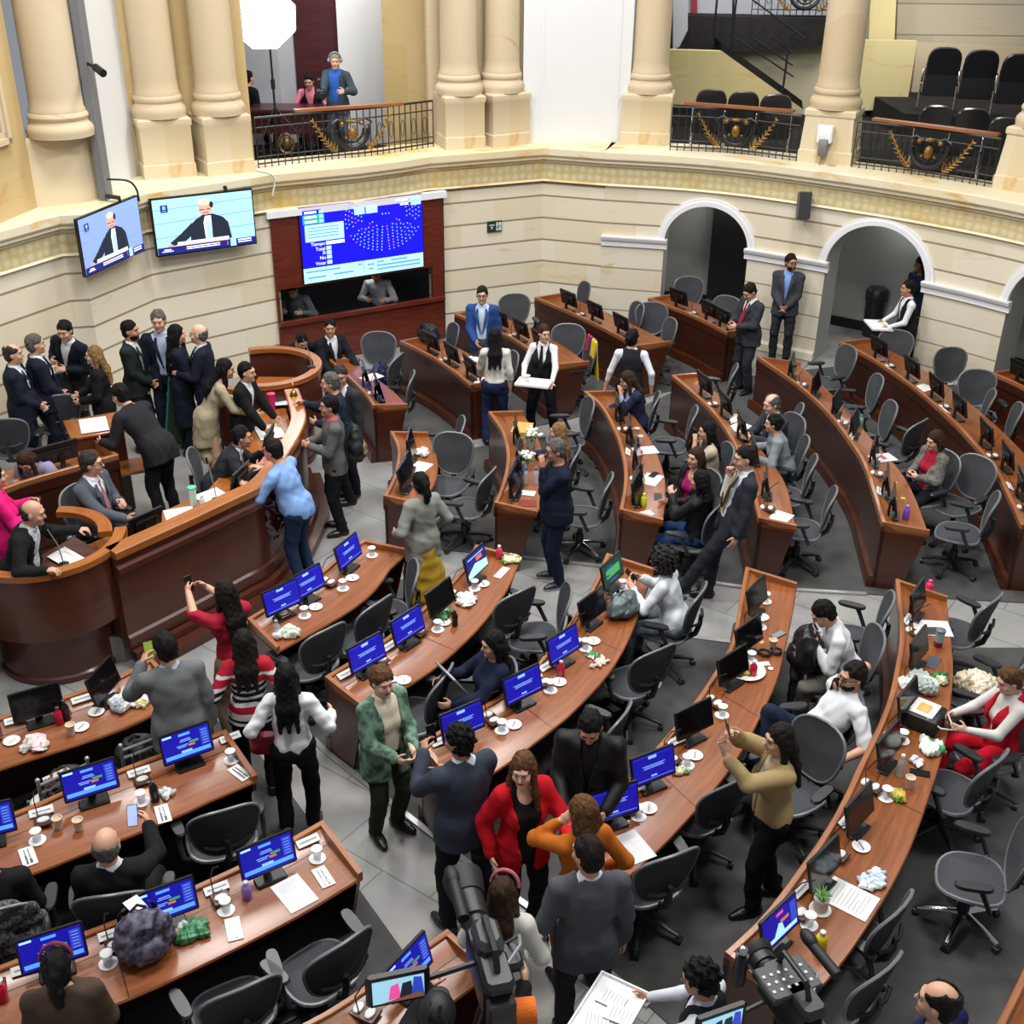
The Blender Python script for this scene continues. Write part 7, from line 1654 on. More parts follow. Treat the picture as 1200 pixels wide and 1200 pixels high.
item('bar', crumple(['#d9d9d4', '#c9b9b0'], .22, .07, .03, 'snack_bar', 'snack', 13), 'B3', 700, 778, 'white-wrapped snack bar at the desk edge')
item('fb10', crumple(['#d2cfa6', '#8fa06a'], .12, .09, .04, seed=14), 'B4', 797, 906, 'yellowish wrapper beside a covered glass on the salad-plate desk')
item('br3', bottle('#c01838', '#b8c4c4', .16), 'B4', 882, 792, 'red bottle in the middle of the salad-plate desk')
def plate():
    t = thing('salad_plate', 'x', 'plate'); b = MB(); b.lathe([(.08, 0), (.13, .012), (.165, .028), (.16, .03), (.12, .016), (.0, .012)], 30); b.build('plate', m_trimw, t)
    F = Field((-.13, -.13, 0), (.13, .13, .09), .008); r = random.Random(5)
    for i in range(16): F.ell((r.uniform(-.07, .08), r.uniform(-.08, .05), .03), (.035, .02, .015), rotm(r.uniform(-40, 40), 0, r.uniform(0, 180)), .004)
    F.ripple(.008, 160, 2); rs = np.random.RandomState(1); P = rs.rand(14, 2) * .2 - .1; K = rs.randint(0, 3, 14); F.build('salad', [M('leaf_green', '#5d8a45', .5), M('leaf_dark', '#2f5a34', .5), M('egg_yellow', '#d8b23f', .5)], t, lambda C: K[np.argmin(((C[:, None, :2] - P[None]) ** 2).sum(2), 1)]); return t
item('plate', plate, 'B4', 866, 783, 'white plate of green salad in front of the filming woman')
item('ph', phone(M('phone_grey', '#7d7f82', .2)), 'B4', 912, 744, 'grey phone lying near the desk edge in front of the young man', 1.3)
def coil(): b = MB(); b.tube([(.05 * math.cos(a), .05 * math.sin(a), .012 + .004 * k / 8) for k, a in enumerate([2 * PI * k / 16 for k in range(40)])], .009, 6); return tag(b.build('headphones', m_plastic), 'x', 'headphones')
item('coil', coil, 'B4', 896, 767, 'black coiled headset near a grey phone on the salad-plate desk')
item('coil', None, 'B4', 909, 765, 'small black round headset case nearest the desk edge before the young man')
item('card2', sheet(.06, .09, 3), 'B4', 896, 778, 'small white printed card beside the red bottle', .9)
item('eraser', sheet(.05, .025, 0, M('yellow_note', '#c9a83f', .6)), 'B4', 893, 753, 'small yellow note near the black headset')
item('lidw', saucer, 'B4', 903, 784, 'tiny white bottle lid at the edge of the salad-plate desk'); CACHE['lidw'].scale = (.35, .35, .6)
item('bmg', bottle('#d8285e', '#e04a78', .14, .04), 'B5', 1088, 694, 'magenta cup with a straw at the aisle end of the cluttered desk')
item('dcard', sheet(.12, .16, 0, M('dark_leaflet', '#2f3734', .5)), 'B5', 1092, 740, 'dark leaflet lying on the loose white papers', .6, .006)
item('tmb', tumbler('#8fb0b8', '#5a6468', '#7a1420', .16), 'B5', 1099, 757, 'blue-grey tumbler with a dark red sleeve on the loose papers')
item('frame', sheet(.2, .1, 0, M('notebook', '#4a4e5e', .4)), 'B5', 1093, 776, 'dark notebook with pale edges across the cluttered desk', 0)
item('fb11', crumple(['#cfcfca', '#b4b9b6', '#dcd9d0', '#9eaaa4'], .34, .28, .13, seed=15), 'B5', 1078, 806, 'big heap of crumpled white plastic bags on the cluttered desk')
item('fb12', crumple(['#4f9a4e', '#d9dcb4', '#2f6b3a'], .15, .14, .08, seed=16), 'B5', 1101, 797, 'green and yellow snack pack beside the heap of plastic bags')
def giftbag():
    t = thing('gift_bag', 'x', 'bag'); b = MB(); b.box((0, 0, .075), (.26, .3, .15), .01); b.build('body', M('bag_black', '#121212', .5), t); b = MB(); b.box((.0, .0, .158), (.22, .2, .02), .006); b.box((.01, 0, .17), (.12, .1, .01), .004, 1); b.build('food_tray', [m_paper, M('pastry', '#d2a85a', .6)], t)
    b = MB(); b.tube([(-.1, .05, .15), (-.13, .14, .12), (0, .26, .06), (.1, .18, .1), (.11, .06, .15)], .007, 6); b.build('cord_handle', m_paper, t); return t
item('gift', giftbag, 'B5', 1080, 848, 'black gift bag with white cord handle and a tray of pastries on top')
item('fb13', crumple(['#3f9a5a', '#c9ccc4', '#e0e2dc'], .22, .18, .07, seed=17), 'B5', 1089, 878, 'green and white packaged sandwich before the knees of the woman in red')
item('bc2', bottle('#b9c2c4', '#dfe3e4', .2, .032, True), 'B5', 1054, 908, 'clear water bottle beside the black phone on the cluttered desk')
item('ph2', phone(), 'B5', 1078, 906, 'black phone lying by the clear water bottle', .4)
item('tiss', crumple(['#dcdcda', '#c9cacb'], .12, .1, .05, 'crumpled_napkin', 'napkin', 18), 'B5', 1073, 895, 'crumpled white tissue at the end of the black phone')
item('fb14', crumple(['#4f8f3a', '#c2b04a', '#2f6b3a'], .17, .13, .05, seed=19), 'B5', 1053, 934, 'green sweet wrapper below the pale paper cup')
item('shiny', crumple(['#dfe6ea', '#c4d2da', '#eef2f4'], .22, .22, .05, 'plastic_wrap', 'wrap', 20), 'B5', 1021, 1030, 'shiny white plastic wrap glaring beside the printed sheets')
def plant():
    t = thing('potted_plant', 'x', 'plant'); b = MB(); b.lathe([(.06, 0), (.075, .006), (.05, .012), (.05, .1), (.055, .11), (.045, .105)], 20); b.build('pot', m_cupw, t); b = MB(); r = random.Random(2)
    for i in range(16): a = i * 2.4; l = .05 + .03 * r.random(); b.tube([(0, 0, .1), (l * .4 * math.cos(a), l * .4 * math.sin(a), .14), (l * math.cos(a), l * math.sin(a), .15 + .02 * r.random())], [.006, .01, .002], 5)
    b.build('leaves', M('leaf_green', '#5d8a45'), t); return t
item('plant', plant, 'B5', 961, 1066, 'small potted plant in a white pot on the cluttered desk')
item('by', bottle('#d8c21a', '#c9c9c4', .16, .04), 'B5', 961, 1112, 'yellow bottle with a silver cap beside the broadcast-picture monitor')
item('by2', bottle('#c9d21f', '#dfe04a', .16), 'C3', 752, 570, 'yellow-green bottle nearer the phone on the yellow-bottle desk')
item('by2', None, 'C3', 754, 593, 'yellow-green bottle at the aisle end of the yellow-bottle desk')
item('rc', tumbler('#d82a4a', '#e05a6a', None, .12, .038), 'C3', 749, 540, 'red cup on the yellow-bottle desk')
item('ph2', None, 'C3', 766, 557, 'black phone lying on the white paper of the yellow-bottle desk', 1.2, .007)
item('wallet', sheet(.17, .09, 0, M('dark_leaflet', '#2f3734')), 'C3', 771, 582, 'dark glasses case at the edge of the yellow-bottle desk', .2)
item('cd3', sheet(.12, .16, 0), 'C3', 757, 602, 'cream card at the corner of the yellow-bottle desk', .8)
def flowers():
    t = thing('flower_bunch', 'x', 'flowers'); b = MB(); b.lathe([(.05, 0), (.06, .12), (.05, .14)], 16); b.build('vase', M('vase_grey', '#9aa3a0', .4), t); r = random.Random(8); b = MB()
    for i in range(22): a = r.uniform(0, 6.28); q = r.uniform(0, .13); b.ell((q * math.cos(a), q * math.sin(a), .17 + r.uniform(0, .07)), (.028, .028, .022), 8)
    b.build('blossoms', M('petal_white', '#dedfd2', .7), t); b = MB()
    for i in range(26): a = r.uniform(0, 6.28); q = r.uniform(.05, .16); b.tube([(0, 0, .1), (q * .6 * math.cos(a), q * .6 * math.sin(a), .15), (q * math.cos(a), q * math.sin(a), .13 + r.uniform(0, .06))], [.006, .014, .002], 5)
    b.build('foliage', M('leaf_green', '#5d8a45'), t); return t
item('fl', flowers, 'C2', 622, 524, 'bunch of white flowers at the far half of the flower desk')
item('fl', None, 'C2', 614, 551, 'second bunch of white flowers, nearer the clear bottles', 1.)
item('bcb', bottle('#b9c6d2', '#2f55b0', .2, .032, True), 'C2', 616, 566, 'clear bottle with blue cap nearer the monitors of the flower desk')
item('bcb', None, 'C2', 628, 566, 'clear bottle with blue cap nearer the man in the navy jacket')
item('cd3', None, 'C2', 619, 578, 'white card in front of the clear bottles')
item('bv3', bottle('#7a4fd0', '#a88ae0', .17), 'C5', 1061, 608, 'purple bottle at the aisle end of the long desk')
item('yn', bottle('#d8c21a', '#e8dc6a', .14, .025), 'C5', 1048, 578, 'slim yellow bottle on the purple-bottle desk')
item('cube', sheet(.05, .05, 0, M('yellow_note', '#c9a83f')), 'C5', 1058, 584, 'small pale note beside the slim yellow bottle')
item('wb', bottle('#d8d8d4', '#e4e4e0', .2), 'C5', 1006, 496, 'white bottle in the far half of the purple-bottle desk')
item('gb', bottle('#7aa88a', '#2f8a5a', .18), 'C5', 1019, 503, 'green-capped bottle behind the white one')
item('bowl', crumple(['#dcdcd8', '#cfcabc'], .2, .16, .08, 'crumpled_napkin', 'napkin', 21), 'C1', 494, 532, 'pile of white napkins on the shortest desk')
item('cb', crumple(['#d4cdb0', '#dcdcd8'], .2, .14, .07, seed=22), 'C4', 870, 493, 'cream box before the seated greying man')
item('wbag', crumple(['#dcdcd8', '#cfd2d4'], .3, .2, .08, seed=23), 'D1', 553, 424, 'white bag before the man in the blue jacket')
# ---- bags
def backpack(cols, w=.34, d=.2, hgt=.42, name='backpack', seed=1, noise=None, rough=.6):
    def f():
        t = thing(name, 'x', 'bag'); F = Field((-w / 2 - .05, -d / 2 - .09, -.01), (w / 2 + .05, d / 2 + .06, hgt + .08), .011)
        F.ell((0, 0, hgt * .45), (w * .5, d * .5, hgt * .5), None, .03); F.ell((0, 0, hgt * .25), (w * .52, d * .52, hgt * .3), None, .05); F.ripple(.012, 45, seed); F.plane((0, 0, .003), (0, 0, -1)); F.build('body', M('bag_' + cols[0], cols[0], rough, noise=noise), t)
        F = Field((-w / 2, d * .2, 0), (w / 2, d * .5 + .12, hgt), .011); F.ell((0, d * .42, hgt * .3), (w * .36, d * .28, hgt * .25), None, .02); F.ripple(.008, 55, seed + 1); F.build('front_pocket', M('bag_' + cols[1], cols[1], rough, noise=noise), t)
        b = MB()
        for s in (-1, 1): b.tube([(s * .08, -d * .3, hgt * .92), (s * .11, -d * .55, hgt * .7), (s * .12, -d * .55, hgt * .3), (s * .13, -d * .4, .05)], .018, 6, flat=.5)
        b.tube([(-.05, -d * .1, hgt * .93), (0, -d * .1, hgt * 1.03), (.05, -d * .1, hgt * .93)], .01, 6); b.build('strap', M('bag_' + cols[-1], cols[-1], .7), t); return t
    return f
item('bk_pat', backpack(['#23222e', '#2b2a38', '#1a1a20'], .36, .22, .40, noise=(18, .1, '#6a6578')), 'A3', 172, 1118, 'dark patterned backpack standing on the desk beside the woman in the brown coat')
item('bk_grey', backpack(['#4d5a5e', '#3f4a4e', '#2c3436'], .40, .22, .22, 'handbag', 3, rough=.35), 'B3', 729, 718, 'grey glossy handbag lying beside the curly-haired woman')
item('bk_blk', backpack(['#131317', '#1a1a1f', '#0f0f12'], .36, .24, .3, seed=4), 'D1', 503, 400, 'black backpack lying on the far end of a dark desk')
item('env2', sheet(.1, .14, 0), 'A3', 167, 1104, 'white card stuck in the front of the patterned backpack', .3, .33)
def chair_item(key, ck, mk, dz, label, fwd=0., rz=0., side=0.):
    o = CHAIR_OBJ[ck]; a = o.rotation_euler.z; p = Vector(o.location) + Vector((-math.sin(a) * fwd + math.cos(a) * side, math.cos(a) * fwd + math.sin(a) * side, dz)); return put(CACHE, key, mk, p, a + rz, label)
chair_item('bk_blue', 'D0b', backpack(['#1d2b52', '#243565', '#141c38'], .34, .2, .40, seed=6), .47, 'blue backpack on the chair behind the short dark desk')
chair_item('bk_leather', 'P12', backpack(['#141416', '#1b1b1e', '#101012'], .38, .22, .3, 'handbag', 7, rough=.3), .47, 'black leather bag on the podium chair beside the grey-suited man', -.1, 0, .32)
chair_item('bag_cream', 'B5b', crumple(['#cfc4ac', '#d8cfba', '#b9ac92'], .44, .32, .26, 'canvas_bag', 'bag', 25), .47, 'cream canvas bag on the chair next to the woman in red', .02)
# phones and other things in hands
def in_hand(key, nm, mk, ck, label, up=(0, 0, 1), off=(0, 0, 0), rz=None, tilt=0., fwd=.0):
    t, pos, head = PEOPLE[key]; w, d, n, sd = PEOPLE[(key, nm)]; a = math.radians(head); c, s = math.cos(a), math.sin(a)
    l = w + d * (.085 + fwd) + n * .03 + np.array(off); p = Vector((pos.x + c * l[0] - s * l[1], pos.y + s * l[0] + c * l[1], pos.z + l[2])); o = put(CACHE, ck, mk, p, a, label); o.rotation_euler = (tilt, 0, a if rz is None else a + rz); return o
e_phone = E('phone', '#8f9fd0', .8)
UPR = PI / 2 - .25
in_hand('p46', 'R', phone(), 'ph2', 'dark phone held up by the woman in the red sweater', tilt=UPR, off=(-.07, .02, .03))
in_hand('p49', 'L', phone(M('phone_case', '#a8c04a', .4)), 'phc', 'phone in a bright case held up by the man in the grey jacket', tilt=UPR, off=(.0, .0, .04))
in_hand('p50', 'R', phone(e_phone), 'phl', 'phone with a lit screen held by the bald man in black', tilt=UPR - .5, off=(-.06, 0, .02))
in_hand('p56', 'L', phone(), 'ph2', 'black phone held before the face of the suited man near the green jacket', tilt=UPR, off=(.04, .03, .04))
in_hand('p57', 'R', phone(e_phone), 'phl', 'phone in the hand of the man in the leather jacket', tilt=.5, off=(-.02, .02, .03))
in_hand('p62', 'R', phone(), 'ph2', 'phone raised by the woman in the beige jacket', tilt=UPR, off=(0, .02, .05))
in_hand('p63', 'R', phone(), 'ph2', 'dark phone at the ear of the reclining man', tilt=UPR, rz=PI / 2)
in_hand('p64', 'R', phone(), 'ph2', 'small dark phone in the fingers of the young man in white', tilt=.6)
in_hand('p65', 'R', phone(), 'ph2', 'phone held by the woman in red', tilt=.5)
in_hand('p55', 'R', phone(), 'ph2', 'phone held over the desk by the curly-haired woman', tilt=.7)
in_hand('p36', 'R', phone(), 'ph2', 'phone in the hands of the woman in tweed', tilt=.7)
in_hand('p37', 'R', phone(), 'ph2', 'phone in the hands of the man with the red tie', tilt=.7)
in_hand('p14', 'R', phone(), 'ph2', 'phone held by the person in the pink jacket', tilt=UPR)
def laptop(): t = thing('laptop', 'x', 'laptop'); b = MB(); b.box((0, 0, 0), (.33, .23, .022), .006); b.build('lid', M('laptop_silver', '#8e9093', .35, metal=.4), t); return t
in_hand('p54', 'R', laptop, 'laptop', 'closed silver laptop held on the lap of the woman in navy', tilt=1.0, off=(-.10, -.10, .10), rz=.2)
def tray(): t = thing('serving_tray', 'x', 'tray'); b = MB(); b.box((0, 0, 0), (.46, .32, .012), .005); b.sweep([[(.23 * x, .16 * y, .0), (.23 * x, .16 * y, .025), (.22 * x, .15 * y, .025), (.22 * x, .15 * y, .0)] for x, y in ((-1, -1), (1, -1), (1, 1), (-1, 1), (-1, -1))]); b.build('tray', m_trimw, t); return t
in_hand('p24', 'R', tray, 'tray', 'white serving tray carried by the waitress', off=(-.17, .08, .0), tilt=.05)
o = in_hand('p24', 'R', glass, 'glass', 'paper-covered glass on the tray of the waitress', off=(-.08, .08, .012), tilt=0)
in_hand('p39', 'R', tray, 'tray', 'white tray carried by the young waiter in the archway', off=(-.14, .06, .02), tilt=.05)
o = in_hand('p66', 'R', tray, 'tray', 'white tray of papers and clips held by the curly-haired waiter', off=(-.16, .1, .02), tilt=.0); tp_ = o.location.copy(); ta = o.rotation_euler.z
for i, (x, y, r) in enumerate(((-.1, .04, .3), (.08, .02, 0.), (.0, -.07, .1))): q = tp_ + Matrix.Rotation(ta, 3, 'Z') @ Vector((x, y, .012 + .004 * i)); put(CACHE, 'ticket', sheet(.12, .17, 6), q, ta + r, 'small printed slip on the bottom-edge tray, %s' % ('nearest the outer corner', 'in the middle', 'nearest the waiter')[i])
t, pos, head = PEOPLE['p18']; a = math.radians(head); o = put(CACHE, 'bk_tan', backpack(['#15161a', '#7a6650', '#101114'], .34, .2, .46, seed=9), pos + Vector((math.sin(a) * .24, -math.cos(a) * .24, .92)), a + PI, 'black and tan backpack worn by the man in the grey jacket')
t, pos, head = PEOPLE['p64']; a = math.radians(head); o = put(CACHE, 'bk_lap', backpack(['#101013', '#15151a', '#0c0c0e'], .36, .22, .46, seed=11, rough=.4), pos + Vector((-math.sin(a) * .42, math.cos(a) * .42, .60)), a, 'black backpack on the knees of the young man in white')
def satchel(): t = thing('shoulder_bag', 'x', 'bag'); b = MB(); b.prism(superell(18, .11, .045, 3), 0, .17, .02); b.build('body', M('red_leather', '#7d1420', .35), t); b = MB(); b.tube([(-.09, 0, .15), (.02, .02, .42), (.22, .02, .62)], .007, 6); b.build('strap', M('red_leather', '#7d1420'), t); return t
t, pos, head = PEOPLE['p48']; a = math.radians(head); put(CACHE, 'satchel', satchel, pos + Vector((math.cos(a) * -.22, math.sin(a) * -.22, .82)), a, 'red shoulder bag of the woman in the white top')
# sunglasses and headband
# silver slatted chairs
m_silver = M('silver_paint', '#a9abad', .3, metal=.6)
def banquet():
    t = thing('banquet_chair', 'x', 'chair'); b = MB(); b.prism(superell(20, .2, .2, 3.5), .43, .47, .015); b.build('seat', m_cupw, t)
    for s in (-1, 1):
        b = MB(); b.tube([(s * .18, -.18, 0), (s * .185, -.2, .45), (s * .19, -.25, .92)], .014, 8); b.ell((s * .19, -.252, .935), .02, 8); b.build('leg', m_silver, t); b = MB(); b.tube([(s * .17, .17, 0), (s * .18, .18, .44)], .014, 8); b.build('leg', m_silver, t)
    b = MB()
    for z, y in ((.88, -.245), (.80, -.238), (.58, -.213)): b.tube([(-.185, y, z), (0, y - .02, z + .015), (.185, y, z)], .011, 6)
    for x in (-.12, -.06, 0, .06, .12): b.tube([(x, -.23, .58), (x, -.262, .81)], .007, 6)
    b.build('backrest', m_silver, t); return t
p = at(155, 866, .92) + Vector((-.05, .0, 0)); q = at(47, 906, .92)
rz_ = yaw(-DESK['A1'].d[-3])
put(CACHE, 'banq', banquet, (p.x, p.y + .2, 0.012), rz_, 'silver slatted chair with a black bag, nearer the grey-jacketed photographer'); put(CACHE, 'banq', banquet, (q.x, q.y + .2, .012), rz_ + .1, 'silver slatted chair with a striped scarf, near the left photo edge')
put(CACHE, 'bk_b1', backpack(['#17191c', '#1d2023', '#121214'], .34, .2, .3, seed=13), (p.x - .03, p.y + .22, .48), rz_, 'black bag on the silver chair beside the photographer'); put(CACHE, 'bk_b1', None, (q.x + .05, q.y + .24, .48), rz_, 'dark grey bag on the silver chair with the striped scarf')
def scarf():
    b = MB(); rows = []
    for i in range(9): x = -.1 + .2 * i / 8; rows.append([(x, -.262 - .012, .62), (x, -.268 - .012, .89), (x, -.255, .91), (x, -.235, .89), (x, -.20, .66), (x, -.21, .66), (x, -.243, .88), (x, -.255, .898), (x, -.262, .88), (x, -.256, .62)])
    b.sweep(rows); return tag(b.build('scarf', M('scarf_striped', '#c9c4bc', .9, noise=(25, .05, '#5a2a2a'))), 'x', 'scarf')
put(CACHE, 'scarf', scarf, (q.x - .06, q.y + .2, .012), rz_ + .1, 'pale striped scarf hung over the back of the left silver chair')
# coat over chair A2c
def coat_on_chair():
    F = Field((-.34, -.45, .45), (.34, -.1, 1.1), .012); F.ell((0, -.27, .82), (.29, .06, .23), rotm(12), .03); F.ell((0, -.31, .62), (.27, .05, .16), rotm(8), .03); F.ell((0, -.245, .8), (.23, .03, .19), rotm(12), .01, cut=True); F.ripple(.014, 40, 4)
    t = thing('coat', 'x', 'coat'); F.build('coat', M('checked_coat', '#6a6866', .9, noise=(45, .06, '#2b2a2a')), t); return t
o = CHAIR_OBJ['A2c']; put(CACHE, 'coat', coat_on_chair, tuple(o.location), o.rotation_euler.z, 'grey checked coat hung over a chair back near the left photo edge')
# flag on the chair, flag on the podium
def flag_on_chair():
    t = thing('flag', 'x', 'flag'); b = MB(); ms = [M('flag_yellow', '#d8b81c', .8), M('flag_red', '#b01c34', .8), M('flag_blue', '#20336e', .8)]
    R = [];
    for i in range(13):
        x = -.2 + .4 * i / 12; w = .018 * math.sin(i * 1.9); R.append([(x, -.36 + w, .45), (x, -.33 + w, .8), (x, -.315 + w, 1.035), (x, -.285 + w, 1.035), (x, -.26 + w, .8), (x, -.275 + w, .8), (x, -.30 + w, 1.02), (x, -.32 + w, .8), (x, -.35 + w, .45)])
    for i in range(12): b.sweep([R[i], R[i + 1]], 0 if i < 6 else (2 if i < 8 else 1), caps=i in (0, 11))
    b.build('cloth', ms, t); return t
o = CHAIR_OBJ['D2c']; put(CACHE, 'flagc', flag_on_chair, tuple(o.location), o.rotation_euler.z, 'yellow, red and blue flag draped over a chair behind the waitress')
def flag_pole():
    t = thing('flag', 'x', 'flag'); b = MB(); b.tube([(0, 0, 0), (.1, 0, 1.05)], .014, 8); b.lathe([(.16, 0), (.15, .03), (.03, .05)], 18); b.build('pole', M('pole_pale', '#b8b4a8', .4), t)
    b = MB(); R = []
    for i in range(15):
        z = 1.0 - .9 * i / 14; w = .03 + .16 * (i / 14); R.append([(-.02, .0, z), (-.1 - w * .4, .05, z), (-.16 - w, .0, z), (-.1 - w * .4, -.06, z)])
    b.sweep(R[:], 0); b.sweep([[(x + .02, y * .6 - .03, z - .02) for x, y, z in r] for r in R], 1); b.build('cloth', [M('flag_teal', '#1f7a70', .7), M('flag_darkgreen', '#16301f', .8)], t); return t
p = at(226, 524, PZ); put(CACHE, 'flagp', flag_pole, tuple(p), .3, 'teal and dark green flag hanging from a pole on the podium')
# podium things
def pod(px, py, z=1.052): return tuple(at(px, py, z))
for (x, y, a, l) in ((178, 618, 1.0, 'beside the grey-suited man'), (268, 566, 1.0, 'before the dark grey suit'), (322, 522, 1.5, 'hidden by the head of the light blue sweater')):
    i = min(range(40), key=lambda i: (Vector((at(x, y, 1.2).x, at(x, y, 1.2).y, 0)) - offs[-.15][i]).length); i = min(max(i, 3), 36); q = offs[-.15][i].lerp(offs[-.72][i], .3); d = (offs[-.72][i] - offs[-.15][i]).normalized(); put(MON, 'off', None, (q.x, q.y, 1.052), yaw(d), 'black monitor on the podium desk, ' + l, 'podium monitors')
for (x, y, l) in ((86, 538, 'nearer the side cabinet'), (66, 543, 'next to the lilac top')):
    D = DESK['P2']; i = dpos(D, x, y, 1.1, .2); q = dpt(D, i, .25); put(MON, 'off', None, (q.x, q.y, PZ + .882), yaw(D.d[i]), 'black monitor on the rear podium desk, ' + l, 'podium monitors')
put(CACHE, 'tmg', tumbler('#b9cdb8', '#58b8a0', None, .2, .045), None or (0, 0, 0), 0, 'pale tumbler with turquoise lid on the podium desk'); CACHE['tmg'].location = pod(227, 592)
put(CACHE, 'bw', bottle('#d8d8d8', '#e2e2e2', .15, .03), pod(238, 595), 0, 'small white bottle beside the turquoise-lidded tumbler')
put(CACHE, 'tmm', tumbler('#d0326e', '#c02a60', None, .2, .05), pod(319, 480), 0, 'magenta tumbler on the far end of the podium desk')
for k, (x, y, r, l) in enumerate(((212, 606, .4, 'next to the monitor of the grey-suited man'), (252, 584, .8, 'in front of the dark grey suit'), (316, 506, .4, 'under the elbow of the dark grey suit'), (322, 468, .2, 'large plan sheet spread before the beige dress'), (338, 455, .9, 'curling over the rail at the far end'))):
    put(CACHE, 'psh', sheet(.3, .42, 9) if k == 0 else None, pod(x, y, 1.054 + .004 * k), r, 'white paper on the podium desk, ' + l)
put(CACHE, 'sticky', sheet(.08, .08, 0, M('sticky_pink', '#d83a80', .6)), pod(313, 537, 1.302), .5, 'pink sticky note on the podium rail beside the light blue sweater')
def mic():
    t = thing('gooseneck_microphone', 'x', 'microphone'); b = MB(); b.lathe([(.05, 0), (.05, .015), (.02, .025)], 16); b.build('base', m_plastic, t); b = MB(); b.tube([(0, 0, .02), (.0, .02, .22), (.03, .08, .40)], .006, 6); b.build('stem', m_silver, t); b = MB(); b.tube([(.03, .08, .40), (.04, .1, .46)], .011, 8); b.build('capsule', m_plastic, t); return t
put(CACHE, 'mic', mic, pod(254, 586), 1.2, 'gooseneck microphone before the dark grey suit'); put(CACHE, 'mic', None, pod(75, 662, 1.12), 2.2, 'gooseneck microphone in the round lectern before the speaker'); put(CACHE, 'mic', None, tuple(Vector((L2[0] + .62, L2[1] - .05, 1.3))), 2.4, 'gooseneck microphone on the rim of the empty second lectern'); put(CACHE, 'mic', None, pod(288, 560), 1.0, 'gooseneck microphone beside the yellow folder')
def bell(): b = MB(); b.lathe([(.05, 0), (.045, .02), (.03, .06), (.01, .075), (.008, .14), (.016, .15), (.0, .17)], 16); return tag(b.build('hand_bell', M('brass', '#b8923f', .25, metal=1.)), 'x', 'bell')
p = Vector((RP[-1].x, RP[-1].y, 1.3)); put(CACHE, 'bell', bell, tuple(offs[-.06][37] + Vector((0, 0, 1.3))), 0, 'brass hand bell on the rail at the far end of the podium')
put(CACHE, 'env', sheet(.3, .4, 0, M('manila', '#c89a50')), tuple(at(118, 528, .98)), .5, 'tan envelope on the shelf of the side cabinet'); put(CACHE, 'psh', None, tuple(at(110, 498, 1.37)), .4, 'white papers on top of the side cabinet')
put(CACHE, 'plumb', sheet(.34, .22, 5), (LC[0] + .26, LC[1] - .12, 1.125), -.4, 'speech papers on the reading shelf of the round lectern'); CACHE['plumb'].rotation_euler = (0, math.radians(12), math.radians(-28))
def balloon():
    F = Field((-.2, -.2, -.3), (.2, .2, .3), .012); F.ell((0, 0, 0), (.13, .1, .24), None, .02); F.ripple(.03, 38, 6); t = thing('plastic_bag', 'x', 'bag'); F.build('bag', M('dark_red_plastic', '#2c0a12', .12, spec=.8, coat=.6), t); return t
put(CACHE, 'ball', balloon, tuple(at(318, 605, .85)), .4, 'glossy dark red plastic bag hanging on the podium front beside the light blue sweater')
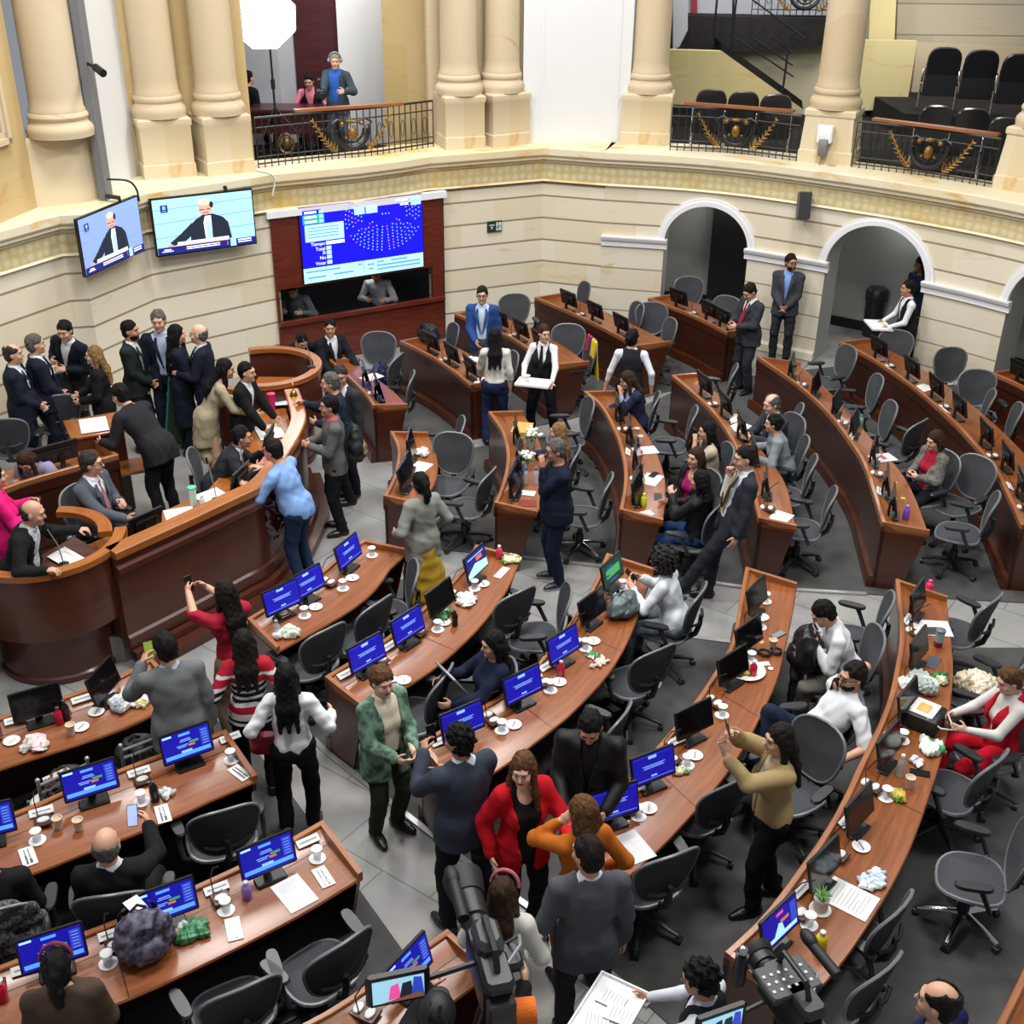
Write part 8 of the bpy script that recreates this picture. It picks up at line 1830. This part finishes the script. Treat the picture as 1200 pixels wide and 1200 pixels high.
# ================================================================== television cameras
m_cam = M('camera_black', '#161618', .4); m_camg = M('camera_grey', '#2e2f32', .45)
def video_camera(label, view):
    t = thing('video_camera', label, 'camera')
    b = MB(); b.box((0, 0, 0), (.15, .40, .22), .02); b.box((0, -.12, .13), (.14, .22, .07), .02); b.build('body', m_cam, t)
    b = MB(); b.box((.0, .05, .17), (.13, .20, .10), .03) if view else b.box((-.02, .02, .14), (.30, .22, .05), .01); b.build('receiver_box', m_camg, t)
    if not view:
        b = MB()
        for i in range(18): b.box((-.14 + .045 * (i % 6), -.04 + .05 * (i // 6), .168), (.018, .018, .006), .003)
        b.build('button', m_plug, t); b = MB(); b.tube([(-.22, .16, .05), (-.22, .16, .26)], .035, 14); b.build('post', m_cam, t); b = MB(); b.ell((-.22, .16, .29), .03, 14); b.build('knob', m_chrome, t)
    ll = 1. if view else .35; b = MB(); b.tube([(0, .2, 0), (0, .2 + .1 * ll, 0), (0, .2 + .11 * ll, 0), (0, .2 + .26 * ll, 0)], [.06, .062, .075, .078], 24); b.build('lens', m_cam, t)
    b = MB(); b.tube([(0, .2 + .26 * ll, 0), (0, .2 + .34 * ll, 0), (0, .2 + .4 * ll, 0)], [.085, .10, .105], 24); b.build('lens_hood', m_black, t)
    b = MB(); mx = -.09 if view else .2; b.tube([(mx, .16, .20), (mx, .40 if view else -.1, .21)], .03, 14); b.ell((mx, .42 if view else .16, .21), (.038, .07, .038), 14); b.build('shotgun_microphone', m_black, t)
    b = MB(); b.tube([(0, .14, .12), (0, .1, .25), (0, -.1, .25), (0, -.16, .13)], .016, 8); b.build('handle', m_cam, t)
    b = MB(); b.box((-.44, -.02, .05), (.30, .03, .19), .012); b.tube([(-.3, -.01, .05), (-.05, 0, .08)], .015, 6); b.build('viewfinder', m_cam, t)
    p = Pic((-.56, -.037, -.025), (1, 0, 0), (0, 0, 1), .24, .15)
    p.rect(0, 0, 1, 1, e_sky); p.poly([(.3, .1), (.35, .7), (.5, .8), (.55, .1)], e_pink if view else e_dark); p.poly([(.5, 0), (.58, .75), (.75, .8), (.8, 0)], e_dark); p.poly([(.75, .2), (.8, .95), (.95, .9), (1, .1)], e_dim); p.poly([(.1, 0), (.9, .25), (1, .1), (1, 0)], E('brown', '#7a5038', .8)); p.done('viewfinder_screen', t, False)
    b = MB(); b.tube([(.06, -.1, .15), (.14, -.02, .16), (.17, .1, .08), (.12, .18, -.05), (.12, .05, -.16)], .009, 6); b.build('cable', M('cable_grey', '#7c7f84', .5), t)
    b = MB(); b.box((0, -.22, -.02), (.13, .08, .17), .012); b.build('battery', m_camg, t)
    b = MB(); b.box((.13, .1, -.06), (.10, .16, .06), .02); b.build('grip', m_cam, t)
    return t
def tripod(label, loc, h_):
    t = thing('tripod', label, 'tripod', loc); b = MB(); b.lathe([(.05, h_ - .12), (.07, h_ - .06), (.06, h_ - .01)], 16); b.build('head', m_cam, t)
    for k in range(3): a = 2 * PI * k / 3 + .5; b = MB(); b.tube([(.03 * math.cos(a), .03 * math.sin(a), h_ - .1), (.36 * math.cos(a), .36 * math.sin(a), .02)], [.022, .014], 8); b.build('leg', m_cam, t)
    return t
p = at(574, 1138, 1.62); c = video_camera('large black television camera with a fold-out picture screen at the bottom edge', 1); c.location = p; c.rotation_euler = (0.02, 0, math.radians(15)); c.scale = (1.15,) * 3
tripod('tripod under the large television camera at the bottom edge', (p.x, p.y, 0), 1.5)
p = at(925, 1172, 1.62); c = video_camera('second television camera, its screen turned to the photo edge beside the yellow bottle', 0); c.location = p; c.rotation_euler = (0, 0, math.radians(22))
tripod('tripod under the second television camera', (p.x, p.y, 0), 1.5)
t, pos, head = PEOPLE['p68']
def cap(): 
    F = Field((-.14, -.14, -.1), (.14, .2, .16), .009); F.ell((0, -.012, .035), (.096, .112, .112), None, .01); F.plane((0, 0, .01), (0, 0, -1)); F.ell((0, .10, .02), (.07, .075, .012), None, .01); t = thing('cap', 'x', 'cap'); F.build('cap', m_black, t); return t
o = put(CACHE, 'cap', cap, (0, 0, 0), 0, 'black cap worn by the camera operator at the bottom edge'); a = math.radians(head); o.rotation_euler = (0, 0, a); o.location = pos + Vector((0, .03, 1.64))
b = MB(); q = at(612, 1188, 1.5); b.tube([(-.07, 0, 0), (.07, .02, 0)], .075, 18); o = b.build('foam_windshield', M('orange_foam', '#d86a1e', .9, bump=(120, .4))); o.location = q; tag(o, 'orange foam microphone windshield at the bottom edge beside the large camera', 'microphone')
# small camera carried in the gallery
t, pos, head = PEOPLE['p41']; a = math.radians(head)
def gcam(): t = thing('camera_rig', 'x', 'camera'); b = MB(); b.box((0, 0, 0), (.14, .22, .16), .02); b.tube([(0, .1, 0), (0, .24, 0)], .05, 14); b.build('body', m_cam, t); b = MB(); b.tube([(0, 0, -.08), (0, 0, -.55)], .02, 8); b.box((0, 0, -.56), (.1, .1, .03), .01); b.tube([(0, 0, .08), (.02, .02, .2)], .012, 6); b.ell((.02, .02, .22), .03, 8); b.build('support', m_camg, t); return t
put(CACHE, 'gcam', gcam, pos + Vector((math.cos(a) * .10 - math.sin(a) * .42, math.sin(a) * .10 + math.cos(a) * .42, 1.16)), a + .5, 'camera rig held by the gallery operator')
bl = bpy.data.lights.new('booth_fill', 'POINT'); bl.energy = 10; bl.shadow_soft_size = .1; bo = bpy.data.objects.new('booth_fill', bl); COL.objects.link(bo); bo.location = bp_(425, 330, -.5) + Vector((0, 0, .35))  # added fill light, brightens the dark inside of the booth
# ================================================================== light
w = bpy.data.worlds.new('world'); SC.world = w; w.use_nodes = True
w.node_tree.nodes['Background'].inputs['Color'].default_value = (.86, .93, 1, 1)
w.node_tree.nodes['Background'].inputs['Strength'].default_value = .28
def area(name, loc, size, e, col=(1, .985, .96), tgt=None, size_y=None):
    l = bpy.data.lights.new(name, 'AREA'); l.energy = e; l.size = size; l.color = col
    if size_y: l.shape = 'RECTANGLE'; l.size_y = size_y
    o = bpy.data.objects.new(name, l); COL.objects.link(o); o.location = loc
    t = Vector(tgt) if tgt else Vector((loc[0], loc[1], 0))
    o.rotation_euler = (t - Vector(loc)).to_track_quat('-Z', 'Y').to_euler()
    return o
for i, (x, y) in enumerate(((-4, 6), (4, 6), (-4, 13), (4, 13), (0, 9.5), (0, 17))):
    area('ceiling_lamp', (x, y, 10.5), 1.8, 420)
for nm, loc, e_, sz in (('gallery_fill', (7.5, 22.0, 6.3), 75, 1.), ('gallery_fill', (4.0, 22.0, 6.3), 60, 1.), ('gallery_fill', (-3.2, 21.0, 6.3), 40, 1.), ('corridor_fill', (3.6, 20.6, 2.35), 14, .3), ('corridor_fill', (6.6, 19.3, 2.35), 16, .3)): area(nm, loc, sz, e_)  # added fill lights, brighten the gallery and the corridor behind the arches
SC.view_settings.view_transform = 'Standard'; SC.view_settings.look = 'None'
SC.view_settings.exposure = 0.12; SC.view_settings.gamma = 1; SC.view_settings.use_curve_mapping = False
SC.cycles.max_bounces = 6; SC.cycles.diffuse_bounces = 3; SC.cycles.glossy_bounces = 3; SC.cycles.transmission_bounces = 4; SC.cycles.transparent_max_bounces = 8
SC.cycles.use_denoising = True; SC.cycles.sample_clamp_indirect = 6
SC.cycles.caustics_reflective = False; SC.cycles.caustics_refractive = False
